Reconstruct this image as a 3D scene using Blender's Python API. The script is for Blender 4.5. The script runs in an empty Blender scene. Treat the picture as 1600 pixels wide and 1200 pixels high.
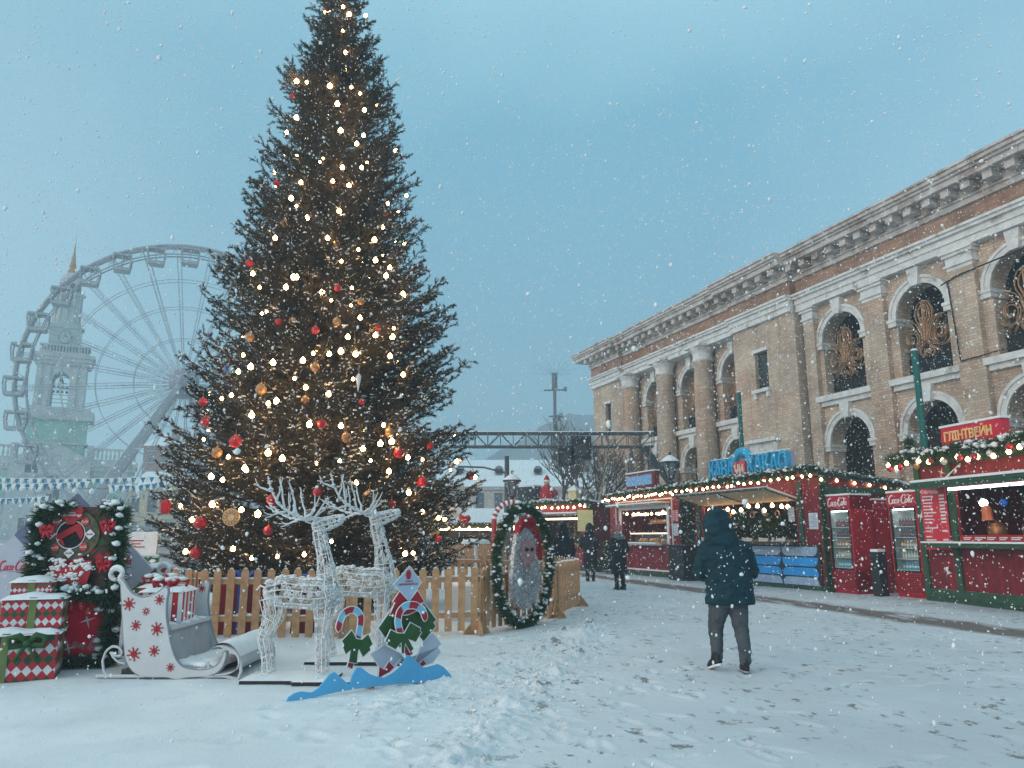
import bpy, math, random
import numpy as np
from mathutils import Vector, Matrix, noise as mnoise
rnd = random.Random(7)
rng = np.random.default_rng(7)
scene = bpy.context.scene
COL = scene.collection
PI = math.pi
sin, cos, rad = math.sin, math.cos, math.radians

SKY_NISHITA, CLOUD_LOW, CLOUD_HIGH, CLOUD_STR = .04, (.135, .265, .375), (.18, .46, .605), .80
CLOUD_PALE, CLOUD_TOP = (.39, .63, .74), (.70, 1.06, 1.15)
SUN_STR, EXPO, HAZE, FLAKES = 1.0, 0.10, .0026, 90000

# ------------------------------------------------------------------ camera model (places read off the photo, 1600 px wide)
FPX, PITCH, HCAM = 1180.0, rad(11.45), 1.5
def ray(px, py):
    u = (px-800)/FPX; v = (600-py)/FPX
    return (u, cos(PITCH)-v*sin(PITCH), sin(PITCH)+v*cos(PITCH))
def atY(px, py, y):
    d = ray(px, py); t = y/d[1]
    return (d[0]*t, y, HCAM+d[2]*t)
def onground(px, py, z=0):
    d = ray(px, py); t = (z-HCAM)/d[2]
    return (d[0]*t, d[1]*t, z)

# ------------------------------------------------------------------ materials
MATS = {}
def mat(name, col, rough=.7, var=.18, scale=6., bump=0., bscale=None, metal=0., snow=0., emit=None, spec=.3, dirt=None, coat=0.):
    if name in MATS: return MATS[name]
    m = bpy.data.materials.new(name); m.use_nodes = True
    nt = m.node_tree; N = nt.nodes; L = nt.links
    b = N['Principled BSDF']
    b.inputs['Roughness'].default_value = rough
    b.inputs['Metallic'].default_value = metal
    b.inputs['Specular IOR Level'].default_value = spec
    if coat: b.inputs['Coat Weight'].default_value = coat
    tc = N.new('ShaderNodeTexCoord')
    nz = N.new('ShaderNodeTexNoise'); nz.inputs['Scale'].default_value = scale; nz.inputs['Detail'].default_value = 5
    L.new(tc.outputs['Object'], nz.inputs['Vector'])
    cr = N.new('ShaderNodeValToRGB')
    c = np.array(col)
    cr.color_ramp.elements[0].position = .3; cr.color_ramp.elements[1].position = .7
    cr.color_ramp.elements[0].color = (*np.clip(c*(1-var), 0, 1), 1)
    cr.color_ramp.elements[1].color = (*np.clip(c*(1+var), 0, 1), 1)
    L.new(nz.outputs['Fac'], cr.inputs['Fac'])
    out = cr.outputs['Color']
    if dirt:
        n2 = N.new('ShaderNodeTexNoise'); n2.inputs['Scale'].default_value = dirt[1]; n2.inputs['Detail'].default_value = 8
        L.new(tc.outputs['Object'], n2.inputs['Vector'])
        r2 = N.new('ShaderNodeValToRGB'); r2.color_ramp.elements[0].position = dirt[2]; r2.color_ramp.elements[1].position = dirt[2]+.12
        L.new(n2.outputs['Fac'], r2.inputs['Fac'])
        mx = N.new('ShaderNodeMix'); mx.data_type = 'RGBA'
        L.new(r2.outputs['Color'], mx.inputs[0]); L.new(out, mx.inputs[6]); mx.inputs[7].default_value = (*dirt[0], 1)
        out = mx.outputs[2]
    if snow:
        ge = N.new('ShaderNodeNewGeometry'); sx = N.new('ShaderNodeSeparateXYZ'); L.new(ge.outputs['Normal'], sx.inputs[0])
        n3 = N.new('ShaderNodeTexNoise'); n3.inputs['Scale'].default_value = 14; n3.inputs['Detail'].default_value = 4
        L.new(tc.outputs['Object'], n3.inputs['Vector'])
        a = N.new('ShaderNodeMath'); a.operation = 'ADD'; L.new(sx.outputs['Z'], a.inputs[0]); L.new(n3.outputs['Fac'], a.inputs[1])
        r3 = N.new('ShaderNodeMapRange'); r3.inputs[1].default_value = 1.55-snow; r3.inputs[2].default_value = 1.75-snow
        L.new(a.outputs[0], r3.inputs[0])
        mx = N.new('ShaderNodeMix'); mx.data_type = 'RGBA'
        L.new(r3.outputs[0], mx.inputs[0]); L.new(out, mx.inputs[6]); mx.inputs[7].default_value = (.78, .8, .82, 1)
        out = mx.outputs[2]
    L.new(out, b.inputs['Base Color'])
    if bump:
        bn = N.new('ShaderNodeTexNoise'); bn.inputs['Scale'].default_value = bscale or scale*4; bn.inputs['Detail'].default_value = 6
        L.new(tc.outputs['Object'], bn.inputs['Vector'])
        bp = N.new('ShaderNodeBump'); bp.inputs['Strength'].default_value = bump; bp.inputs['Distance'].default_value = .02
        L.new(bn.outputs['Fac'], bp.inputs['Height']); L.new(bp.outputs['Normal'], b.inputs['Normal'])
    if emit:
        b.inputs['Emission Color'].default_value = (*emit[0], 1); b.inputs['Emission Strength'].default_value = emit[1]
    MATS[name] = m
    return m

def brick_mat(name, c1, c2, mortar, tint=None, scale=1.0):
    if name in MATS: return MATS[name]
    m = bpy.data.materials.new(name); m.use_nodes = True
    nt = m.node_tree; N = nt.nodes; L = nt.links; b = N['Principled BSDF']
    b.inputs['Roughness'].default_value = .9; b.inputs['Specular IOR Level'].default_value = .15
    tc = N.new('ShaderNodeTexCoord'); sp = N.new('ShaderNodeSeparateXYZ'); L.new(tc.outputs['Object'], sp.inputs[0])
    ad = N.new('ShaderNodeMath'); ad.operation = 'ADD'; L.new(sp.outputs['X'], ad.inputs[0]); L.new(sp.outputs['Y'], ad.inputs[1])
    cb = N.new('ShaderNodeCombineXYZ'); L.new(ad.outputs[0], cb.inputs['X']); L.new(sp.outputs['Z'], cb.inputs['Y'])
    br = N.new('ShaderNodeTexBrick'); L.new(cb.outputs[0], br.inputs['Vector'])
    br.inputs['Scale'].default_value = scale
    br.inputs['Brick Width'].default_value = .30; br.inputs['Row Height'].default_value = .105
    br.inputs['Mortar Size'].default_value = .014; br.inputs['Mortar Smooth'].default_value = .3; br.inputs['Bias'].default_value = -.1
    br.inputs['Color1'].default_value = (*c1, 1); br.inputs['Color2'].default_value = (*c2, 1); br.inputs['Mortar'].default_value = (*mortar, 1)
    # weathering: broad stains + reddish newer patches
    n1 = N.new('ShaderNodeTexNoise'); n1.inputs['Scale'].default_value = .55; n1.inputs['Detail'].default_value = 7; n1.inputs['Roughness'].default_value = .65
    L.new(tc.outputs['Object'], n1.inputs['Vector'])
    r1 = N.new('ShaderNodeValToRGB'); e = r1.color_ramp.elements
    e[0].position = .32; e[0].color = (.70, .64, .61, 1); e[1].position = .62; e[1].color = (1.1, 1.06, 1.0, 1)
    L.new(n1.outputs['Fac'], r1.inputs['Fac'])
    mu = N.new('ShaderNodeMix'); mu.data_type = 'RGBA'; mu.blend_type = 'MULTIPLY'; mu.inputs[0].default_value = 1
    L.new(br.outputs['Color'], mu.inputs[6]); L.new(r1.outputs['Color'], mu.inputs[7])
    n2 = N.new('ShaderNodeTexNoise'); n2.inputs['Scale'].default_value = .35; n2.inputs['Detail'].default_value = 5
    mp = N.new('ShaderNodeMapping'); mp.inputs['Location'].default_value = (5, 3, 9); L.new(tc.outputs['Object'], mp.inputs[0]); L.new(mp.outputs[0], n2.inputs['Vector'])
    r2 = N.new('ShaderNodeMapRange'); r2.inputs[1].default_value = .52; r2.inputs[2].default_value = .66; L.new(n2.outputs['Fac'], r2.inputs[0])
    sc = N.new('ShaderNodeMath'); sc.operation = 'MULTIPLY'; sc.inputs[1].default_value = .55; L.new(r2.outputs[0], sc.inputs[0])
    mx = N.new('ShaderNodeMix'); mx.data_type = 'RGBA'; mx.blend_type = 'MULTIPLY'; L.new(sc.outputs[0], mx.inputs[0])
    L.new(mu.outputs[2], mx.inputs[6]); mx.inputs[7].default_value = (*(tint or (.95, .68, .55)), 1)
    # run-off streaks below the cornices
    m4 = N.new('ShaderNodeMapping'); m4.inputs['Scale'].default_value = (1.6, 1.6, .12); L.new(tc.outputs['Object'], m4.inputs[0])
    n4 = N.new('ShaderNodeTexNoise'); n4.inputs['Scale'].default_value = 1.5; n4.inputs['Detail'].default_value = 8; n4.inputs['Roughness'].default_value = .7; L.new(m4.outputs[0], n4.inputs['Vector'])
    r4 = N.new('ShaderNodeMapRange'); r4.inputs[1].default_value = .52; r4.inputs[2].default_value = .68; r4.inputs[4].default_value = .5; L.new(n4.outputs['Fac'], r4.inputs[0])
    m5 = N.new('ShaderNodeMix'); m5.data_type = 'RGBA'; m5.blend_type = 'MULTIPLY'; L.new(r4.outputs[0], m5.inputs[0]); L.new(mx.outputs[2], m5.inputs[6]); m5.inputs[7].default_value = (.5, .43, .40, 1)
    L.new(m5.outputs[2], b.inputs['Base Color'])
    bp = N.new('ShaderNodeBump'); bp.inputs['Strength'].default_value = .6; bp.inputs['Distance'].default_value = .02; bp.invert = True
    L.new(br.outputs['Fac'], bp.inputs['Height']); L.new(bp.outputs['Normal'], b.inputs['Normal'])
    MATS[name] = m
    return m

def harlequin_mat(name, cell, colors):
    """Diamond wrapping paper: rows of red, white, red, green diamonds."""
    if name in MATS: return MATS[name]
    m = bpy.data.materials.new(name); m.use_nodes = True
    nt = m.node_tree; N = nt.nodes; L = nt.links; b = N['Principled BSDF']; b.inputs['Roughness'].default_value = .55
    tc = N.new('ShaderNodeTexCoord'); sp = N.new('ShaderNodeSeparateXYZ'); L.new(tc.outputs['Object'], sp.inputs[0])
    def M(op, a, bb):
        n = N.new('ShaderNodeMath'); n.operation = op
        for i, x in enumerate((a, bb)):
            if isinstance(x, (int, float)): n.inputs[i].default_value = x
            elif x is not None: L.new(x, n.inputs[i])
        return n.outputs[0]
    u = M('DIVIDE', M('ADD', sp.outputs['X'], sp.outputs['Y']), cell)
    v = M('DIVIDE', sp.outputs['Z'], cell*1.15)
    p = M('FLOOR', M('ADD', v, u), None); q = M('FLOOR', M('SUBTRACT', v, u), None)
    d = M('FLOORED_MODULO', M('ADD', p, q), 4)
    t = M('DIVIDE', M('ADD', d, .5), 4)
    cr = N.new('ShaderNodeValToRGB'); cr.color_ramp.interpolation = 'CONSTANT'
    e = cr.color_ramp.elements; e[0].position = 0; e[1].position = .25
    e2 = e.new(.5); e3 = e.new(.75)
    for el, c in zip((e[0], e[1], e[2], e[3]), colors): el.color = (*c, 1)
    L.new(t, cr.inputs['Fac'])
    nz = N.new('ShaderNodeTexNoise'); nz.inputs['Scale'].default_value = 5; nz.inputs['Detail'].default_value = 6; L.new(tc.outputs['Object'], nz.inputs['Vector'])
    mr = N.new('ShaderNodeMapRange'); mr.inputs[1].default_value = .3; mr.inputs[2].default_value = .7; mr.inputs[3].default_value = .72; mr.inputs[4].default_value = 1.08; L.new(nz.outputs['Fac'], mr.inputs[0])
    vm = N.new('ShaderNodeVectorMath'); vm.operation = 'SCALE'; L.new(cr.outputs['Color'], vm.inputs[0]); L.new(mr.outputs[0], vm.inputs['Scale']); L.new(vm.outputs[0], b.inputs['Base Color'])
    bp = N.new('ShaderNodeBump'); bp.inputs['Strength'].default_value = .5; bp.inputs['Distance'].default_value = .03; L.new(nz.outputs['Fac'], bp.inputs['Height']); L.new(bp.outputs['Normal'], b.inputs['Normal'])
    MATS[name] = m
    return m

def stripe_mat(name, cell, c1, c2, axis='X'):
    if name in MATS: return MATS[name]
    m = bpy.data.materials.new(name); m.use_nodes = True
    nt = m.node_tree; N = nt.nodes; L = nt.links; b = N['Principled BSDF']; b.inputs['Roughness'].default_value = .5
    tc = N.new('ShaderNodeTexCoord'); sp = N.new('ShaderNodeSeparateXYZ'); L.new(tc.outputs['Object'], sp.inputs[0])
    a = N.new('ShaderNodeMath'); a.operation = 'ADD'; L.new(sp.outputs['X'], a.inputs[0]); L.new(sp.outputs['Y'], a.inputs[1])
    d = N.new('ShaderNodeMath'); d.operation = 'DIVIDE'; d.inputs[1].default_value = cell; L.new(a.outputs[0] if axis == 'X' else sp.outputs[axis], d.inputs[0])
    f = N.new('ShaderNodeMath'); f.operation = 'FRACT'; L.new(d.outputs[0], f.inputs[0])
    g = N.new('ShaderNodeMath'); g.operation = 'GREATER_THAN'; g.inputs[1].default_value = .5; L.new(f.outputs[0], g.inputs[0])
    mx = N.new('ShaderNodeMix'); mx.data_type = 'RGBA'; L.new(g.outputs[0], mx.inputs[0])
    mx.inputs[6].default_value = (*c1, 1); mx.inputs[7].default_value = (*c2, 1)
    L.new(mx.outputs[2], b.inputs['Base Color']); MATS[name] = m
    return m

def glow(name, col, strength):
    return mat(name, (.8, .75, .65), .4, 0, emit=(col, strength))
def glass_mat():
    if 'glass' in MATS: return MATS['glass']
    m = bpy.data.materials.new('glass'); m.use_nodes = True
    N = m.node_tree.nodes; L = m.node_tree.links
    for n in list(N): N.remove(n)
    o = N.new('ShaderNodeOutputMaterial'); g = N.new('ShaderNodeBsdfGlossy'); g.inputs['Roughness'].default_value = .05
    t = N.new('ShaderNodeBsdfTransparent'); t.inputs[0].default_value = (.93, .97, .97, 1)
    mx = N.new('ShaderNodeMixShader'); mx.inputs[0].default_value = .08
    L.new(t.outputs[0], mx.inputs[1]); L.new(g.outputs[0], mx.inputs[2]); L.new(mx.outputs[0], o.inputs[0])
    MATS['glass'] = m
    return m

SNOW = mat('snow', (.80, .815, .83), .85, .05, 9, .5, 30, spec=.2)
SNOWB = mat('snow_clump', (.82, .83, .84), .9, .05, 20, .3, 60, spec=.2)
def add_planks(m, w_, c):
    # narrow dark joints between upright boards
    nt = m.node_tree; N = nt.nodes; L = nt.links; b = N['Principled BSDF']; src = b.inputs['Base Color'].links[0].from_socket
    tc = N.new('ShaderNodeTexCoord'); sp = N.new('ShaderNodeSeparateXYZ'); L.new(tc.outputs['Object'], sp.inputs[0])
    def M(op, a, bb=None):
        k = N.new('ShaderNodeMath'); k.operation = op; L.new(a, k.inputs[0])
        if bb is not None: k.inputs[1].default_value = bb
        return k.outputs[0]
    s = N.new('ShaderNodeMath'); L.new(sp.outputs['X'], s.inputs[0]); L.new(sp.outputs['Y'], s.inputs[1])
    f = M('FRACT', M('DIVIDE', s.outputs[0], w_)); j = M('LESS_THAN', f, .07)
    cell = M('FLOOR', M('DIVIDE', s.outputs[0], w_)); wn = N.new('ShaderNodeTexWhiteNoise'); wn.noise_dimensions = '1D'; L.new(cell, wn.inputs['W'])
    tone = N.new('ShaderNodeMapRange'); tone.inputs[3].default_value = .8; tone.inputs[4].default_value = 1.12; L.new(wn.outputs['Value'], tone.inputs[0])
    vm = N.new('ShaderNodeVectorMath'); vm.operation = 'SCALE'; L.new(src, vm.inputs[0]); L.new(tone.outputs[0], vm.inputs['Scale'])
    mx = N.new('ShaderNodeMix'); mx.data_type = 'RGBA'; L.new(j, mx.inputs[0]); L.new(vm.outputs[0], mx.inputs[6]); mx.inputs[7].default_value = (*c, 1)
    L.new(mx.outputs[2], b.inputs['Base Color'])
BRICK = brick_mat('yellow_brick', (.68, .54, .44), (.50, .39, .31), (.44, .39, .35))
REDBRICK = brick_mat('frieze_brick', (.46, .28, .21), (.33, .20, .15), (.34, .27, .23))
STONE = mat('white_plaster', (.70, .68, .66), .85, .16, 3, .35, 25, snow=.05, dirt=((.40, .34, .31), 2.2, .58))
STONEW = mat('weathered_stone', (.56, .50, .47), .9, .22, 2.5, .5, 18, snow=.12, dirt=((.33, .25, .215), 1.3, .52))
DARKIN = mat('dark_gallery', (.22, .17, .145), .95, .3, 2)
WOOD = mat('spruce_planks', (.54, .285, .145), .65, .2, 9, .25, 50, snow=.3)
WOODD = mat('raw_wood', (.32, .19, .1), .8, .25, 8, snow=.1)
REDP = mat('red_panel', (.23, .017, .024), .55, .25, 5, .15, 30, dirt=((.16, .015, .02), 3, .6))
add_planks(REDP, .145, (.07, .012, .014))
REDB = mat('bright_red', (.42, .015, .028), .45, .12, 6)
GREENP = mat('green_beam', (.035, .085, .05), .6, .25, 8, snow=.15)
WHITEP = mat('white_paint', (.74, .75, .77), .5, .06, 8)
GREYP = mat('pale_grey_board', (.46, .49, .58), .6, .08, 5)
BLUEG = mat('slate_blue_board', (.13, .15, .24), .6, .1, 5)
BLACK = mat('black_metal', (.02, .02, .022), .5, .2, 10, snow=.1)
DMETAL = mat('grey_truss_metal', (.10, .11, .12), .5, .2, 8, metal=.4, snow=.2)
NEEDLE = mat('garland_needles', (.035, .075, .035), .7, .35, 9)
BULB = glow('warm_bulb', (1, .53, .17), 60.)
BULBS = glow('string_bulb', (1, .60, .26), 20.)
TUBEW = glow('warm_lamp', (1, .74, .42), 9.)
TUBEC = glow('cool_lamp', (.8, .95, 1), 6.)
GOLD = mat('gold_tinsel', (.50, .28, .15), .45, .35, 20, metal=.45)
REDBALL = mat('red_bauble', (.42, .014, .028), .32, .2, 6, coat=.25)
GOLDBALL = mat('gold_bauble', (.36, .21, .11), .4, .45, 30, metal=.4)
BLUEBALL = mat('blue_bauble', (.08, .2, .5), .3, .3, 30, metal=.3)
GREEND = mat('leaf_green', (.028, .085, .022), .6, .15, 10)
CYAN = mat('snowdrift_blue', (.11, .42, .72), .55, .07, 4)
CYANL = mat('cane_blue', (.22, .52, .72), .5, .06, 5)
WIREW = mat('white_wire', (.84, .85, .86), .5, .08, 12)

# ------------------------------------------------------------------ objects
def tag(o, label=None, cat=None, group=None, kind=None):
    if label: o['label'] = label
    if cat: o['category'] = cat
    if group: o['group'] = group
    if kind: o['kind'] = kind
    return o
def thing(name, label, cat, loc=(0, 0, 0), rz=0., group=None):
    o = bpy.data.objects.new(name, None); COL.objects.link(o)
    o.empty_display_size = .2
    o.location = loc; o.rotation_euler = (0, 0, rz)
    return tag(o, label, cat, group)
def link_mesh(name, me, parent=None, loc=None):
    o = bpy.data.objects.new(name, me); COL.objects.link(o)
    if parent: o.parent = parent
    if loc is not None: o.location = loc
    return o
def dup(o, name=None, parent=None):
    c = o.copy(); COL.objects.link(c)
    if parent is not None: c.parent = parent
    for ch in list(o.children): dup(ch, None, c)
    return c

ICO = {}
def ico_tpl(sub):
    if sub in ICO: return ICO[sub]
    import bmesh
    bm = bmesh.new(); bmesh.ops.create_icosphere(bm, subdivisions=sub, radius=1)
    bm.verts.index_update()
    v = np.array([x.co[:] for x in bm.verts]); f = [[q.index for q in p.verts] for p in bm.faces]
    bm.free(); ICO[sub] = (v, f); return ICO[sub]

class MB:
    def __init__(s): s.v = []; s.f = []; s.m = []
    def add(s, vs, fs, mi=0):
        o = len(s.v); s.v.extend([tuple(map(float, x)) for x in vs])
        for f in fs: s.f.append([i+o for i in f]); s.m.append(mi)
        return s
    def box(s, x0, x1, y0, y1, z0, z1, mi=0):
        vs = [(x, y, z) for z in (z0, z1) for y in (y0, y1) for x in (x0, x1)]
        return s.add(vs, [(0, 2, 3, 1), (4, 5, 7, 6), (0, 1, 5, 4), (2, 6, 7, 3), (0, 4, 6, 2), (1, 3, 7, 5)], mi)
    def obox(s, c, size, M, mi=0):
        hx, hy, hz = size[0]/2, size[1]/2, size[2]/2
        vs = [Vector(c)+M @ Vector((x, y, z)) for z in (-hz, hz) for y in (-hy, hy) for x in (-hx, hx)]
        return s.add(vs, [(0, 2, 3, 1), (4, 5, 7, 6), (0, 1, 5, 4), (2, 6, 7, 3), (0, 4, 6, 2), (1, 3, 7, 5)], mi)
    def beam(s, a, b, w, h, mi=0, up=(0, 0, 1)):
        a = Vector(a); b = Vector(b); d = (b-a); L = d.length; d.normalize(); u = Vector(up)
        if abs(d.dot(u)) > .98: u = Vector((0, 1, 0))
        x = d.cross(u).normalized(); z = x.cross(d)
        M = Matrix((x, d, z)).transposed()
        return s.obox((a+b)/2, (w, L, h), M, mi)
    def tube(s, pts, r, n=6, mi=0, closed=False, cap=True):
        pts = [Vector(p) for p in pts]; k = len(pts)
        rs = r if isinstance(r, (list, tuple, np.ndarray)) else [r]*k
        T = []
        for i in range(k):
            if closed: t = pts[(i+1) % k]-pts[i-1]
            else: t = pts[min(i+1, k-1)]-pts[max(i-1, 0)]
            if t.length < 1e-9: t = Vector((0, 0, 1))
            T.append(t.normalized())
        nrm = T[0].orthogonal().normalized(); vs = []
        for i in range(k):
            nrm = nrm-T[i]*nrm.dot(T[i])
            if nrm.length < 1e-6: nrm = T[i].orthogonal()
            nrm.normalize(); bn = T[i].cross(nrm)
            for j in range(n):
                a = 2*PI*j/n; vs.append(pts[i]+(nrm*cos(a)+bn*sin(a))*rs[i])
        fs = []
        for i in range(k if closed else k-1):
            i2 = (i+1) % k
            for j in range(n):
                j2 = (j+1) % n; fs.append((i*n+j, i*n+j2, i2*n+j2, i2*n+j))
        if cap and not closed:
            fs.append(tuple(range(n-1, -1, -1))); fs.append(tuple((k-1)*n+j for j in range(n)))
        return s.add(vs, fs, mi)
    def prism(s, poly, fn, w0, w1, mi=0, mside=None):
        n = len(poly)
        vs = [fn(u, v, w0) for u, v in poly]+[fn(u, v, w1) for u, v in poly]
        s.add(vs, [tuple(range(n-1, -1, -1)), tuple(range(n, 2*n))], mi)
        o = len(s.v)-2*n
        for i in range(n):
            j = (i+1) % n; s.f.append([o+i, o+j, o+n+j, o+n+i]); s.m.append(mi if mside is None else mside)
        return s
    def lathe(s, prof, c=(0, 0, 0), n=16, mi=0, M=None):
        vs = []; c = Vector(c)
        for r, z in prof:
            for j in range(n):
                a = 2*PI*j/n; p = Vector((r*cos(a), r*sin(a), z)); vs.append(c+(M @ p if M else p))
        fs = []
        for i in range(len(prof)-1):
            for j in range(n):
                j2 = (j+1) % n; fs.append((i*n+j, i*n+j2, (i+1)*n+j2, (i+1)*n+j))
        fs.append(tuple(range(n-1, -1, -1))); fs.append(tuple((len(prof)-1)*n+j for j in range(n)))
        return s.add(vs, fs, mi)
    def blob(s, c, r, sub=1, jit=.18, mi=0, squash=(1, 1, 1)):
        v, f = ico_tpl(sub)
        k = 1+jit*(rng.random((len(v), 1))*2-1)
        p = v*k*r*np.array(squash)+np.array(c)
        return s.add(p, f, mi)
    def build(s, name, mats, parent=None, smooth=False, kind=None):
        me = bpy.data.meshes.new(name); me.from_pydata(s.v, [], s.f)
        if not isinstance(mats, (list, tuple)): mats = [mats]
        for m in mats: me.materials.append(m)
        if len(mats) > 1: me.polygons.foreach_set('material_index', s.m)
        if smooth: me.polygons.foreach_set('use_smooth', [True]*len(me.polygons))
        me.update()
        o = link_mesh(name, me, parent)
        if kind: o['kind'] = kind
        return o

def np_mesh(name, V, F, material, parent=None, smooth=False):
    """V (n,3) array, F (m,k) array of equal-sized faces."""
    me = bpy.data.meshes.new(name); V = np.asarray(V, np.float32); F = np.asarray(F, np.int32)
    m, k = F.shape
    me.vertices.add(len(V)); me.vertices.foreach_set('co', V.ravel())
    me.loops.add(m*k); me.loops.foreach_set('vertex_index', F.ravel())
    me.polygons.add(m); me.polygons.foreach_set('loop_start', np.arange(m, dtype=np.int32)*k)
    me.polygons.foreach_set('loop_total', np.full(m, k, np.int32))
    if smooth: me.polygons.foreach_set('use_smooth', np.ones(m, bool))
    me.materials.append(material); me.update(calc_edges=True); me.validate()
    return link_mesh(name, me, parent)

def needle_tris(base, dirs, length, width):
    """one thin triangle per needle"""
    base = np.asarray(base); dirs = np.asarray(dirs); n = len(base)
    d = dirs/np.maximum(np.linalg.norm(dirs, axis=1, keepdims=True), 1e-6)
    rv = rng.normal(size=(n, 3)); sd = np.cross(d, rv); sd /= np.maximum(np.linalg.norm(sd, axis=1, keepdims=True), 1e-6)
    L = np.broadcast_to(np.asarray(length).reshape(-1, 1), (n, 1)); W = np.broadcast_to(np.asarray(width).reshape(-1, 1), (n, 1))
    V = np.stack([base-sd*W, base+sd*W, base+d*L], 1).reshape(-1, 3)
    return V, np.arange(3*n).reshape(-1, 3)

def resample(pts, step):
    P = np.array(pts, float); seg = np.linalg.norm(np.diff(P, axis=0), axis=1); cum = np.concatenate([[0], np.cumsum(seg)])
    n = max(2, int(cum[-1]/step)+1); t = np.linspace(0, cum[-1], n)
    return np.stack([np.interp(t, cum, P[:, i]) for i in range(3)], 1)

def garland(name, label, pts, r, parent_loc=(0, 0, 0), rz=0, dens=900, snow=.5, group=None, as_part=None):
    """fir garland along a polyline: needles (+ snow clumps)"""
    t = as_part or thing(name, label, 'garland', parent_loc, rz, group)
    P = resample(pts, .02)
    n = int(len(P)*.02*dens)
    i = rng.integers(0, len(P), n)
    off = rng.normal(size=(n, 3)); off /= np.linalg.norm(off, axis=1, keepdims=True)
    base = P[i]+off*(r*.55*rng.random((n, 1)))
    V, F = needle_tris(base, off+.5*rng.normal(size=(n, 3)), r*(.55+.5*rng.random(n)), r*.075)
    np_mesh('needles', V, F, NEEDLE, t)
    if snow:
        mb = MB(); k = int(len(P)*.02*snow*26)
        for _ in range(k):
            p = P[rng.integers(0, len(P))]; a = rng.normal(size=3); a[2] = abs(a[2])*.9+.35; a /= np.linalg.norm(a)
            s = r*(.13+.24*rng.random())
            mb.blob(p+a*r*(.55+.35*rng.random()), s, 1, .28, 0, (1.25, 1.25, .75))
        mb.build('snow_clumps', SNOWB, t, True)
    return t

def text_geo(body, bold=0., res=2):
    c = bpy.data.curves.new('t', 'FONT'); c.body = body; c.size = 1; c.resolution_u = res; c.offset = bold
    o = bpy.data.objects.new('t', c); m = bpy.data.meshes.new_from_object(o)
    v = np.array([x.co[:2] for x in m.vertices]); f = [list(p.vertices) for p in m.polygons]
    bpy.data.objects.remove(o); bpy.data.curves.remove(c); bpy.data.meshes.remove(m)
    mn = v.min(0); v = (v-mn)/(v.max(0)-mn)
    return v, f
def text_part(name, body, fn, u0, u1, v0, v1, w, material, parent, bold=.0, depth=0.004, shear=0.):
    """flat lettering fitted to the rectangle, standing w off the surface; fn(u,v,w)->xyz"""
    v, f = text_geo(body, bold)
    mb = MB()
    uv = [(u0+(x+shear*y)*(u1-u0), v0+y*(v1-v0)) for x, y in v]
    mb.add([fn(a, b, w+depth) for a, b in uv], f)
    # walls: boundary edges
    from collections import Counter
    ed = Counter()
    for p in f:
        for i in range(len(p)): ed[tuple(sorted((p[i], p[(i+1) % len(p)])))] += 1
    o = len(mb.v); mb.v.extend([tuple(fn(a, b, w)) for a, b in uv])
    for (i, j), k in ed.items():
        if k == 1: mb.f.append([i, j, o+j, o+i]); mb.m.append(0)
    return mb.build(name, material, parent)

def script_logo(fn, u0, u1, v0, v1, w, material, parent, name='lettering'):
    """hand-drawn running script: Coca-Cola"""
    S = []
    def arc(cx, cy, rx, ry, a0, a1, n=14): return [(cx+rx*cos(rad(a0+(a1-a0)*i/n)), cy+ry*sin(rad(a0+(a1-a0)*i/n))) for i in range(n+1)]
    def capC(x): return arc(x, 1.05, .42, .72, 55, 300)+[(x+.5, .62)]
    S += [(capC(.45), .075), ([(.82, 1.62), (.6, 1.72), (.3, 1.5)], .05)]
    S += [(arc(1.05, .75, .2, .3, 90, 450), .06), (arc(1.52, .75, .2, .3, 50, 310), .06)]
    S += [(arc(1.95, .75, .19, .3, 50, 410), .055), ([(2.15, 1.05), (2.13, .5), (2.3, .45)], .06)]
    S += [([(2.32, .8), (2.62, .84)], .05)]
    S += [(capC(3.05), .075), ([(3.42, 1.62), (3.9, 1.75), (4.4, 1.5), (4.6, 1.6)], .05)]
    S += [(arc(3.68, .75, .2, .3, 90, 450), .06), ([(4.0, .75), (4.15, 1.55), (4.25, 1.6), (4.2, 1.3), (4.1, .55), (4.25, .45)], .055)]
    S += [(arc(4.55, .75, .19, .3, 50, 410), .055), ([(4.75, 1.05), (4.73, .5), (4.95, .45)], .06)]
    S += [([(.3, .25), (.8, .42), (1.6, .3), (2.4, .22)], .035)]
    mb = MB()
    def mp(x, y): x = x+.25*(y-.8); return (u0+(x/5.1)*(u1-u0), v0+(y-.2)/1.55*(v1-v0))
    kx = (u1-u0)/5.1
    for line, th in S:
        q = [mp(*p) for p in line]; L = []; R = []
        for i in range(len(q)):
            a = q[max(i-1, 0)]; b = q[min(i+1, len(q)-1)]; dx, dy = b[0]-a[0], b[1]-a[1]; l = math.hypot(dx, dy) or 1
            tt = th*kx*(.55+.75*abs(dy)/l)*1.25
            L.append((q[i][0]-dy/l*tt, q[i][1]+dx/l*tt)); R.append((q[i][0]+dy/l*tt, q[i][1]-dx/l*tt))
        for i in range(len(q)-1):
            mb.prism([L[i], L[i+1], R[i+1], R[i]], fn, w, w+.003+rnd.random()*.0008)
    return mb.build(name, material, parent)

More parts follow.
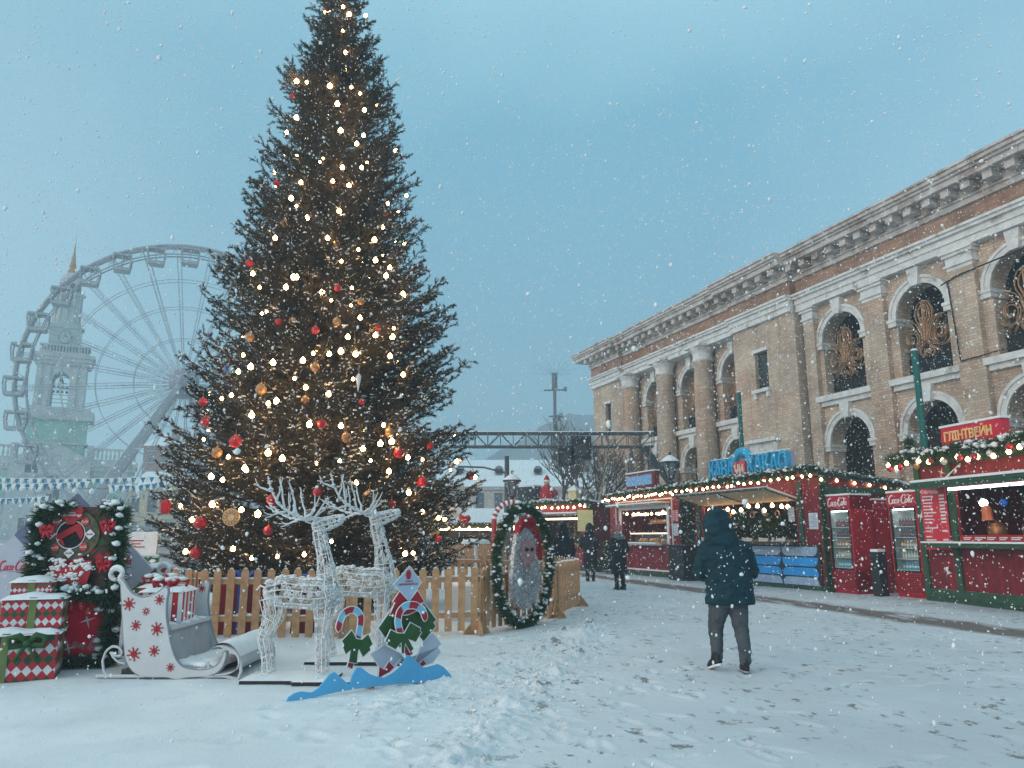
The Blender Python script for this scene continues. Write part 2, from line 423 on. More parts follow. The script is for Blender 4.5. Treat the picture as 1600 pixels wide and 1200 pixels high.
def copy_to(src, pts, label=None, group=None, cat=None):
    pass
def string_lights(name, label, pts, parent_loc=(0, 0, 0), rz=0, r=.03, material=None, group=None, drop=.05, cable=.006, vary=False):
    """one string of bulbs: cable + bulbs as parts; pts = bulb positions in order"""
    t = thing(name, label, 'light string', parent_loc, rz, group)
    if not vary: pts = [(p[0]+rnd.gauss(0, r*.9), p[1]+rnd.gauss(0, r*.3), p[2]+rnd.gauss(0, r*.55)) for p in pts]
    mb = MB(); q = []
    for i, p in enumerate(pts):
        q.append((p[0], p[1], p[2]+drop))
        if i+1 < len(pts):
            n = pts[i+1]; q.append(((p[0]+n[0])/2, (p[1]+n[1])/2, (p[2]+n[2])/2+drop*.55))
    mb.tube(q, cable, 4)
    mb.build('cable', BLACK, t)
    b0 = None
    for p in pts:
        if b0 is None:
            m = MB(); m.lathe([(r*.3, r*1.3), (r*.35, r*.98), (r*.72, r*.7), (r*.96, r*.3), (r, 0), (r*.9, -r*.45), (r*.62, -r*.8), (r*.25, -r*.97)], n=12)
            b0 = m.build('bulb', material or BULBS, t, True); b0.location = p
        else:
            c = b0.copy(); COL.objects.link(c); c.parent = t; c.location = p
        if vary: k = rnd.uniform(.62, 1.25); (b0 if p is pts[0] else c).scale = (k, k, k)
    return t

# ------------------------------------------------------------------ camera, sky, sun, air
cam = bpy.data.cameras.new('camera'); cam.sensor_width = 36; cam.lens = FPX/1600*36; cam.clip_end = 3000; cam.clip_start = .05
co = bpy.data.objects.new('camera', cam); COL.objects.link(co); co.location = (0, 0, HCAM); co.rotation_euler = (PI/2+PITCH, 0, 0)
scene.camera = co
SUN_EL, SUN_AZ = rad(19), rad(231)
w = bpy.data.worlds.new("World"); scene.world = w; w.use_nodes = True
N = w.node_tree.nodes; L = w.node_tree.links
bg = N['Background']
sky = N.new('ShaderNodeTexSky'); sky.sky_type = 'NISHITA'; sky.sun_disc = False
sky.sun_elevation = SUN_EL; sky.sun_rotation = SUN_AZ; sky.air_density = 1.5; sky.dust_density = 3; sky.ozone_density = 3
L.new(sky.outputs[0], bg.inputs[0]); bg.inputs[1].default_value = SKY_NISHITA
# the snow-cloud layer under the blue: a soft grey-blue deck, a little paler overhead
tc = N.new('ShaderNodeTexCoord'); sp = N.new('ShaderNodeSeparateXYZ'); L.new(tc.outputs['Generated'], sp.inputs[0])
nz = N.new('ShaderNodeTexNoise'); nz.inputs['Scale'].default_value = 1.6; nz.inputs['Detail'].default_value = 3; L.new(tc.outputs['Generated'], nz.inputs['Vector'])
ma = N.new('ShaderNodeMath'); ma.operation = 'MULTIPLY_ADD'; L.new(nz.outputs['Fac'], ma.inputs[0]); ma.inputs[1].default_value = .30; L.new(sp.outputs['Z'], ma.inputs[2])
cr = N.new('ShaderNodeValToRGB'); e = cr.color_ramp.elements
e[0].position = .12; e[0].color = (*CLOUD_LOW, 1); e[1].position = .70; e[1].color = (*CLOUD_HIGH, 1)
e3 = e.new(1.0); e3.color = (*CLOUD_TOP, 1)
L.new(ma.outputs[0], cr.inputs['Fac'])
# thinner, paler cloud to both sides, broken up by a soft noise
ab = N.new('ShaderNodeMath'); ab.operation = 'ABSOLUTE'; xo = N.new('ShaderNodeMath'); xo.operation = 'ADD'; xo.inputs[1].default_value = -.02; L.new(sp.outputs['X'], xo.inputs[0]); L.new(xo.outputs[0], ab.inputs[0])
n2 = N.new('ShaderNodeTexNoise'); n2.inputs['Scale'].default_value = 3.2; n2.inputs['Detail'].default_value = 5; n2.inputs['Roughness'].default_value = .55; L.new(tc.outputs['Generated'], n2.inputs['Vector'])
sm = N.new('ShaderNodeMath'); sm.operation = 'MULTIPLY_ADD'; L.new(n2.outputs['Fac'], sm.inputs[0]); sm.inputs[1].default_value = .55; L.new(ab.outputs[0], sm.inputs[2])
mr_ = N.new('ShaderNodeMapRange'); mr_.inputs[1].default_value = .46; mr_.inputs[2].default_value = .90; mr_.inputs[4].default_value = .8; L.new(sm.outputs[0], mr_.inputs[0])
pm = N.new('ShaderNodeMix'); pm.data_type = 'RGBA'; L.new(mr_.outputs[0], pm.inputs[0]); L.new(cr.outputs['Color'], pm.inputs[6]); pm.inputs[7].default_value = (*CLOUD_PALE, 1)
b2 = N.new('ShaderNodeBackground'); L.new(pm.outputs[2], b2.inputs[0]); b2.inputs[1].default_value = CLOUD_STR
ad = N.new('ShaderNodeAddShader'); L.new(bg.outputs[0], ad.inputs[0]); L.new(b2.outputs[0], ad.inputs[1]); L.new(ad.outputs[0], N['World Output'].inputs[0])
sl = bpy.data.lights.new('sun', 'SUN'); sl.energy = SUN_STR; sl.angle = rad(40); sl.color = (1, .85, .76)
so = bpy.data.objects.new('sun', sl); COL.objects.link(so)
# the sun stands behind the photographer, veiled by cloud
d = Vector((sin(SUN_AZ)*cos(SUN_EL), cos(SUN_AZ)*cos(SUN_EL), sin(SUN_EL)))
so.rotation_euler = d.to_track_quat('Z', 'Y').to_euler(); so.location = (0, -20, 40)
vs = scene.view_settings; scene.display_settings.display_device = 'sRGB'
vs.view_transform = 'Standard'; vs.look = 'None'; vs.gamma = 1; vs.exposure = EXPO; vs.use_curve_mapping = False
cy = scene.cycles; cy.use_denoising = True; cy.max_bounces = 6; cy.diffuse_bounces = 2; cy.glossy_bounces = 2; cy.transmission_bounces = 4
cy.transparent_max_bounces = 8; cy.volume_bounces = 1; cy.caustics_reflective = False; cy.caustics_refractive = False; cy.sample_clamp_indirect = 4
try: cy.denoiser = 'OPENIMAGEDENOISE'; cy.denoising_input_passes = 'RGB_ALBEDO_NORMAL'
except Exception: pass

if HAZE > 0:
    hm = bpy.data.materials.new('haze_air'); hm.use_nodes = True; n = hm.node_tree.nodes; l = hm.node_tree.links
    for x in list(n): n.remove(x)
    o = n.new('ShaderNodeOutputMaterial'); pv = n.new('ShaderNodeVolumePrincipled'); l.new(pv.outputs[0], o.inputs['Volume'])
    pv.inputs['Color'].default_value = (.72, .88, .97, 1); pv.inputs['Density'].default_value = HAZE; pv.inputs['Anisotropy'].default_value = .2
    mb = MB(); mb.box(-190, 190, -12, 330, -1.6, 64); h = mb.build('haze', hm); tag(h, kind='stuff')

# ------------------------------------------------------------------ ground
def snow_ground():
    xs = np.unique(np.concatenate([-np.geomspace(9, 420, 30), np.arange(-9, -1.2, .05), np.arange(-1.2, 3.2, .025), np.arange(3.2, 11, .05), np.geomspace(11, 420, 30)]).round(4))
    ys = np.unique(np.concatenate([np.linspace(-60, 2.2, 14), np.arange(2.3, 9, .024), np.arange(9, 13.5, .04), 13.5*1.012**np.arange(0, 95), np.geomspace(42, 420, 22)]).round(4))
    X, Y = np.meshgrid(xs, ys)
    def vn(X, Y, s, seed):
        x = X*s+seed*17.3; y = Y*s+seed*9.1; xi = np.floor(x).astype(int); yi = np.floor(y).astype(int); fx = x-xi; fy = y-yi
        fx = fx*fx*(3-2*fx); fy = fy*fy*(3-2*fy)
        def h(i, j):
            n = (i*374761393+j*668265263+seed*1013) & 0x7fffffff; n = ((n ^ (n >> 13))*1274126177) & 0x7fffffff; n = n ^ (n >> 16)
            return (n & 0xffff)/65535.
        return (h(xi, yi)*(1-fx)+h(xi+1, yi)*fx)*(1-fy)+(h(xi, yi+1)*(1-fx)+h(xi+1, yi+1)*fx)*fy
    def fbm(X, Y, s, seed, o=4):
        r = 0; a = .5
        for k in range(o): r = r+a*vn(X, Y, s*2**k, seed+k); a *= .5
        return r
    Z = .05*(fbm(X, Y, .35, 1)-.5)
    Z += .025*(fbm(X, Y, 2.2, 5)-.5)
    near = np.exp(-np.maximum(0, np.hypot(X, Y-5)-14)/8)
    # crumbled ridges of kicked-up snow
    def dist(line):
        D = np.full(X.shape, 99.)
        for (x0, y0), (x1, y1) in zip(line[:-1], line[1:]):
            dx, dy = x1-x0, y1-y0; t = np.clip(((X-x0)*dx+(Y-y0)*dy)/(dx*dx+dy*dy), 0, 1)
            D = np.minimum(D, np.hypot(X-x0-t*dx, Y-y0-t*dy))
        return D
    G = lambda a: [onground(*p)[:2] for p in a]
    r1 = dist(G([(705, 1195), (760, 1140), (800, 1105), (850, 1072), (905, 1025), (925, 985), (940, 955)]))
    r2 = dist(G([(585, 1112), (690, 1080), (780, 1045), (860, 1010), (920, 975)]))
    cl = np.maximum(0, fbm(X, Y, 5.5, 11, 4)-.42)*1.6
    cl2 = np.maximum(0, fbm(X, Y, 13, 51, 3)-.45)
    cl3 = np.abs(fbm(X, Y, 21, 71, 3)-.5)
    Z += (.13*cl+.14*cl2+.11*cl3)*np.exp(-(r1/.22)**2)+(.10*cl+.11*cl2+.09*cl3)*np.exp(-(r2/.34)**2)+.035*cl3*np.exp(-(np.minimum(r1, r2)/.8)**2)
    loose = np.exp(-(np.minimum(r1, r2)/.9)**2)
    Z += .05*np.maximum(0, fbm(X, Y, 8, 21, 3)-.5)*(.25+loose)*near
    # trampled part: footprints
    foot = np.clip((X+1.0)/1.5, 0, 1)*near
    for k in range(330):
        fx, fy = rnd.uniform(-2.2, 8), rnd.uniform(3, 15); a = rnd.uniform(-.5, .5)+(.25 if rnd.random() < .7 else 1.5)
        ca, sa = cos(a), sin(a)
        m = (np.abs(X-fx) < .3) & (np.abs(Y-fy) < .3)
        u = (X[m]-fx)*ca+(Y[m]-fy)*sa; v = -(X[m]-fx)*sa+(Y[m]-fy)*ca
        dd = (u/.055)**2+(v/.14)**2
        Z[m] += -.020*np.exp(-dd*dd)+.007*np.exp(-(dd-1.9)**2)
    # drift under the sleigh and inside the fence
    Z += .05*np.exp(-(((X+3.6)/1.6)**2+((Y-10.6)/1.2)**2))
    n, m = len(xs), len(ys)
    V = np.stack([X.ravel(), Y.ravel(), Z.ravel()], 1)
    idx = np.arange(n*m).reshape(m, n)
    F = np.stack([idx[:-1, :-1].ravel(), idx[:-1, 1:].ravel(), idx[1:, 1:].ravel(), idx[1:, :-1].ravel()], 1)
    g = bpy.data.materials.new('trampled_snow'); g.use_nodes = True; nt = g.node_tree; N = nt.nodes; L = nt.links; b = N['Principled BSDF']
    b.inputs['Roughness'].default_value = .8; b.inputs['Specular IOR Level'].default_value = .25
    tc = N.new('ShaderNodeTexCoord'); sp = N.new('ShaderNodeSeparateXYZ'); L.new(tc.outputs['Object'], sp.inputs[0])
    def Mt(op, a, bb, c=None):
        k = N.new('ShaderNodeMath'); k.operation = op
        for i, x in enumerate((a, bb, c)):
            if x is None: continue
            if isinstance(x, (int, float)): k.inputs[i].default_value = x
            else: L.new(x, k.inputs[i])
        return k.outputs[0]
    def noise(s, d, rough=.5, off=0, stretch=None):
        k = N.new('ShaderNodeTexNoise'); k.inputs['Scale'].default_value = s; k.inputs['Detail'].default_value = d; k.inputs['Roughness'].default_value = rough
        mp = N.new('ShaderNodeMapping'); mp.inputs['Location'].default_value = (off, off*.7, 0)
        if stretch: mp.inputs['Scale'].default_value = stretch
        L.new(tc.outputs['Object'], mp.inputs[0]); L.new(mp.outputs[0], k.inputs['Vector']); return k.outputs['Fac']
    def mr(x, a, bb, c=0, dd=1):
        k = N.new('ShaderNodeMapRange'); L.new(x, k.inputs[0]); k.inputs[1].default_value = a; k.inputs[2].default_value = bb; k.inputs[3].default_value = c; k.inputs[4].default_value = dd; return k.outputs[0]
    def mix(f, a, bcol):
        k = N.new('ShaderNodeMix'); k.data_type = 'RGBA'; L.new(f, k.inputs[0])
        if isinstance(a, tuple): k.inputs[6].default_value = (*a, 1)
        else: L.new(a, k.inputs[6])
        k.inputs[7].default_value = (*bcol, 1); return k.outputs[2]
    base = mix(mr(noise(1.2, 6), .4, .7), (.80, .815, .83), (.68, .70, .72))
    base = mix(mr(noise(.35, 5, .6, 3), .45, .65), base, (.72, .735, .75))
    # scuffs: paving showing through where feet have dragged
    tr = mr(sp.outputs['X'], -1.6, .8, .12, 1)
    base = mix(Mt('MULTIPLY', mr(sp.outputs['X'], -1.5, 2.5, 0, .8), mr(noise(.5, 6, .6, 7), .25, .6, .5, 1)), base, (.50, .51, .54))
    scuff = Mt('MULTIPLY', Mt('MULTIPLY', mr(noise(5.2, 9, .72, 11, (1, .7, 1)), .565, .605), mr(noise(.8, 4, .5, 23), .40, .52)), tr)
    base = mix(Mt('MULTIPLY', scuff, .95), base, (.20, .18, .165))
    # the slushy track along the stalls
    dl = Mt('ADD', Mt('MULTIPLY', sp.outputs['X'], .963), Mt('MULTIPLY', sp.outputs['Y'], .269))
    dl = Mt('ADD', dl, Mt('MULTIPLY', noise(.8, 5, .6, 31), .8))
    t1 = Mt('MULTIPLY', mr(dl, 10.95, 11.25), mr(dl, 12.35, 12.0))
    t1 = Mt('MULTIPLY', t1, mr(noise(1.6, 7, .65, 41, (1, .22, 1)), .36, .47))
    t1 = Mt('MULTIPLY', t1, mr(sp.outputs['Y'], 9.5, 12.5))
    base = mix(Mt('MULTIPLY', t1, .9), base, (.13, .085, .07))
    L.new(base, b.inputs['Base Color'])
    bn = noise(38, 6, .6); bp = N.new('ShaderNodeBump'); bp.inputs['Strength'].default_value = .55; bp.inputs['Distance'].default_value = .012
    L.new(bn, bp.inputs['Height']); L.new(bp.outputs['Normal'], b.inputs['Normal'])
    o = np_mesh('ground', V, F, g, None, True); tag(o, kind='structure')
    # loose crumbs of snow along the ridges
    mb = MB()
    for line, wd, k in ((G([(705, 1195), (760, 1140), (800, 1105), (850, 1072), (905, 1025), (925, 985), (940, 955)]), .2, 1500), (G([(585, 1112), (690, 1080), (780, 1045), (860, 1010), (920, 975)]), .3, 1500)):
        P = resample([(x, y, 0) for x, y in line], .02)
        for _ in range(k):
            p = P[rnd.randrange(len(P))]; r = rnd.choice((.004, .005, .006, .007, .009, .013))*rnd.uniform(.7, 1.3)
            mb.blob((p[0]+rnd.gauss(0, wd), p[1]+rnd.gauss(0, wd), .012+r*.2), r, 1, .45, 0, (rnd.uniform(.8, 1.6), rnd.uniform(.8, 1.4), .7))
    tag(mb.build('snow_crumbs', SNOWB, None, True), kind='stuff')
snow_ground()

# far wooded hill
def hill():
    xs = np.linspace(-260, 260, 120); ys = np.linspace(0, 60, 14)
    V = []; hm = mat('hill_woods', (.16, .17, .19), .95, .4, .05, 0)
    for j, y in enumerate(ys):
        for x in xs:
            h = (30+14*sin(x*.012+.6)+7*sin(x*.037)+4*mnoise.noise((x*.05, y*.05, 0)))*sin(min(1, j/10)*PI/2)
            V.append((x*.7, 255+y, h+1.6*mnoise.noise((x*.4, y*.4, 3))-.5))
    n = len(xs); F = [(j*n+i, j*n+i+1, (j+1)*n+i+1, (j+1)*n+i) for j in range(len(ys)-1) for i in range(n-1)]
    tag(np_mesh('hill', V, F, hm, None, False), kind='structure')
hill()

# ------------------------------------------------------------------ brick arcade building
AX = math.atan2(.9354, -.3535)
NX, NY = .9354, .3535
def along(D, s=0, out=0, z=0):  # world point from wall coordinates
    return (NX*(D-out)-.3535*s, NY*(D-out)+.9354*s, z)
def arcade():
    T = thing('arcade_building', 'two storey yellow brick arcade with white arches and heavy weathered cornice', 'building', along(24), AX)
    R = 1.08; SEG = 18
    arcp = [(-R*cos(PI*k/SEG), R*sin(PI*k/SEG)) for k in range(SEG+1)]
    wall = MB(); inner = MB()
    LS, US, SILL, TOP = 5.35, 9.8, 7.38, 12.3
    def bay(c, s0, s1, o, dep=.7):
        def q(a, b, c_, d): wall.add([(a, o, b), (c_, o, b), (c_, o, d), (a, o, d)], [(0, 1, 2, 3)])
        q(s0, 0, c-R, TOP); q(c+R, 0, s1, TOP)
        for base, top in ((LS, SILL), (US, TOP)):
            for k in range(SEG):
                (x0, z0), (x1, z1) = arcp[k], arcp[k+1]
                wall.add([(c+x0, o, base+z0), (c+x1, o, base+z1), (c+x1, o, top), (c+x0, o, top)], [(0, 1, 2, 3)])
                wall.add([(c+x0, o, base+z0), (c+x1, o, base+z1), (c+x1, o-dep, base+z1), (c+x0, o-dep, base+z0)], [(0, 1, 2, 3)])
        for b0, b1 in ((0, LS), (SILL, US)):
            for sx in (-R, R): wall.add([(c+sx, o, b0), (c+sx, o-dep, b0), (c+sx, o-dep, b1), (c+sx, o, b1)], [(0, 1, 2, 3)])
        wall.add([(c-R, o, SILL), (c+R, o, SILL), (c+R, o-dep, SILL), (c-R, o-dep, SILL)], [(0, 1, 2, 3)])
        # inner face of the wall round the opening (so that the arcade is a real wall)
        q2 = o-dep
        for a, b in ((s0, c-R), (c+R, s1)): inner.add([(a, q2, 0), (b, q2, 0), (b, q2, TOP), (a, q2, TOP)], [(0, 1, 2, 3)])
    RB = [24.0, 20.07, 16.15, 12.2, 8.3]; HB = 1.965
    LB = [39.35, 35.5, 31.65]
    for i, c in enumerate(RB): bay(c, c-HB, c+HB if i else 26.0, 0)
    for c in LB: bay(c, c-1.93 if c > 32 else 30.4, c+1.92 if c < 39 else 42.0, -.3)
    def rect_wall(s0, s1, o, holes, top=TOP):
        zs = sorted({0, top, *[h[2] for h in holes], *[h[3] for h in holes]})
        for z0, z1 in zip(zs[:-1], zs[1:]):
            hs = sorted([h for h in holes if h[2] <= z0 and h[3] >= z1]); x = s0
            for h in hs:
                wall.add([(x, o, z0), (h[0], o, z0), (h[0], o, z1), (x, o, z1)], [(0, 1, 2, 3)]); x = h[1]
            wall.add([(x, o, z0), (s1, o, z0), (s1, o, z1), (x, o, z1)], [(0, 1, 2, 3)])
        for a, b, z0, z1 in holes:
            d = .3
            wall.add([(a, o, z0), (b, o, z0), (b, o, z1), (a, o, z1), (a, o-d, z0), (b, o-d, z0), (b, o-d, z1), (a, o-d, z1)], [(0, 1, 5, 4), (1, 2, 6, 5), (2, 3, 7, 6), (3, 0, 4, 7)])
    win = [(28.15, 29.05, 8.35, 10.15), (28.0, 29.35, 3.2, 5.3)]
    rect_wall(26.2, 30.6, .5, win)
    win2 = [(43.7, 44.45, 8.2, 10.2), (43.3, 44.7, 3.0, 5.3)]
    rect_wall(42.0, 46.2, .5, win2)
    for s, a, b in ((26.2, -.7, .5), (30.6, -1, .5), (42.0, -1, .5)): wall.add([(s, a, 0), (s, b, 0), (s, b, TOP), (s, a, TOP)], [(0, 1, 2, 3)])
    wall.add([(46.2, .5, 0), (46.2, -14, 0), (46.2, -14, TOP), (46.2, .5, TOP)], [(0, 1, 2, 3)])
    wall.add([(6.3, .0, 0), (6.3, -14, 0), (6.3, -14, TOP), (6.3, 0, TOP)], [(0, 1, 2, 3)])
    wall.add([(6.3, -14, 0), (46.2, -14, 0), (46.2, -14, TOP), (6.3, -14, TOP)], [(0, 1, 2, 3)])
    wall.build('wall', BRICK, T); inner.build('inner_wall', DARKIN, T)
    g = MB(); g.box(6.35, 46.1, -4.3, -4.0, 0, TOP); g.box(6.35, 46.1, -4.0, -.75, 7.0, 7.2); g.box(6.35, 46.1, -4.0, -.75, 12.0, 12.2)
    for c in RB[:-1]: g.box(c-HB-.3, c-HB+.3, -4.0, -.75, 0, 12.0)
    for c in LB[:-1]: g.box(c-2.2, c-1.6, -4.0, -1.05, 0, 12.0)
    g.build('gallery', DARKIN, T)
    # arch surrounds, keystones, imposts, sills
    def surround(c, o, base, top_key, name='arch_surround'):
        m = MB(); n = 22
        for r0, r1, w in ((R, R+.2, .07), (R+.2, R+.31, .12)):
            a = [(c-r0*cos(PI*k/n), base+r0*sin(PI*k/n)) for k in range(n+1)]; b = [(c-r1*cos(PI*k/n), base+r1*sin(PI*k/n)) for k in range(n+1)]
            for k in range(n):
                x = [a[k], a[k+1], b[k+1], b[k]]
                m.add([(p[0], o-.02, p[1]) for p in x]+[(p[0], o+w, p[1]) for p in x], [(4, 5, 6, 7), (0, 1, 5, 4), (2, 3, 7, 6), (1, 2, 6, 5), (3, 0, 4, 7)])
        m.prism([(-.17, base+R-.08), (.17, base+R-.08), (.27, top_key), (-.27, top_key)], lambda u, v, w: (c+u, o+w, v), 0, .24)
        for sx in (-1, 1):
            x0, x1 = sorted((c+sx*(R-.04), c+sx*(R+.36)))
            m.box(x0, x1, o-.74, o+.13, base-.3, base-.12); m.box(x0-.03, x1+.03, o-.74, o+.17, base-.12, base)
        m.build(name, STONE, T)
    for c in RB: surround(c, 0, US, 11.5); surround(c, 0, LS, 7.0)
    for c in LB: surround(c, -.3, US, 11.5); surround(c, -.3, LS, 7.0)
    for c, o in [(c, 0) for c in RB]+[(c, -.3) for c in LB]:
        m = MB(); m.box(c-1.42, c+1.42, o, o+.16, 6.98, 7.18); m.box(c-1.5, c+1.5, o, o+.3, 7.18, 7.42)
        m.build('sill', STONE, T)
        m = MB()
        for z in (7.75, 8.1, 8.45): m.tube([(c-R, o-.35, z), (c+R, o-.35, z)], .02, 4)
        for k in range(9): x = c-R+2*R*(k+.5)/9; m.tube([(x, o-.35, 7.4), (x, o-.35, 8.45)], .014, 4)
        m.box(c-R, c+R, o-.42, o-.40, 7.45, 8.2)
        m.build('railing', BLACK, T)
    # pilasters between the right-hand bays, columns in the left wing
    def capital(m, c, w, o, z0):
        for k, (zz, e) in enumerate(((0, .0), (.14, .07), (.22, .02), (.5, .10), (.62, .17))):
            nz = (.14, .22, .5, .62, .72)[k]; m.box(c-w/2-e, c+w/2+e, o-.02, o+.27+e, z0+zz, z0+nz)
    for c in [RB[i]-HB for i in range(len(RB)-1)]+[25.62]:
        wd = 1.0 if c < 25 else .62
        m = MB(); m.box(c-wd/2, c+wd/2, 0, .25, 0, 10.85); m.build('pilaster', BRICK, T)
        m = MB(); capital(m, c, wd, 0, 10.8); m.build('capital', STONE, T)
    for c in (37.42, 33.57, 41.45):
        m = MB(); m.lathe([(.62, 0), (.62, .4), (.56, .5), (.56, 4), (.54, 8), (.49, 10.8)], (c, .28, 0), 24); m.build('column', BRICK, T, False)
        m = MB(); m.lathe([(.52, 10.75), (.56, 10.85), (.52, 10.95), (.54, 11.2), (.68, 11.42), (.7, 11.5)], (c, .28, 0), 24); m.box(c-.74, c+.74, -.4, 1.0, 11.5, 11.62)
        m.build('capital', STONE, T)
    # entablature and cornice
    def entab(s0, s1, o, e0=0, e1=0):
        m = MB(); m.box(s0, s1, o-.8, o+.06, 11.52, 11.78); m.box(s0, s1, o-.8, o+.12, 11.78, 12.02); m.box(s0-.02, s1+.02, o-.8, o+.24, 12.02, 12.14); m.box(s0-.03, s1+.03, o-.8, o+.32, 12.14, 12.24)
        m.build('architrave', STONE, T)
        m = MB(); m.box(s0, s1, o-.8, o, 12.24, 12.92); m.build('frieze', REDBRICK, T)
        m = MB(); m.box(s0-.03, s1+.03, o-.8, o+.12, 12.92, 13.12); m.box(s0-.05, s1+.05, o-.8, o+.2, 13.12, 13.2); m.box(s0-.02, s1+.02, o-.8, o+.14, 13.2, 13.52)
        k = max(1, int((s1-s0)/.78)); st = (s1-s0)/k
        for i in range(k):
            x = s0+st*(i+.5); dy = rnd.uniform(-.04, .02)
            m.box(x-.17, x+.17, o+.1, o+.68+dy, 13.24, 13.52)
        # slabs of the corona, each a little out of line, as stone ages
        x = s0-e0
        while x < s1+e1-.01:
            y = min(s1+e1, x+rnd.uniform(1.0, 1.5)); j = rnd.uniform(-.025, .025)
            m.box(x+.006, y-.006, o-.8, o+.82+j, 13.52+j*.3, 13.74); m.box(x+.006, y-.006, o-.8, o+.92+j, 13.74, 13.84)
            m.box(x+.006, y-.006, o-.8, o+1.02+j, 13.84, 13.98); m.box(x+.006, y-.006, o-.8, o+1.1+j, 13.98, 14.06+j*.4); x = y
        m.build('cornice', STONEW, T)
    entab(6.2, 26.2, .3); entab(26.2, 30.6, .62, .3, .3); entab(30.6, 42.0, .45); entab(42.0, 46.25, .62, .2, 1.0)
    m = MB(); m.box(6.2, 47.1, -15, 1.2, 14.07, 14.13); m.add([(6.2, 1.2, 14.13), (47.1, 1.2, 14.13), (47.1, -15, 14.13), (6.2, -15, 14.13), (10, -7, 15.4), (43, -7, 15.4)], [(0, 1, 5, 4), (1, 2, 5), (2, 3, 4, 5), (3, 0, 4)])
    m.build('roof', mat('roof_metal', (.12, .11, .11), .6, .2, 3, snow=.2), T)
    # windows of the two plain blocks
    gl = mat('dark_pane', (.035, .03, .03), .12, .3, 3, spec=.6)
    for (a, b, z0, z1), low in ((win[0], 0), (win[1], 1), (win2[0], 0), (win2[1], 1)):
        f = MB(); o = .5; f.box(a-.0, b, o-.26, o-.2, z0, z1)
        w_ = f.build('window', gl, T)
        f = MB()
        c = (a+b)/2
        if low:
            f.box(a-.22, a+.02, o-.02, o+.1, z0-.1, z1); f.box(b-.02, b+.22, o-.02, o+.1, z0-.1, z1)
            f.box(a-.28, b+.28, o-.02, o+.16, z1, z1+.3); f.box(a-.42, b+.42, o-.02, o+.34, z1+.52, z1+.68); f.box(a-.3, b+.3, o-.02, o+.12, z1+.3, z1+.52)
            g2 = MB(); g2.box(c-.04, c+.04, o-.2, o-.1, z0, z1); g2.box(a, b, o-.19, o-.11, (z0+z1)/2+.3, (z0+z1)/2+.38); g2.box(a, b, o-.185, o-.125, (z0+z1)/2+.38, z1-.02); g2.build('sash', STONE, w_)
        else:
            f.box(a-.1, b+.1, o-.02, o+.1, z1, z1+.16)
            for x in (a, b): g2 = MB(); g2.box(x-.07, x+.07, o-.02, o+.14, z0-.42, z0-.16); g2.build('bracket', STONE, w_)
            g2 = MB(); g2.box(a-.15, b+.15, o-.02, o+.2, z0-.16, z0); g2.build('sill', STONE, w_)
        f.build('window_frame', STONE, w_)
    # golden scroll ornaments hung in the upper arches
    lab = {24.0: 'golden scroll ornament in upper arch beside the blank brick bay', 20.07: 'golden scroll ornament in upper arch above the taller green pole',
           16.15: 'golden scroll ornament in arch cut by right picture edge', 12.2: 'golden scroll ornament in upper arch beyond the right picture edge',
           39.35: 'golden scroll ornament in arch beside the far end block', 35.5: 'golden scroll ornament in arch between two round columns', 31.65: 'golden scroll ornament in arch half hidden behind shorter green pole'}
    def spiral(cx, cz, r0, r1, a0, a1, n=22): return [(cx+(r0+(r1-r0)*k/n)*cos(rad(a0+(a1-a0)*k/n)), 0, cz+(r0+(r1-r0)*k/n)*sin(rad(a0+(a1-a0)*k/n))) for k in range(n+1)]
    src = None
    for c in RB[:4]+LB:
        o = -.3 if c in LB else 0
        p = along(24, c, o-.12, 8.15)
        if src is None:
            src = thing('scroll_ornament', lab[c], 'light ornament', p, AX, 'golden scroll ornaments in the arches')
            for kk, off in (('upper_scrolls', 0), ('lower_scrolls', 1)):
                m = MB()
                for sx in (-1, 1):
                    S = []
                    if off == 0:
                        S.append([(sx*x, 0, z) for x, z in ((.0, 2.1), (.22, 2.0), (.36, 1.7), (.34, 1.4), (.2, 1.15), (.12, .8), (.1, .5))])
                        S.append([(sx*x, 0, z) for x, z in ((.05, 1.95), (.2, 1.75), (.22, 1.5), (.1, 1.2), (.03, .9))])
                        S.append([(sx*x, 0, z) for x, z in ((.1, .55), (.2, .95), (.36, 1.25), (.62, 1.42), (.8, 1.4))])
                        S.append([(sx*x, 0, z) for x, z in ((.8, 1.4), (.55, 1.25), (.42, 1.05))])
                        S.append([(sx*x, 0, z) for x, z in ((.0, 2.1), (.02, 1.2), (.02, .5))])
                    else:
                        S.append([(sx*q[0], 0, q[2]) for q in spiral(.62, .72, .42, .13, 250, -180)])
                        S.append([(sx*q[0], 0, q[2]) for q in spiral(.64, .70, .33, .1, 240, -120)])
                        S.append([(sx*x, 0, z) for x, z in ((.1, .5), (.3, .35), (.6, .24), (.9, .3), (1.0, .45))])
                        S.append([(sx*x, 0, z) for x, z in ((.05, .45), (.22, .3), (.3, .08), (.2, -.05), (.08, .02), (.05, .2))])
                        S.append([(sx*x, 0, z) for x, z in ((.1, .42), (.38, .2), (.55, .02))])
                    for q in S:
                        q = resample(q, .05); m.tube(q, .02, 5)
                        m.tube([(a[0]*.90, a[1]+.07, a[2]*.96+.04) for a in q], .016, 4); m.tube([(a[0]*1.05, a[1]-.05, a[2]*1.02-.02) for a in q], .014, 4)
                m.build(kk, GOLD, src, True)
        else:
            d = dup(src); d.location = p; d['label'] = lab[c]
arcade()
m = MB(); m.tube([along(24, 18.9, .3, 10.4), along(24, 18.2, .32, 10.55), along(24, 15.5, .3, 10.7)], .03, 5); m.tube([along(24, 18.6, .31, 10.45), along(24, 18.45, .31, 7.5), along(24, 15, .35, 7.62)], .028, 5)
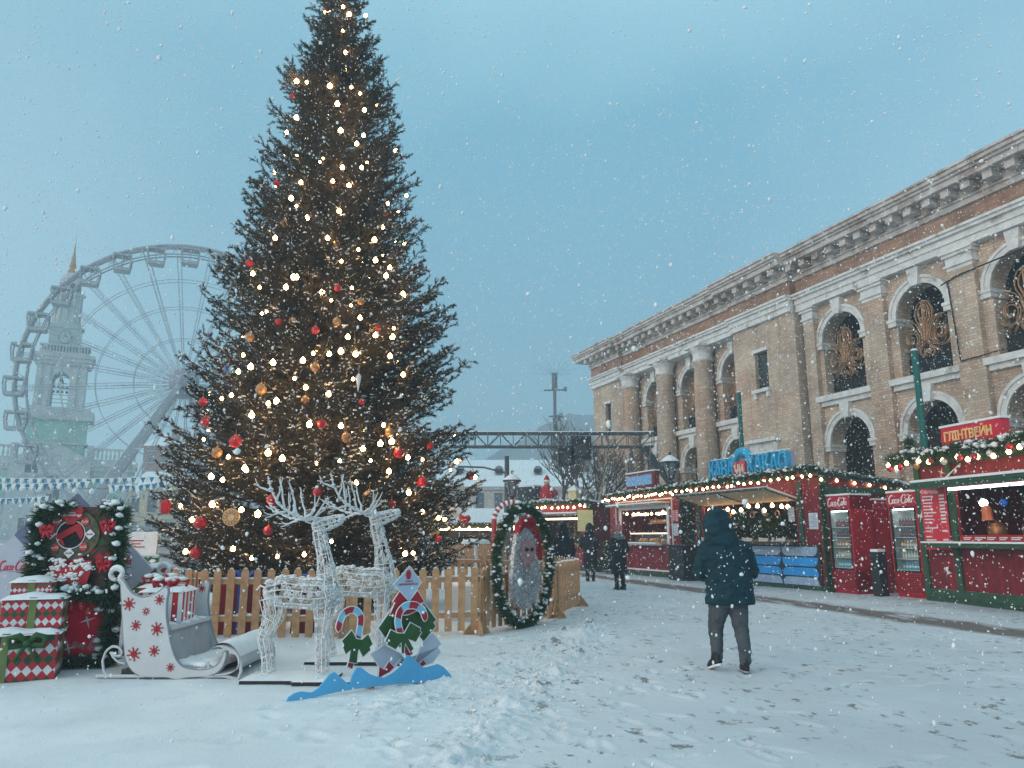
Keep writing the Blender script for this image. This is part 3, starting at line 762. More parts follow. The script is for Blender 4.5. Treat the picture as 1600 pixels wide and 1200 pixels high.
tag(m.build('cable', BLACK), 'black cable looped down the brick pier between two right arches', 'cable')

# ------------------------------------------------------------------ far buildings on the left: church with bell tower
def church():
    PALE = mat('church_white', (.50, .50, .49), .85, .12, .8, dirt=((.36, .37, .37), .6, .58)); GRN = mat('church_green', (.30, .48, .40), .85, .15, .6)
    PANE = mat('far_pane', (.10, .10, .12), .3, .1, 3)
    T = thing('bell_tower_church', 'pale church with green wall fields and clock tower under a golden spire', 'church', (0, 0, 0))
    y = 100
    m = MB(); m.box(-76, -49, y, y+16, 0, 11.3)
    for x in (-75, -71.5, -66.2, -64.6, -58.6, -57.2, -52.6, -50.2): m.box(x-.5, x+.5, y-.35, y, 0, 10.2)
    m.box(-76.3, -48.7, y-.6, y+16, 10.2, 10.8); m.box(-76.6, -48.4, y-.9, y+16, 10.8, 11.5)
    m.box(-66.5, -55.3, y-1.2, y, 0, 11.5)
    m.build('wall', PALE, T)
    m = MB()
    for a, b in ((-71, -66.8), (-55.2, -50.6)): m.box(a, b, y-.1, y+.1, 5.6, 9.6)
    m.build('green_field', GRN, T)
    for c, wd in ((-69, 1.7), (-53, 1.7), (-74, 1.2)):
        m = MB(); m.prism([(-wd, 0), (wd, 0)]+[(wd*cos(PI*k/12), 4.6+wd*sin(PI*k/12)) for k in range(13)], lambda u, v, q: (c+u, y-.12+q, v), -.06, .06); wn = m.build('arch_window', PANE, T)
        m = MB()
        for k in range(12):
            a0, a1 = PI*k/12, PI*(k+1)/12
            m.prism([(wd*cos(a0), 4.6+wd*sin(a0)), (wd*cos(a1), 4.6+wd*sin(a1)), ((wd+.6)*cos(a1), 4.6+(wd+.6)*sin(a1)), ((wd+.6)*cos(a0), 4.6+(wd+.6)*sin(a0))], lambda u, v, q: (c+u, y-.12+q, v), -.25, .05)
        m.build('frame', PALE, wn)
    for c, z in ((-60.2, 5.3), (-63.5, 9.7), (-58.5, 1.2), (-63.5, 1.2)):
        m = MB(); m.box(c-.9, c+.9, y-1.3, y-1.22, z, z+2.7); wn = m.build('window', PANE, T)
        m = MB()
        for a, b, z0, z1 in ((-1.2, -.9, -.3, 3), (.9, 1.2, -.3, 3), (-.9, .9, 2.7, 3), (-.9, .9, -.3, 0), (-.06, .06, 0, 2.7)): m.box(c+a, c+b, y-1.45, y-1.3, z+z0, z+z1)
        m.build('frame', PALE, wn)
    for a, b in ((-76, -66.6), (-55.4, -49)):
        m = MB(); m.box(a, b, y-.5, y+.1, 11.5, 11.8); m.box(a, b, y-.5, y+.1, 13.0, 13.3)
        x = a+.3
        while x < b-.2: m.lathe([(.10, 11.8), (.22, 12.2), (.1, 12.7), (.16, 13)], (x, y-.2, 0), 6); x += .62
        m.build('balustrade', PALE, T)
    for x in (-66.2, -55.6, -49.3): m = MB(); m.box(x-.5, x+.5, y-.7, y+.3, 11.5, 13.6); m.build('pedestal', PALE, T)
    m = MB(); m.prism([(-66.6, 11.5), (-55.2, 11.5), (-60.9, 14.0)], lambda u, v, q: (u, y+q, v), -1.3, 0); m.build('pediment', PALE, T)
    m = MB(); m.box(-65, -56.6, y, y+9, 11.5, 17.2); m.build('green_tier', GRN, T)
    m = MB(); m.box(-65.4, -56.2, y-.4, y+9.4, 13.6, 13.9); m.box(-66, -55.7, y-1, y+10, 16.9, 18.1); m.box(-65.4, -56.3, y-.4, y+9.3, 18.1, 18.6); m.build('ledge', PALE, T)
    m = MB(); c = -61.0
    m.box(-64.6, c-1.25, y, y+8, 18.6, 24.4); m.box(c+1.25, -57.4, y, y+8, 18.6, 24.4)
    for k in range(10):
        a0, a1 = PI*k/10, PI*(k+1)/10; x0, x1 = c-1.25*cos(a0), c-1.25*cos(a1)
        m.add([(x, yy, z) for yy in (y, y+8) for x, z in ((x0, 22.2+1.25*sin(a0)), (x1, 22.2+1.25*sin(a1)), (x1, 24.4), (x0, 24.4))], [(0, 1, 2, 3), (4, 5, 6, 7), (0, 1, 5, 4)])
    for x in (-64.2, -62.9, -59.1, -57.8): m.box(x-.35, x+.35, y-.35, y, 18.6, 24.2)
    m.build('belfry', PALE, T)
    m = MB()
    for z in (19.3, 19.8, 20.4, 21.3, 22.0, 22.8): m.tube([(c-1.25, y+2, z), (c+1.25, y+2, z)], .05, 4)
    for z, n in ((21.0, 4), (21.7, 4)):
        for k in range(n): x = c-.95+k*.63; m.lathe([(.24, z-.35), (.16, z-.1), (.08, z)], (x, y+2, 0), 8)
    m.lathe([(.4, 22.0), (.26, 22.5), (.1, 22.8)], (c, y+2, 0), 10); m.build('bells', mat('bell_bronze', (.06, .055, .05), .5), T)
    m = MB(); m.box(-64.9, -57.0, y-.5, y+8.5, 24.4, 24.9); m.box(-65.3, -56.7, y-.9, y+9, 24.9, 25.4); m.box(-65.7, -56.4, y-1.2, y+9.3, 25.4, 25.9)
    m.box(-64.6, -57.3, y-.4, y+8, 25.9, 26.2); m.box(-64.6, -57.3, y-.4, y+8, 27.0, 27.2)
    x = -64.4
    while x < -57.5: m.box(x-.1, x+.1, y-.3, y-.1, 26.2, 27); m.box(x-.1, x+.1, y+7.6, y+7.8, 26.2, 27); x += .45
    m.build('entablature', PALE, T)
    m = MB(); m.box(-63.5, -58.9, y+1, y+6, 25.9, 30.1); m.box(-63.8, -58.6, y+.7, y+6.3, 29.7, 30.2); m.build('clock_tier', mat('pale_green_plaster', (.42, .47, .43), .85, .12, 1), T)
    m = MB(); m.lathe([(.95, 0), (1.0, .1), (.95, .18), (.8, .18)], (-61.2, y+1.0, 28.4), 20, 0, Matrix.Rotation(PI/2, 3, 'X'))
    cf = m.build('clock_face', mat('clock_white', (.5, .5, .5), .6), T)
    m = MB(); m.beam((-61.2, y+.78, 28.4), (-61.2, y+.78, 29.05), .1, .04); m.beam((-61.2, y+.78, 28.4), (-60.75, y+.78, 28.5), .1, .04)
    for k in range(24):
        a0, a1 = 2*PI*k/24, 2*PI*(k+1)/24; m.beam((-61.2+.9*cos(a0), y+.8, 28.4+.9*sin(a0)), (-61.2+.9*cos(a1), y+.8, 28.4+.9*sin(a1)), .12, .05)
    m.build('clock_hands', mat('clock_dark', (.06, .06, .06), .6), cf)
    cx, cyy = -61.4, y+3.5
    m = MB(); m.lathe([(2.3, 30.2), (2.3, 30.5), (1.85, 30.6), (1.8, 34.2), (2.1, 34.4), (2.5, 34.6), (2.5, 34.8), (1.6, 34.9)], (cx, cyy, 0), 24)
    for k in range(12): a = 2*PI*k/12; m.lathe([(.2, 30.6), (.18, 34.3)], (cx+1.95*cos(a), cyy+1.95*sin(a), 0), 8)
    m.build('drum', PALE, T)
    m = MB(); m.lathe([(1.55, 34.8), (1.5, 36.6), (1.7, 36.7), (1.55, 37.1), (1.0, 37.7), (.5, 38.0)], (cx, cyy, 0), 20)
    m.build('lantern_tier', PALE, T)
    m = MB()
    for k in range(8): a = 2*PI*k/8+.2; m.obox((cx+1.5*cos(a), cyy+1.5*sin(a), 35.7), (.2, .65, 1.3), Matrix.Rotation(a, 3, 'Z'))
    m.build('lantern_window', PANE, T)
    m = MB(); m.lathe([(.75, 37.9), (.7, 38.1), (.45, 38.6), (.55, 38.9), (.3, 39.8), (.36, 40.0), (.14, 41), (.05, 42.6), (.02, 43.6)], (cx, cyy, 0), 10)
    m.build('spire', mat('spire_gold', (.45, .22, .09), .4, .2, 3, metal=.3), T)
    # the church front is turned a little away from the square
    a = rad(27); px_, py_ = -61.0, 100.0
    k = .42; kx = .82; T.rotation_euler = (0, 0, a); T.scale = (kx, k, 1); T.location = (px_-(px_*kx*cos(a)-py_*k*sin(a)), py_-(px_*kx*sin(a)+py_*k*cos(a)), 0)
church()

def plain_house(name, label, x0, x1, y, dep, h, wallm, roofh, cols, winz, ww, wh, chim=(), dorm=0, ledge=True):
    T = thing(name, label, 'building', ((x0+x1)/2, y, 0)); hw = (x1-x0)/2
    m = MB(); m.box(-hw, hw, 0, dep, 0, h)
    if ledge: m.box(-hw-.2, hw+.2, -.25, dep+.2, h-.35, h)
    m.build('wall', wallm, T)
    m = MB(); m.add([(-hw-.3, -.4, h), (hw+.3, -.4, h), (hw+.3, dep+.3, h), (-hw-.3, dep+.3, h), (-hw-.3, dep*.5, h+roofh), (hw+.3, dep*.5, h+roofh)], [(0, 1, 5, 4), (2, 3, 4, 5), (0, 4, 3), (1, 2, 5), (3, 2, 1, 0)])
    r = m.build('roof', SNOW, T)
    for cx_ in chim:
        m = MB(); m.box(cx_-.6, cx_+.6, dep*.25, dep*.25+1, h, h+roofh+.8); m.build('chimney', mat('chimney_brick', (.25, .16, .13), .9, .2, 3), r)
    for k in range(dorm):
        dx = -hw+2+k*(2*hw-4)/max(1, dorm-1); m = MB(); zz = h+roofh*.45
        m.box(dx-.45, dx+.45, dep*.18, dep*.3, zz-.6, zz+.6); m.lathe([(.5, 0), (.5, 1.4)], (dx, dep*.18, zz+.45), 10, 0, Matrix.Rotation(-PI/2, 3, 'X')); m.build('dormer', mat('dormer_grey', (.2, .2, .22), .7), r)
    fr = mat('far_frame', (.45, .43, .42), .8); PANE = mat('far_pane', (.10, .10, .12), .3, .1, 3)
    for z in winz:
        for k in range(cols):
            x = -hw+(k+.5)*2*hw/cols; m = MB(); m.box(x-ww/2, x+ww/2, -.05, .02, z, z+wh); wn = m.build('window', PANE, T)
            m = MB(); m.box(x-ww/2-.15, x+ww/2+.15, -.16, -.05, z+wh, z+wh+.2); m.box(x-ww/2-.15, x+ww/2+.15, -.16, -.05, z-.2, z); m.build('frame', fr, wn)
    return T
plain_house('long_house', 'long pale pink house with snowy roof behind the market stalls', -17, 14, 85, 12, 7.0, mat('pale_plaster', (.50, .42, .38), .85, .12, .5), 3.6, 15, (1.2, 4.4), .9, 1.9, (9.9,), 7)
plain_house('yellow_house', 'pale yellow house between the church and the fir tree', -46.5, -36, 92, 10, 7.5, mat('yellow_plaster', (.50, .42, .26), .85, .12, .5), 2.2, 5, (1.2, 4.4), 1.1, 2.0)
plain_house('brick_house', 'far brick house with chimneys showing above the church balustrade', -66, -40, 135, 12, 17.5, mat('far_brick', (.30, .17, .13), .9, .2, 1), 2.5, 10, (3, 7, 11, 14.6), 1.2, 1.9, (-9, -5, 0, 4, 9))
plain_house('grey_house', 'low grey house with snow covered roof right of the church', -50, -34, 112, 10, 9.3, mat('grey_plaster', (.34, .33, .34), .85, .12, .5), 3.5, 8, (2, 5.6), 1.1, 2.0)

# ------------------------------------------------------------------ ferris wheel
def ferris():
    WH = mat('wheel_white', (.40, .40, .42), .5, .06, 2); GR = mat('hub_grey', (.26, .28, .33), .5, .08, 2)
    psi = rad(24); hub = (-31.9, 72, 16.1); R = 13.95
    T = thing('ferris_wheel', 'white ferris wheel with hanging gondolas beside the church tower', 'ferris wheel', (hub[0], hub[1], 0), psi)
    hz = hub[2]; n = 28
    m = MB()
    for yy in (-.42, .42):
        for rr, th in ((R, .15), (R-.9, .07)):
            m.tube([(rr*cos(2*PI*k/112), yy, hz+rr*sin(2*PI*k/112)) for k in range(112)], th, 6, 0, True)
    for k in range(n*2):
        a = 2*PI*k/(n*2); m.tube([(R*cos(a), -.42, hz+R*sin(a)), (R*cos(a), .42, hz+R*sin(a))], .05, 4)
        m.tube([(R*cos(a), -.42, hz+R*sin(a)), ((R-.9)*cos(a+.05), -.42, hz+(R-.9)*sin(a+.05))], .04, 4)
    m.build('rim', WH, T)
    m = MB()
    for k in range(n):
        a = 2*PI*(k+.5)/n
        for yy in (-.42, .42):
            o = Vector((-sin(a), 0, cos(a)))
            p0 = Vector((.9*cos(a), yy*2.2, hz+.9*sin(a))); p1 = Vector((R*cos(a), yy, hz+R*sin(a)))
            m.tube([p0-o*.06, p1-o*.2], .038, 4); m.tube([p0+o*.06, p1+o*.2], .038, 4)
            for q in range(1, 9):
                c = p0.lerp(p1, q/9); g = .06+.14*q/9; m.tube([c-o*g, c+o*g], .025, 4)
    m.build('spokes', WH, T)
    m = MB()
    for rr in (4.4, 7.6, 10.4):
        for yy in (-.5, .5): m.tube([(rr*cos(2*PI*k/56), yy, hz+rr*sin(2*PI*k/56)) for k in range(56)], .035, 4, 0, True)
    m.build('tie_rings', WH, T)
    m = MB(); X = Matrix.Rotation(PI/2, 3, 'X'); m.lathe([(1.0, -1.5), (1.35, -1.2), (1.35, 1.2), (1.0, 1.5), (.4, 1.9)], (0, 0, hz), 24, 0, X); m.build('hub', GR, T)
    for sx in (-1, 1):
        for sy in (-1, 1):
            m = MB(); a = Vector((sx*.4, sy*1.7, hz-.4)); b = Vector((sx*9.2, sy*4.2, 0)); m.beam(a, b, .42, .5)
            a2 = a+Vector((sx*.0, 0, -.2)); 
            m.build('leg', WH, T)
    m = MB(); m.box(-10, 10, -4.8, 4.8, .15, .7); m.build('platform', GR, T)
    g0 = None
    for k in range(n):
        a = 2*PI*k/n+.03; p = ((R-.05)*cos(a), 0, hz+(R-.05)*sin(a))
        if g0 is None:
            m = MB(); w_, h_ = .78, 1.5
            m.tube([(0, -.75, 0), (0, .75, 0)], .06, 5)
            m.box(-w_, w_, -.65, .65, -.32, -.12); m.box(-w_*.9, w_*.9, -.65, .65, -h_-.32, -h_-.02)
            for sx in (-1, 1):
                for sy in (-1, 1): m.beam((sx*w_, sy*.6, -.2), (sx*(w_+.02), sy*.6, -h_*.55), .13, .13); m.beam((sx*(w_+.02), sy*.6, -h_*.5), (sx*w_*.85, sy*.6, -h_-.2), .13, .13)
            for sy in (-1, 1): m.beam((0, sy*.62, -.2), (0, sy*.62, -h_-.1), .06, .06)
            g0 = m.build('gondola', WH, T); g0.location = p
        else:
            c = g0.copy(); COL.objects.link(c); c.parent = T; c.location = p
ferris()

# ------------------------------------------------------------------ mast, gantry, lamps, poles, bare trees
def mast():
    T = thing('radio_mast', 'tall grey mast with whip aerials rising behind the truss gantry', 'mast', (6.33, 110, 0))
    MM = mat('mast_grey', (.12, .12, .13), .7)
    m = MB(); m.tube([(0, 0, 0), (0, 0, 16)], .34, 8); m.tube([(0, 0, 16), (0, 0, 23)], .24, 8); m.tube([(0, 0, 23), (0, 0, 25.4)], .42, 8); m.build('pole', MM, T)
    m = MB()
    for k in range(11):
        a = rad(10+160*k/10); L_ = rnd.uniform(2.2, 3.4); m.tube([(0, 0, 25.2), (L_*cos(a)*1.2, rnd.uniform(-1, 1), 25.2+L_*sin(a)*.75)], .022, 4)
    for z, l in ((22.8, 1.6), (18.9, .9), (18.4, .6)): m.tube([(-l, 0, z), (l, 0, z+.1)], .12, 5); m.box(l-.25, l+.2, -.2, .2, z-.1, z+.5)
    m.build('aerials', MM, T)
mast()
def gantry():
    T = thing('truss_gantry', 'dark steel truss gantry with snow on its top chord spanning the square', 'gantry', (0, 36, 0))
    x0, x1, zb, zt, dy = -11.5, 6.75, 5.72, 6.36, .5
    m = MB()
    for y in (-dy/2, dy/2):
        for z in (zb, zt): m.tube([(x0, y, z), (x1, y, z)], .05, 6)
        k = int((x1-x0)/.6)
        for i in range(k+1):
            x = x0+(x1-x0)*i/k; m.tube([(x, y, zb), (x, y, zt)], .024, 4)
            if i < k: m.tube([(x, y, zb if i % 2 else zt), (x+(x1-x0)/k, y, zt if i % 2 else zb)], .024, 4)
    for i in range(31):
        x = x0+(x1-x0)*i/30
        for z in (zb, zt): m.tube([(x, -dy/2, z), (x, dy/2, z)], .02, 4)
    m.build('boom', DMETAL, T)
    for yy in (-dy/2, dy/2): m = MB(); m.box(x0, x1, yy-.055, yy+.055, zt+.045, zt+.085); m.build('snow_cap', SNOW, T)
    for X0 in (5.7, x0+.2):
        m = MB(); s = .5
        for ax in (0, 1):
            for ay in (0, 1): m.tube([(X0+ax*s*1.7, (ay-.5)*s, 0), (X0+ax*s*1.7, (ay-.5)*s, zb)], .05, 6)
        for i in range(9):
            z = i*zb/9; z2 = (i+1)*zb/9
            for ay in (-.5, .5): m.tube([(X0, ay*s, z), (X0+s*1.7, ay*s, z2)], .025, 4); m.tube([(X0, ay*s, z2), (X0+s*1.7, ay*s, z2)], .025, 4)
        m.build('tower', DMETAL, T)
    m = MB(); m.beam((6.3, 0, 5.7), (8.1, .6, 3.4), .28, .25); m.build('brace', DMETAL, T)
    for i, (x, sz, z, lab) in enumerate(((3.25, .95, 5.05, 'large square black loudspeaker hung on gantry'), (2.55, .75, 4.75, 'smaller black loudspeaker hung left of the large one'))):
        S = thing('loudspeaker', lab, 'loudspeaker', (x, 35.6, z), 0, 'loudspeakers on the gantry')
        m = MB(); m.box(-sz/2, sz/2, -.3, .3, 0, sz*1.15); m.build('cabinet', BLACK, S)
        m = MB(); m.lathe([(sz*.33, 0), (sz*.33, .03), (sz*.1, .05)], (0, -.3, sz*.45), 16, 0, Matrix.Rotation(PI/2, 3, 'X')); m.build('cone', mat('cone_grey', (.045, .045, .05), .6), S)
        m = MB()
        for a in (-.25, .25): m.tube([(a, .1, sz*1.1), (a, .3, zb-z+.0)], .03, 4)
        m.build('bracket', BLACK, S)
gantry()
def street_lamp(loc, h, lab, grp):
    T = thing('street_lamp', lab, 'street lamp', loc, 0, grp)
    m = MB(); m.lathe([(.16, 0), (.16, .5), (.08, .7), (.055, h-.2), (.09, h-.15), (.09, h)], n=10); m.build('post', BLACK, T)
    m = MB()
    for k in range(6):
        a = 2*PI*k/6; m.tube([(.14*cos(a), .14*sin(a), h), (.36*cos(a), .36*sin(a), h+.72)], .024, 4)
    m.lathe([(.16, h), (.15, h+.04)], n=6); m.build('lantern_frame', BLACK, T)
    m = MB(); m.lathe([(.12, h+.03), (.34, h+.72)], n=6); m.build('lantern_glass', mat('lamp_glass', (.16, .17, .19), .2, .1, 4), T)
    m = MB(); m.lathe([(.45, h+.72), (.43, h+.78), (.2, h+.98), (.06, h+1.05), (.03, h+1.25)], n=12)
    cp = m.build('lantern_cap', BLACK, T)
    m = MB(); m.lathe([(.43, h+.79), (.38, h+.86), (.18, h+1.02), (.07, h+1.08)], n=12); m.build('snow_cap', SNOW, cp)
street_lamp((7.05, 33.7, 0), 4.0, 'black lantern street lamp rising behind the stall with blue letters', 'old style lantern street lamps')
street_lamp((0, 36, 0), 3.35, 'black lantern street lamp in front of the pale pink house', 'old style lantern street lamps')
T = thing('utility_pole', 'bare grey utility pole with one arm left of the lantern lamp', 'pole', (-.27, 40, 0))
m = MB(); m.tube([(0, 0, 0), (0, 0, 5.7)], [.16, .12], 8); m.build('pole', mat('pole_grey', (.1, .095, .1), .8), T)
m = MB(); m.tube([(0, 0, 4.8), (-1.2, 0, 5.1), (-2.6, 0, 5.15)], .05, 6); m.box(-.12, .35, -.15, .15, 4.0, 4.4); m.build('arm', mat('pole_grey', (.1, .095, .1), .8), T)
for nm, D, s, z, lab in (('a', 17.6, 0, 6.55, 'tall green pole behind the red mulled wine stall'), ('b', 19.6, 0, 7.35, 'green pole rising behind the blue letter sign')):
    px = (1434, 600) if nm == 'a' else (1157, 660)
    dd = ray(*px); t = D/(NX*dd[0]+NY*dd[1]); T = thing('green_pole', lab, 'pole', (dd[0]*t, dd[1]*t, 0), 0, 'green poles by the arcade')
    m = MB(); m.tube([(0, 0, 0), (0, 0, z)], .085, 10); m.build('post', mat('green_paint', (.01, .12, .105), .4, .12, 4), T)
    m = MB(); m.lathe([(.085, z), (.09, z+.03), (.05, z+.06)], n=10); m.build('cap', SNOW, T)

def bare_tree(loc, h, lab, seed, lean=0):
    r_ = random.Random(seed); T = thing('bare_tree', lab, 'tree', loc, 0, 'bare trees behind the stalls')
    tr = MB(); cr_ = MB()
    def grow(p, d, L_, r, depth):
        pts = [p]; q = Vector(p); dd = Vector(d)
        for k in range(4):
            dd = (dd+Vector((r_.gauss(0, .1), r_.gauss(0, .1), r_.gauss(.03, .06)))).normalized(); q = q+dd*L_/4; pts.append(q.copy())
        (tr if depth == 0 else cr_).tube(pts, [r, r*.9, r*.8, r*.7, r*.6], 6 if depth < 2 else 3, cap=False)
        if depth >= 5: return
        for k in range(r_.choice((3, 4)) if depth < 4 else 3):
            b = pts[r_.choice((2, 3, 4))]; a = r_.uniform(0, 2*PI); sp_ = r_.uniform(.35, .85)
            nd = (dd+Vector((cos(a)*sp_, sin(a)*sp_, r_.uniform(-.05, .35)))).normalized()
            grow(b, nd, L_*r_.uniform(.55, .8), max(.012, r*r_.uniform(.45, .62)), depth+1)
    grow(Vector((0, 0, 0)), Vector((lean, 0, 1)).normalized(), h*.36, h*.022, 0)
    bk = mat('dark_bark', (.075, .06, .055), .9, .2, 4, snow=.12)
    tr.build('trunk', bk, T); cr_.build('crown', bk, T)
bare_tree((2.6, 46, 0), 9.0, 'bare leafless tree below the truss beside the mast', 3)
bare_tree((4.3, 44, 0), 9.4, 'bare leafless tree leaning close to the brick arcade end', 8, .12)
bare_tree((5.2, 50, 0), 10.5, 'taller bare tree touching the corner of the arcade', 21, -.05)

# bunting and a row of unlit bulbs across the square on the left
def bunting(a, b, n, sag, sz, lab, off=0):
    T = thing('bunting', lab, 'bunting', (0, 0, 0), 0, 'blue and white bunting over the square')
    a = Vector(a); b = Vector(b); P = []
    for k in range(n+1):
        t = k/n; p = a.lerp(b, t); p.z -= sag*4*t*(1-t); P.append(p)
    m = MB(); m.tube(P, .012, 4); m.build('cord', WHITEP, T)
    cols = [mat('pennant_blue', (.03, .17, .32), .7, .1, 4), mat('pennant_white', (.68, .70, .66), .7, .06, 4)]
    for k in range(n):
        p = P[k].lerp(P[k+1], .5); d = (P[k+1]-P[k]); d.normalize(); s = sz; tw = rnd.uniform(-.25, .25)
        m = MB(); q = [p-d*s*.45, p+d*s*.45, p+Vector((rnd.uniform(-.03, .03), tw*s, -s*1.05))]
        nn = Vector((0, .006, 0)); m.add([x-nn for x in q]+[x+nn for x in q], [(0, 1, 2), (5, 4, 3), (0, 3, 4, 1), (1, 4, 5, 2), (2, 5, 3, 0)])
        m.build('pennant', cols[(k+off) % 2], T)
yb = 33
bunting(atY(-60, 744, yb), atY(262, 744, yb), 46, .12, .25, 'topmost bunting string of blue and white pennants behind the kiosk')
bunting(atY(-60, 752, yb-3), atY(140, 752, yb-3), 28, .1, .26, 'second bunting string left of the kiosk top')
bunting(atY(170, 757, yb-3), atY(260, 751, yb-3), 17, .1, .25, 'second bunting string right of the kiosk top', 1)
bunting(atY(-60, 778, yb-5), atY(75, 775, yb-5), 26, .06, .22, 'lowest bunting string running left of the kiosk garland')
bunting(atY(165, 778, yb-5), atY(262, 750, yb+4), 24, .35, .22, 'lowest bunting string climbing from kiosk towards the fir', 1)
string_lights('light_string', 'sagging string of unlit white bulbs hung before the church', [atY(-20+27*k, 761+(3 if k % 2 else 1), 40) for k in range(11)], r=.14, material=mat('unlit_bulb', (.78, .8, .82), .3, .02), drop=.2, cable=.016)
# barrier and notice behind the kiosk
T = thing('ice_rink_barrier', 'long low grey white barrier across the square behind the kiosk', 'barrier', (-22, 36, 0))
for k in range(9):
    m = MB(); m.box(-9+2*k+.02, -7+2*k-.02, -.05, .05, .05, 1.1); m.build('barrier_panel', mat('barrier_grey', (.34, .33, .34), .7, .12, 2), T)
m = MB(); m.box(-9, 9, -.09, .09, 1.1, 1.2); m.build('top_rail', mat('rail_snow', (.62, .62, .64), .7, snow=.4), T)
T = thing('notice_board', 'white notice with thin red lines standing behind the gift boxes', 'notice board', atY(218, 872, 15)[:2]+(0,))
m = MB(); m.box(-.32, .32, -.02, .02, .95, 1.6); m.build('board', WHITEP, T)
m = MB()
for k, wd in enumerate((.22, .18, .24)): m.box(-.25, -.25+wd*1.4, -.028, -.021, 1.42-k*.06, 1.44-k*.06)
m.build('printed_lines', REDB, T)
m = MB(); m.box(-.05, .05, -.02, .02, 0, .95); m.build('post', WOODD, T)
T = thing('wooden_bench', 'low wooden plank bench with snow left of the kiosk', 'bench', (-7.9, 11.2, 0), .1)
m = MB()
for k in range(3): m.box(-.9, .9, -.3+k*.21, -.12+k*.21, .72+.0*k, .77)
m.build('seat', mat('old_plank', (.28, .19, .14), .85, .2, 5, snow=.35), T)
for x in (-.7, .7): m = MB(); m.box(x-.05, x+.05, -.25, .25, 0, .72); m.build('leg', WOODD, T)

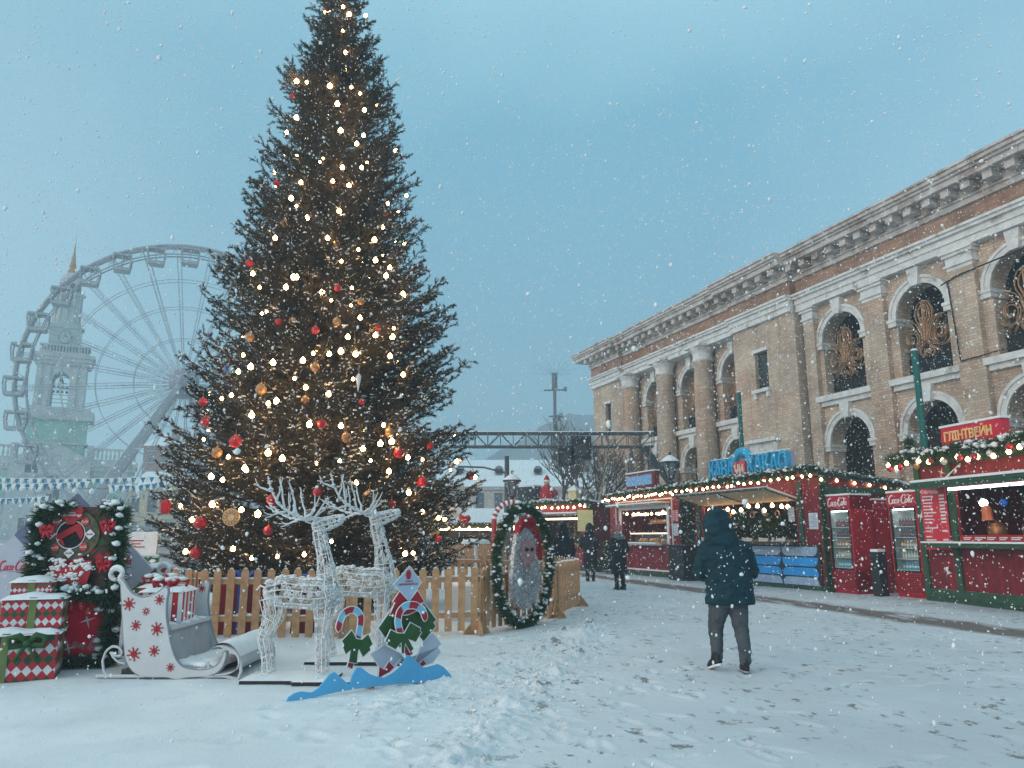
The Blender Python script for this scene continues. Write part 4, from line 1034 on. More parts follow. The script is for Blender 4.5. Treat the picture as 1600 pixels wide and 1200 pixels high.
# ------------------------------------------------------------------ the big fir tree
TX, TY = -4.32, 17.0
PROF_Z = [0.35, .7, 1.2, 2.0, 3.5, 4.95, 6.5, 8.05, 9.7, 11.4, 12.8, 13.9, 14.9, 16.2, 17.2]
PROF_R = [2.5, 2.95, 3.3, 3.48, 3.36, 3.08, 2.66, 2.2, 1.85, 1.46, 1.14, .88, .65, .36, .05]
def crown_r(z): return float(np.interp(z, PROF_Z, PROF_R))
def fir():
    T = thing('fir_tree', 'towering dark Christmas fir covered in warm lights and dusted with snow', 'tree', (TX, TY, 0))
    bark = mat('fir_bark', (.06, .042, .032), .9, .25, 6)
    m = MB(); m.tube([(0, 0, 0), (0, 0, 6), (0, 0, 12), (0, 0, 17.2)], [.24, .17, .09, .02], 10); m.build('trunk', bark, T)
    # branches -> twigs -> needles
    TB = []; TD = []; TL = []; limbs = MB()
    nb = 1750
    for k in range(nb):
        # area-weighted heights
        while True:
            z = rnd.uniform(.4, 17.0)
            if rnd.random() < (crown_r(z)+.35)/4.1: break
        phi = rnd.uniform(0, 2*PI); R = crown_r(z)*rnd.choice((1, 1, .96, .9, .82, .72, .6))*rnd.uniform(.92, 1.06)+.05
        if z < 6: R *= 1-.11*max(0, -cos(phi)-.35)/.65*min(1, max(.4, 1-abs(z-5)/2.2))
        # ragged outline: some boughs reach out, some hang back
        R *= 1+.09*mnoise.noise((z*1.1, 2.2*cos(phi), 2.2*sin(phi)))
        if rnd.random() < .05: R *= 1.08
        rise = (.05+.22*(z/17))*R+rnd.uniform(-.15, .15)
        if z < 1.5: rise = rnd.uniform(-.12, .1)*R
        tipup = rnd.uniform(.0, .22)*min(1, R/1.5)
        z0 = z-rise*.75
        q = []; wob = rnd.uniform(-.12, .12)*R
        for j in range(7):
            s = j/6; droop = -.13*R*sin(PI*s)+tipup*s**4; a_ = phi+wob*s*s/max(R, .4)
            q.append(Vector((R*s*cos(a_), R*s*sin(a_), z0+rise*(s**1.4)+droop)))
        limbs.tube(q, [.026*(1-.85*j/6)*(.5+R/4) for j in range(7)], 4, cap=False)
        s0 = max(.30, 1-1.5/max(R, .3)) if R > 1.2 else .12
        nt = int(10+9*min(1, R/2.5))
        for j in range(nt):
            s = s0+(1-s0)*(j+rnd.random())/nt
            i = min(5, int(s*6)); p = q[i].lerp(q[i+1], s*6-i); d = (q[i+1]-q[i]).normalized()
            sd = d.cross(Vector((0, 0, 1))).normalized()*(1 if j % 2 else -1)
            tl = (.19+.30*(1-s))*rnd.uniform(.7, 1.3)*min(1, .45+R/2.6)
            tdv = (d*rnd.uniform(.45, 1.0)+sd*rnd.uniform(.3, 1.0)+Vector((0, 0, rnd.uniform(-.45, .40)))).normalized()
            TB.append(p); TD.append(tdv); TL.append(tl)
            if rnd.random() < .75:
                p2 = p+tdv*tl*rnd.uniform(.3, .7); t2 = (tdv+Vector((rnd.gauss(0, .5), rnd.gauss(0, .5), rnd.gauss(.05, .4)))).normalized(); TB.append(p2); TD.append(t2); TL.append(tl*.6)
        TB.append(q[5].lerp(q[6], .4)); TD.append((q[6]-q[5]).normalized()); TL.append(.36*min(1, .4+R/2.5))
    for k in range(14): TB.append(Vector((0, 0, 16.2+k*.07))); a = rnd.uniform(0, 6.3); TD.append(Vector((cos(a), sin(a), .8)).normalized()); TL.append(.25)
    limbs.build('limbs', bark, T)
    TB = np.array([x[:] for x in TB]); TD = np.array([x[:] for x in TD]); TL = np.array(TL)
    per = 24; n = len(TB)
    f = np.tile((np.arange(per)+.5)/per, n); idx = np.repeat(np.arange(n), per)
    base = TB[idx]+TD[idx]*(TL[idx]*f)[:, None]
    sidev = rng.normal(size=(n*per, 3)); sidev -= TD[idx]*(sidev*TD[idx]).sum(1)[:, None]; sidev /= np.linalg.norm(sidev, axis=1, keepdims=True)
    dirs = TD[idx]*.75+sidev*.9
    V, F = needle_tris(base, dirs, .045+.03*rng.random(n*per), .0085)
    nm = bpy.data.materials.new('fir_needles'); nm.use_nodes = True; N = nm.node_tree.nodes; L = nm.node_tree.links; b = N['Principled BSDF']
    b.inputs['Roughness'].default_value = .65; b.inputs['Specular IOR Level'].default_value = .25
    tc = N.new('ShaderNodeTexCoord'); nz = N.new('ShaderNodeTexNoise'); nz.inputs['Scale'].default_value = 1.1; nz.inputs['Detail'].default_value = 6; L.new(tc.outputs['Object'], nz.inputs['Vector'])
    cr = N.new('ShaderNodeValToRGB'); e = cr.color_ramp.elements; e[0].position = .35; e[0].color = (.029, .031, .022, 1); e[1].position = .65; e[1].color = (.080, .066, .046, 1)
    L.new(nz.outputs['Fac'], cr.inputs['Fac']); L.new(cr.outputs['Color'], b.inputs['Base Color'])
    np_mesh('crown', V, F, nm, T)
    # twig stems
    sd = np.cross(TD, np.tile([0, 0, 1.], (n, 1))); sd /= np.maximum(np.linalg.norm(sd, axis=1, keepdims=True), 1e-6)
    A = TB-sd*.006; B_ = TB+sd*.006; C_ = TB+TD*TL[:, None]
    np_mesh('twigs', np.stack([A, B_, C_], 1).reshape(-1, 3), np.arange(3*n).reshape(-1, 3), bark, T)
    # snow lying along the twigs, heavier low down and on the outside
    r = np.hypot(TB[:, 0], TB[:, 1]); zz = TB[:, 2]
    crr = np.interp(zz, PROF_Z, PROF_R)
    pr = np.clip(.78-.042*zz, .14, .72)*np.clip((r/np.maximum(crr, .1)-.45)*1.8, 0, 1)
    pick = np.where(rng.random(n) < pr)[0]
    Vs = []; Fs = []
    for i in pick:
        d = TD[i]; s = sd[i]; l = TL[i]*rng.uniform(.25, .7); w_ = rng.uniform(.008, .017); h = rng.uniform(.012, .026); p = TB[i]+d*TL[i]*rng.uniform(0, .1)+np.array([0, 0, .022])
        o = len(Vs)*1
        P = [p-s*w_*.4, p+s*w_*.4, p+d*l*.5-s*w_, p+d*l*.5+s*w_, p+d*l, p+d*l*.25+[0, 0, h], p+d*l*.75+[0, 0, h*.8]]
        Vs.extend(P); Fs.extend([(o, o+1, o+5), (o, o+5, o+2), (o+1, o+3, o+5), (o+2, o+5, o+6), (o+5, o+3, o+6), (o+2, o+6, o+4), (o+6, o+3, o+4), (o, o+2, o+1), (o+1, o+2, o+3), (o+2, o+4, o+3)])
    np_mesh('snow_dusting', np.array(Vs), np.array(Fs), SNOWB, T, True)
    m = MB(); k = 0
    for i in pick:
        if rng.random() < .5 and zz[i] < 9: m.blob(TB[i]+TD[i]*TL[i]*rng.random()+np.array([0, 0, .02]), rng.uniform(.012, .034), 1, .3, 0, (1.3, 1.3, .7))
    m.build('snow_lumps', SNOWB, T, True)
    return T
fir()
def on_crown(px, py, k=.97):
    d = np.array(ray(px, py)); o = np.array([0, 0, HCAM]); t = 8.0
    while t < 22:
        p = o+d*t
        if math.hypot(p[0]-TX, p[1]-TY) < crown_r(p[2])*k: return tuple(p)
        t += .02
    p = o+d*(TY/d[1]-.3); return tuple(p)
def tree_lights():
    P = [(250+x/3, 400+y/3) for x, y in ((850, 25), (1077, 55), (1060, 93), (435, 83), (467, 147), (590, 147), (803, 208), (477, 270), (500, 262), (938, 290), (1097, 338), (880, 380), (1010, 372), (718, 457), (848, 447), (917, 460), (1078, 470), (530, 500), (425, 520), (367, 543), (905, 577), (630, 575), (683, 617), (790, 647), (335, 653), (290, 668), (508, 692), (545, 680), (430, 747), (700, 790), (848, 797), (1048, 793), (1033, 880), (952, 905), (573, 950), (733, 972), (842, 960), (987, 960), (1162, 945), (1230, 955), (1073, 1010), (922, 1065), (397, 995), (293, 1050), (245, 1165), (380, 1190), (507, 923), (320, 942), (205, 860), (1140, 557), (1010, 20), (640, 100), (625, 100), (760, 170), (900, 150), (895, 232), (1140, 178), (670, 490), (793, 460), (390, 465), (1090, 380))]
    P += [(380+x/4.617, y/4.617) for x, y in ((720, 50), (765, 103), (590, 90), (717, 225), (460, 592), (385, 587), (780, 630), (843, 675), (680, 750), (625, 620), (313, 957), (868, 977), (818, 1037), (553, 1170), (385, 1122), (740, 380), (385, 850), (703, 942), (875, 795), (893, 1170))]
    P += [(505, 248), (535, 262), (565, 262), (455, 310), (463, 322), (520, 283), (545, 290), (598, 355), (585, 375), (480, 340), (606, 318), (470, 285), (530, 330), (560, 390), (430, 372), (512, 372)]
    P += [(350+x*.2917, 750+y*.2917) for x, y in ((93, 160), (180, 183), (708, 13), (1182, 210), (1147, 205), (575, 330), (48, 370), (147, 420), (285, 410), (1013, 392), (990, 68), (970, 395), (430, 400))]
    P += [(290, 862), (300, 812), (282, 790), (660, 800), (742, 745), (612, 690), (330, 745), (385, 735)]
    pts = [on_crown(*p, rnd.uniform(.88, .975)) for p in P]
    for k in range(70):   # the strings go all the way round
        z = 16.3*(1-rnd.random()**.6)+.9; a = rnd.uniform(.15, PI-.15); r = crown_r(z)*.97; pts.append((TX+r*cos(a), TY+r*sin(a), z))
    bands = [(0, 2.6, 'string of warm bulbs wound round the lowest skirt of the fir'), (2.6, 4.6, 'string of warm bulbs wound round the lower half of the fir'), (4.6, 7.2, 'string of warm bulbs wound round the waist of the fir'), (7.2, 11, 'string of warm bulbs wound round the upper half of the fir'), (11, 20, 'string of warm bulbs wound round the top of the fir')]
    for a, b, lab in bands:
        q = sorted([p for p in pts if a <= p[2] < b], key=lambda p: math.atan2(p[1]-TY, p[0]-TX))
        q = q[:95]
        string_lights('light_string', lab, q, r=.043, vary=True, material=BULB, group='strings of warm bulbs on the fir', drop=.07, cable=.007)
tree_lights()
def bauble(px, py, r, material, lab, name='bauble', cat='bauble', k=.94):
    p = on_crown(px, py, k); T = thing(name, lab, cat, (p[0], p[1], p[2]), 0, 'baubles hanging on the fir')
    m = MB(); m.lathe([(r*sin(PI*i/12)+.0005, -r*cos(PI*i/12)) for i in range(13)], n=18); m.build('ball', material, T, True)
    m = MB(); m.lathe([(r*.22, r*.95), (r*.22, r*1.15), (r*.1, r*1.2)], n=8); m.tube([(0, 0, r*1.15), (0, 0, r*2.1)], .004, 4); m.build('cap', GOLD, T)
for px, py, r, c, lab in [
    (432, 286, .07, 'r', 'red bauble high on left edge of the fir'), (508, 17, .06, 'r', 'dull red bauble near the very top of the fir'), (457, 150, .06, 'r', 'red bauble on left edge below the fir tip'),
    (390, 411, .085, 'r', 'long dark red bauble touching the sky beside the ferris wheel rim'), (493, 516, .08, 'r', 'red bauble near middle of the fir among many lights'), (436, 503, .07, 'r', 'dark red bauble up left of the middle of the fir'),
    (528, 450, .075, 'r', 'dark red bauble shaded just above the middle of the fir'), (503, 662, .085, 'r', 'dark red bauble in the centre above the reindeer antlers'), (317, 628, .085, 'r', 'upper of two red baubles at left edge near wheel hub'),
    (320, 659, .085, 'r', 'lower of two red baubles at left edge near wheel hub'), (368, 690, .115, 'r', 'large bright red bauble with a lit bulb touching it'), (623, 708, .1, 'r', 'red bauble capped with snow right of centre'),
    (660, 753, .105, 'r', 'red bauble just left of the rightmost hanging bauble'), (735, 743, .1, 'r', 'bright red bauble on the rightmost branch tip before the pale house'), (496, 769, .085, 'r', 'red bauble just between the two pairs of antlers'),
    (426, 781, .105, 'r', 'deep red bauble behind the left reindeer antler tips'), (419, 829, .085, 'r', 'red bauble under the left reindeer antlers'), (313, 818, .115, 'r', 'large red bauble above the picket fence by the golden disc'),
    (612, 788, .08, 'r', 'dark red bauble right of the right reindeer head'), (685, 842, .075, 'r', 'small red bauble low on right above the fence'), (305, 864, .1, 'r', 'dark red bauble low on left just above the gift boxes'),
    (602, 335, .05, 'r', 'tiny red bauble on upper right edge of the fir'), (590, 513, .06, 'r', 'dim red bauble on right side at waist height'), (672, 697, .075, 'r', 'dim red bauble on right near gantry height'), (565, 628, .06, 'r', 'dim red bauble right of the trunk line'),
    (443, 350, .08, 'g', 'golden bauble on upper left side of the fir'), (526, 380, .07, 'g', 'small golden bauble in upper centre of the fir'), (390, 527, .095, 'g', 'golden bauble at left edge level with wheel hub'), (457, 502, .075, 'g', 'golden bauble beside the dark red one left of middle'),
    (526, 503, .085, 'g', 'pale golden bauble right of the middle red bauble'), (408, 608, .105, 'g', 'large golden bauble with lace pattern left of centre'), (492, 574, .09, 'g', 'golden bauble in the exact middle of the fir'), (541, 684, .095, 'g', 'patterned golden bauble in lower centre'),
    (564, 471, .075, 'g', 'golden bauble on right of the fir near lights'), (339, 707, .1, 'g', 'brown gold bauble at lower left beside the bright red one'), (577, 777, .13, 'g', 'large clear gold bauble above the right reindeer head'), (477, 625, .08, 'g', 'dim golden bauble just left below the centre'),
    (608, 675, .09, 'g', 'tall gold bauble beside a lit bulb right of centre'), (357, 577, .1, 'b', 'lone blue lace bauble on the left edge of the fir')]:
    bauble(px, py, r, {'r': REDBALL, 'g': GOLDBALL, 'b': BLUEBALL}[c], lab)
p = on_crown(361, 808, 1.02); T = thing('gold_disc', 'flat round golden lattice disc hanging low on the left of the fir', 'ornament', p)
m = MB(); m.lathe([(.15, -.015), (.155, 0), (.15, .015), (.12, .02)], (0, 0, 0), 24, 0, Matrix.Rotation(PI/2, 3, 'X')); m.build('rim', mat('pale_gold', (.75, .5, .25), .5, .15, 30), T)
m = MB()
for k in range(12): a = 2*PI*k/12; m.tube([(.1*cos(a)+.035*cos(b), -.025, .1*sin(a)+.035*sin(b)) for b in [2*PI*j/10 for j in range(10)]], .006, 4, 0, True)
m.tube([(0, 0, .15), (0, 0, .3)], .004, 4); m.build('lattice', GOLD, T)
for px, py, lab, c in ((712, 800, 'white heart ornament hanging low on the right edge of the fir', WHITEP), (726, 812, 'dark red heart ornament beside the white heart', REDBALL), (258, 792, 'red hexagonal lantern hanging at the left edge of the fir', REDBALL), (560, 596, 'small white icicle ornament near the middle of the fir', WHITEP)):
    p = on_crown(px, py, 1.0); T = thing('hanging_ornament', lab, 'ornament', p, rnd.uniform(-.3, .3), 'hanging ornaments on the fir')
    m = MB()
    if 'heart' in lab:
        q = [(.13*(16*sin(t)**3)/16, .13*(13*cos(t)-5*cos(2*t)-2*cos(3*t)-cos(4*t))/16) for t in [2*PI*k/28 for k in range(28)]]; m.prism(q, lambda u, v, w_: (u, w_, v), -.02, .02)
    elif 'lantern' in lab: m.lathe([(.04, .13), (.10, .08), (.10, -.09), (.05, -.13)], n=6)
    else: m.lathe([(.02, .15), (.05, .1), (.04, 0), (.005, -.2)], n=8)
    m.tube([(0, 0, .1), (0, 0, .32)], .004, 4); m.build('body', c, T)

# ------------------------------------------------------------------ picket fence round the tree
def fence_panel(a, b, lab, feet=(0, 0), step=.205, base=.06, h=1.02):
    ax, ay = a; bx, by = b; L_ = math.hypot(bx-ax, by-ay); rz = math.atan2(by-ay, bx-ax)
    T = thing('picket_fence', lab, 'fence', (ax, ay, 0), rz, 'picket fence panels round the fir')
    for z in (.26, .80):
        m = MB(); m.box(.01, L_-.01, .012, .045, z, z+.075); r = m.build('rail', WOOD, T)
        m = MB(); n = int(L_/.05); x = .0
        vs = []
        for k in range(n+1):
            x = L_*k/n; hh = .022+.018*mnoise.noise((ax*3+x*5, z*7, 2)); vs += [(x, .005, z+.076), (x, .052, z+.076), (x, .042, z+.08+hh), (x, .014, z+.08+hh)]
        m.add(vs, [(k*4+j, k*4+(j+1) % 4, (k+1)*4+(j+1) % 4, (k+1)*4+j) for k in range(n) for j in range(4)]); m.build('rail_snow', SNOW, r, True)
    n = max(2, int(round(L_/step))); w_ = .056
    for k in range(n):
        x = (k+.5)*L_/n; dz = rnd.uniform(-.012, .012); tl = rnd.uniform(-.008, .008)
        m = MB(); q = [(x-w_, base), (x+w_, base)]+[(x+w_*cos(PI*j/10)+tl, h-w_+dz+w_*sin(PI*j/10)) for j in range(11)]
        m.prism(q, lambda u, v, y: (u, y, v), -.012, .010); pk = m.build('picket', WOOD, T)
        if k % 2 == 0 or True:
            q2 = [(x+(w_-.006)*cos(PI*j/8)+tl, h-w_+dz+(w_+.002)*sin(PI*j/8)) for j in range(1, 8)]+[(x+(w_-.016)*cos(PI*j/8)+tl, h-w_+dz+(w_+.018)*sin(PI*j/8)) for j in range(7, 0, -1)]
            m = MB(); m.prism(q2, lambda u, v, y: (u, y, v), -.011, .009); m.build('snow_cap', SNOW, pk)
    for x, f in ((0.0, feet[0]), (L_, feet[1])):
        m = MB(); xx = x+(.03 if x == 0 else -.03); m.box(xx-.035, xx+.035, .012, .075, 0, h-.04); m.build('post', WOOD, T)
        if f:
            m = MB(); m.prism([(-.24, 0), (.24, 0), (.22, .05), (.05, .26), (-.05, .26), (-.22, .05)], lambda u, v, y: (xx+y, .04+u, v), -.02, .02); m.build('foot', WOODD if False else WOOD, T)
            m = MB(); m.prism([(-.22, 0), (.22, 0), (.2, .045), (.05, .2), (-.05, .2), (-.2, .045)], lambda u, v, y: (xx+u, .085+y, v), -.02, .02); m.build('foot', WOOD, T)
C4 = (-.5, 12.45); C5 = (.86, 14.95); C6 = (1.5, 17.3)
fence_panel((-7.0, 11.85), (-4.78, 11.75), 'picket fence panel behind the sleigh and the kiosk garland')
fence_panel((-4.74, 11.75), (-2.52, 11.75), 'picket fence panel straight behind the left reindeer', base=.04)
fence_panel((-2.48, 11.75), C4, 'picket fence panel between right reindeer and the footed corner post', (0, 1))
fence_panel((C4[0]+.05, C4[1]+.1), C5, 'picket fence panel behind the snowy ring wreath', (0, 1))
fence_panel((C5[0]+.02, C5[1]+.08), C6, 'picket fence panel seen edge on right of the wreath', (0, 1), .16)
fence_panel((C6[0], C6[1]+.1), (1.0, 19.6), 'picket fence panel turning back behind the edge on panel', step=.205)
fence_panel((.9, 19.7), (-.7, 21.3), 'far picket fence panel glimpsed through the wreath', step=.205)
fence_panel((-.8, 21.4), (-2.9, 22.3), 'farthest picket fence panel beside the low fir branches', step=.205)
fence_panel((-9.2, 13.9), (-7.1, 11.95), 'picket fence panel hidden left of the kiosk')

# ------------------------------------------------------------------ ring wreath with a tinsel bearded face
WC = (.22, 13.42); WA = math.atan2(.88, .476)
T = garland('fir_wreath', 'tall round fir wreath with snow standing against the picket fence', [(1.0*cos(2*PI*k/60), 0, 1.03+.98*sin(2*PI*k/60)) for k in range(61)], .118, (WC[0], WC[1], 0), WA, 2000, 1.15)
m = MB(); m.tube([(1.0*cos(2*PI*k/48), 0, 1.03+.98*sin(2*PI*k/48)) for k in range(48)], .05, 6, 0, True); m.build('hoop', NEEDLE, T)
def bearded_face():
    T = thing('tinsel_face', 'silver tinsel bearded face with pink nose and red hat inside wreath', 'decoration', (WC[0], WC[1], 0), WA)
    def blobmesh(name, outline, th, material, n=2600, fuzz=.035, y=0):
        m = MB(); m.prism(outline, lambda u, v, w_: (u, y+w_, v), -th, th); o = m.build(name, material, T)
        # tinsel fuzz over the surface
        P = np.array(outline); mn, mx = P.min(0), P.max(0); pts = []
        def inside(x, z):
            c = False; k = len(outline); j = k-1
            for i in range(k):
                if (outline[i][1] > z) != (outline[j][1] > z) and x < (outline[j][0]-outline[i][0])*(z-outline[i][1])/(outline[j][1]-outline[i][1])+outline[i][0]: c = not c
                j = i
            return c
        while len(pts) < n:
            x, z = rng.uniform(mn[0], mx[0]), rng.uniform(mn[1], mx[1])
            if inside(x, z): pts.append((x, y+(th if rng.random() < .3 else -th), z))
        b = np.array(pts); d = rng.normal(size=b.shape); d[:, 1] = np.sign(b[:, 1]-y)*np.abs(d[:, 1]); V, F = needle_tris(b, d, fuzz*(.5+rng.random(n)), .006)
        np_mesh(name+'_fringe', V, F, material, o)
        mb = MB(); [mb.blob(b[i], fuzz*rnd.uniform(.25, .6), 1, .45, 0, (1, .7, 1.2)) for i in range(0, n, 28)]; mb.build(name+'_tufts', material, o, False, 'stuff')
    SIL = mat('silver_tinsel', (.62, .59, .60), .45, .55, 26, metal=.1); PNK = mat('pink_tinsel', (.58, .33, .34), .5, .3, 40, metal=.2)
    blobmesh('beard', [(-.46, 1.0), (-.5, .75), (-.45, .5), (-.32, .4), (-.2, .32), (-.05, .36), (.08, .30), (.2, .38), (.34, .42), (.46, .62), (.5, .85), (.44, 1.05), (.3, 1.22), (.32, 1.5), (.18, 1.62), (-.1, 1.66), (-.34, 1.55), (-.42, 1.3)], .03, SIL, 11000, .075)
    blobmesh('face', [(-.26, 1.35), (-.28, 1.15), (-.2, 1.05), (.1, 1.03), (.22, 1.15), (.22, 1.35), (.1, 1.45), (-.12, 1.46)], .05, PNK, 900, .03, -.04)
    blobmesh('mouth', [(-.16, .95), (0, .92), (.08, .96), (0, .99), (-.12, 1.0)], .03, PNK, 120, .03, -.065)
    blobmesh('hat', [(-.34, 1.55), (-.3, 1.68), (-.1, 1.82), (.15, 1.83), (.34, 1.66), (.48, 1.4), (.54, 1.12), (.42, 1.1), (.36, 1.36), (.22, 1.55), (.02, 1.66), (-.18, 1.66)], .06, REDB, 1500, .03, -.02)
    m = MB()
    for x in (-.14, .06): m.blob((x, -.12, 1.29), .033, 2, .02)
    m.build('eyes', BLACK, T, True)
bearded_face()

# things inside the fence
T = thing('snow_block', 'round snow topped white drum behind the fence pickets', 'drum', (-.75, 14.6, 0))
m = MB(); m.lathe([(.42, 0), (.42, .55), (.40, .6)], n=20); m.build('drum_body', mat('drum_grey', (.42, .44, .47), .7, .1, 4), T)
m = MB(); m.lathe([(.41, .6), (.40, .68), (.3, .74), (.05, .77)], n=20); m.build('snow_cap', SNOW, T, True)
for x, y, w_, h, lab in ((-4.35, 12.7, .8, .78, 'red gift box with blue ribbon behind fence beside the sleigh'), (-3.25, 12.75, .6, .72, 'red gift box with blue ribbon behind fence by left reindeer')):
    T = thing('gift_box', lab, 'gift box', (x, y, 0), .2, 'red gift boxes behind the fence')
    m = MB(); m.box(-w_/2, w_/2, -w_/2, w_/2, 0, h); m.build('box', REDP, T)
    BR = mat('blue_ribbon', (.03, .10, .42), .35, .15, 8)
    m = MB(); m.box(-.05, .05, -w_/2-.008, w_/2+.008, -.0, h+.008); m.box(-w_/2-.007, w_/2+.007, -.05, .05, 0, h+.007); m.build('ribbon', BR, T)
    m = MB()
    for s in (-1, 1): m.tube([(0, 0, h), (s*.12, 0, h+.16), (s*.26, 0, h+.17), (s*.2, 0, h+.04), (0, 0, h+.01)], .035, 6)
    m.build('bow', BR, T)

# ------------------------------------------------------------------ market stalls
def wall_xy(D, s, out): return along(D, s, out)
def stall_shell(T, s0, s1, depth, h, holes, hr, base_mat=GREENP, panel=REDP, open_back=False):
    """hollow hut in (s, out, z): front at out=0 with openings"""
    fr = MB(); zs = sorted({.14, h, *[x[2] for x in holes], *[x[3] for x in holes]})
    for z0, z1 in zip(zs[:-1], zs[1:]):
        x = s0
        for hl in sorted([q for q in holes if q[2] <= z0 and q[3] >= z1]):
            if hl[0] > x: fr.box(x, hl[0], -.05, 0, z0, z1)
            x = hl[1]
        if s1 > x: fr.box(x, s1, -.05, 0, z0, z1)
    fr.build('front_panel', panel, T)
    m = MB(); m.box(s0, s0+.05, -depth, -.052, .14, h); m.build('side_panel', panel, T)
    m = MB(); m.box(s1-.05, s1, -depth, -.052, .14, h); m.build('side_panel', panel, T)
    m = MB(); m.box(s0+.052, s1-.052, -depth, -depth+.05, .14, h); m.build('back_panel', mat('stall_inner', (.16, .10, .06), .8, .3, 4), T)
    m = MB(); m.box(s0-.02, s1+.02, -depth, .03, .0, .14); m.build('base_beam', base_mat, T)
    m = MB(); m.box(s0+.05, s1-.05, -depth+.05, -.05, .14, .2); m.build('floor', WOODD, T)
    m = MB(); m.add([(s0-.1, .28, h+.02), (s1+.1, .28, h+.02), (s1+.1, -depth-.15, h-hr), (s0-.1, -depth-.15, h-hr), (s0-.1, .28, h+.12), (s1+.1, .28, h+.12), (s1+.1, -depth-.15, h-hr+.1), (s0-.1, -depth-.15, h-hr+.1)],
        [(0, 3, 2, 1), (4, 5, 6, 7), (0, 1, 5, 4), (1, 2, 6, 5), (2, 3, 7, 6), (3, 0, 4, 7)])
    r = m.build('roof', mat('roof_felt', (.05, .055, .05), .9), T)
    m = MB(); z = h+.124
    m.add([(s0-.08, .24, z), (s1+.08, .24, z), (s1+.08, -depth-.1, z-hr), (s0-.08, -depth-.1, z-hr), (s0-.05, .2, z+.09), (s1+.05, .2, z+.09), (s1+.05, -depth-.08, z-hr+.09), (s0-.05, -depth-.08, z-hr+.09)],
        [(0, 3, 2, 1), (4, 5, 6, 7), (0, 1, 5, 4), (1, 2, 6, 5), (2, 3, 7, 6), (3, 0, 4, 7)])
    m.build('roof_snow', SNOW, r)
def paper(T, D, s, z, w_, h, lab, n=6, o=.012, col=None):
    P = thing('paper_notice', lab, 'notice', along(D, s, o), AX)
    m = MB(); m.box(-w_/2, w_/2, 0, .006, z, z+h); m.build('sheet', col or mat('paper_blue_white', (.55, .62, .72), .8, .05, 4), P)
    m = MB()
    for k in range(n): m.box(-w_*.38, -w_*.38+w_*rnd.uniform(.4, .75), .0062, .0075, z+h*(.88-.8*k/n)-.012, z+h*(.88-.8*k/n))
    m.build('printed_lines', mat('ink_blue', (.12, .18, .35), .8), P)
def local(fn_origin, rz):
    c, s = cos(rz), sin(rz)
    return lambda x, y, z: (fn_origin[0]+x*c-y*s, fn_origin[1]+x*s+y*c, fn_origin[2]+z)

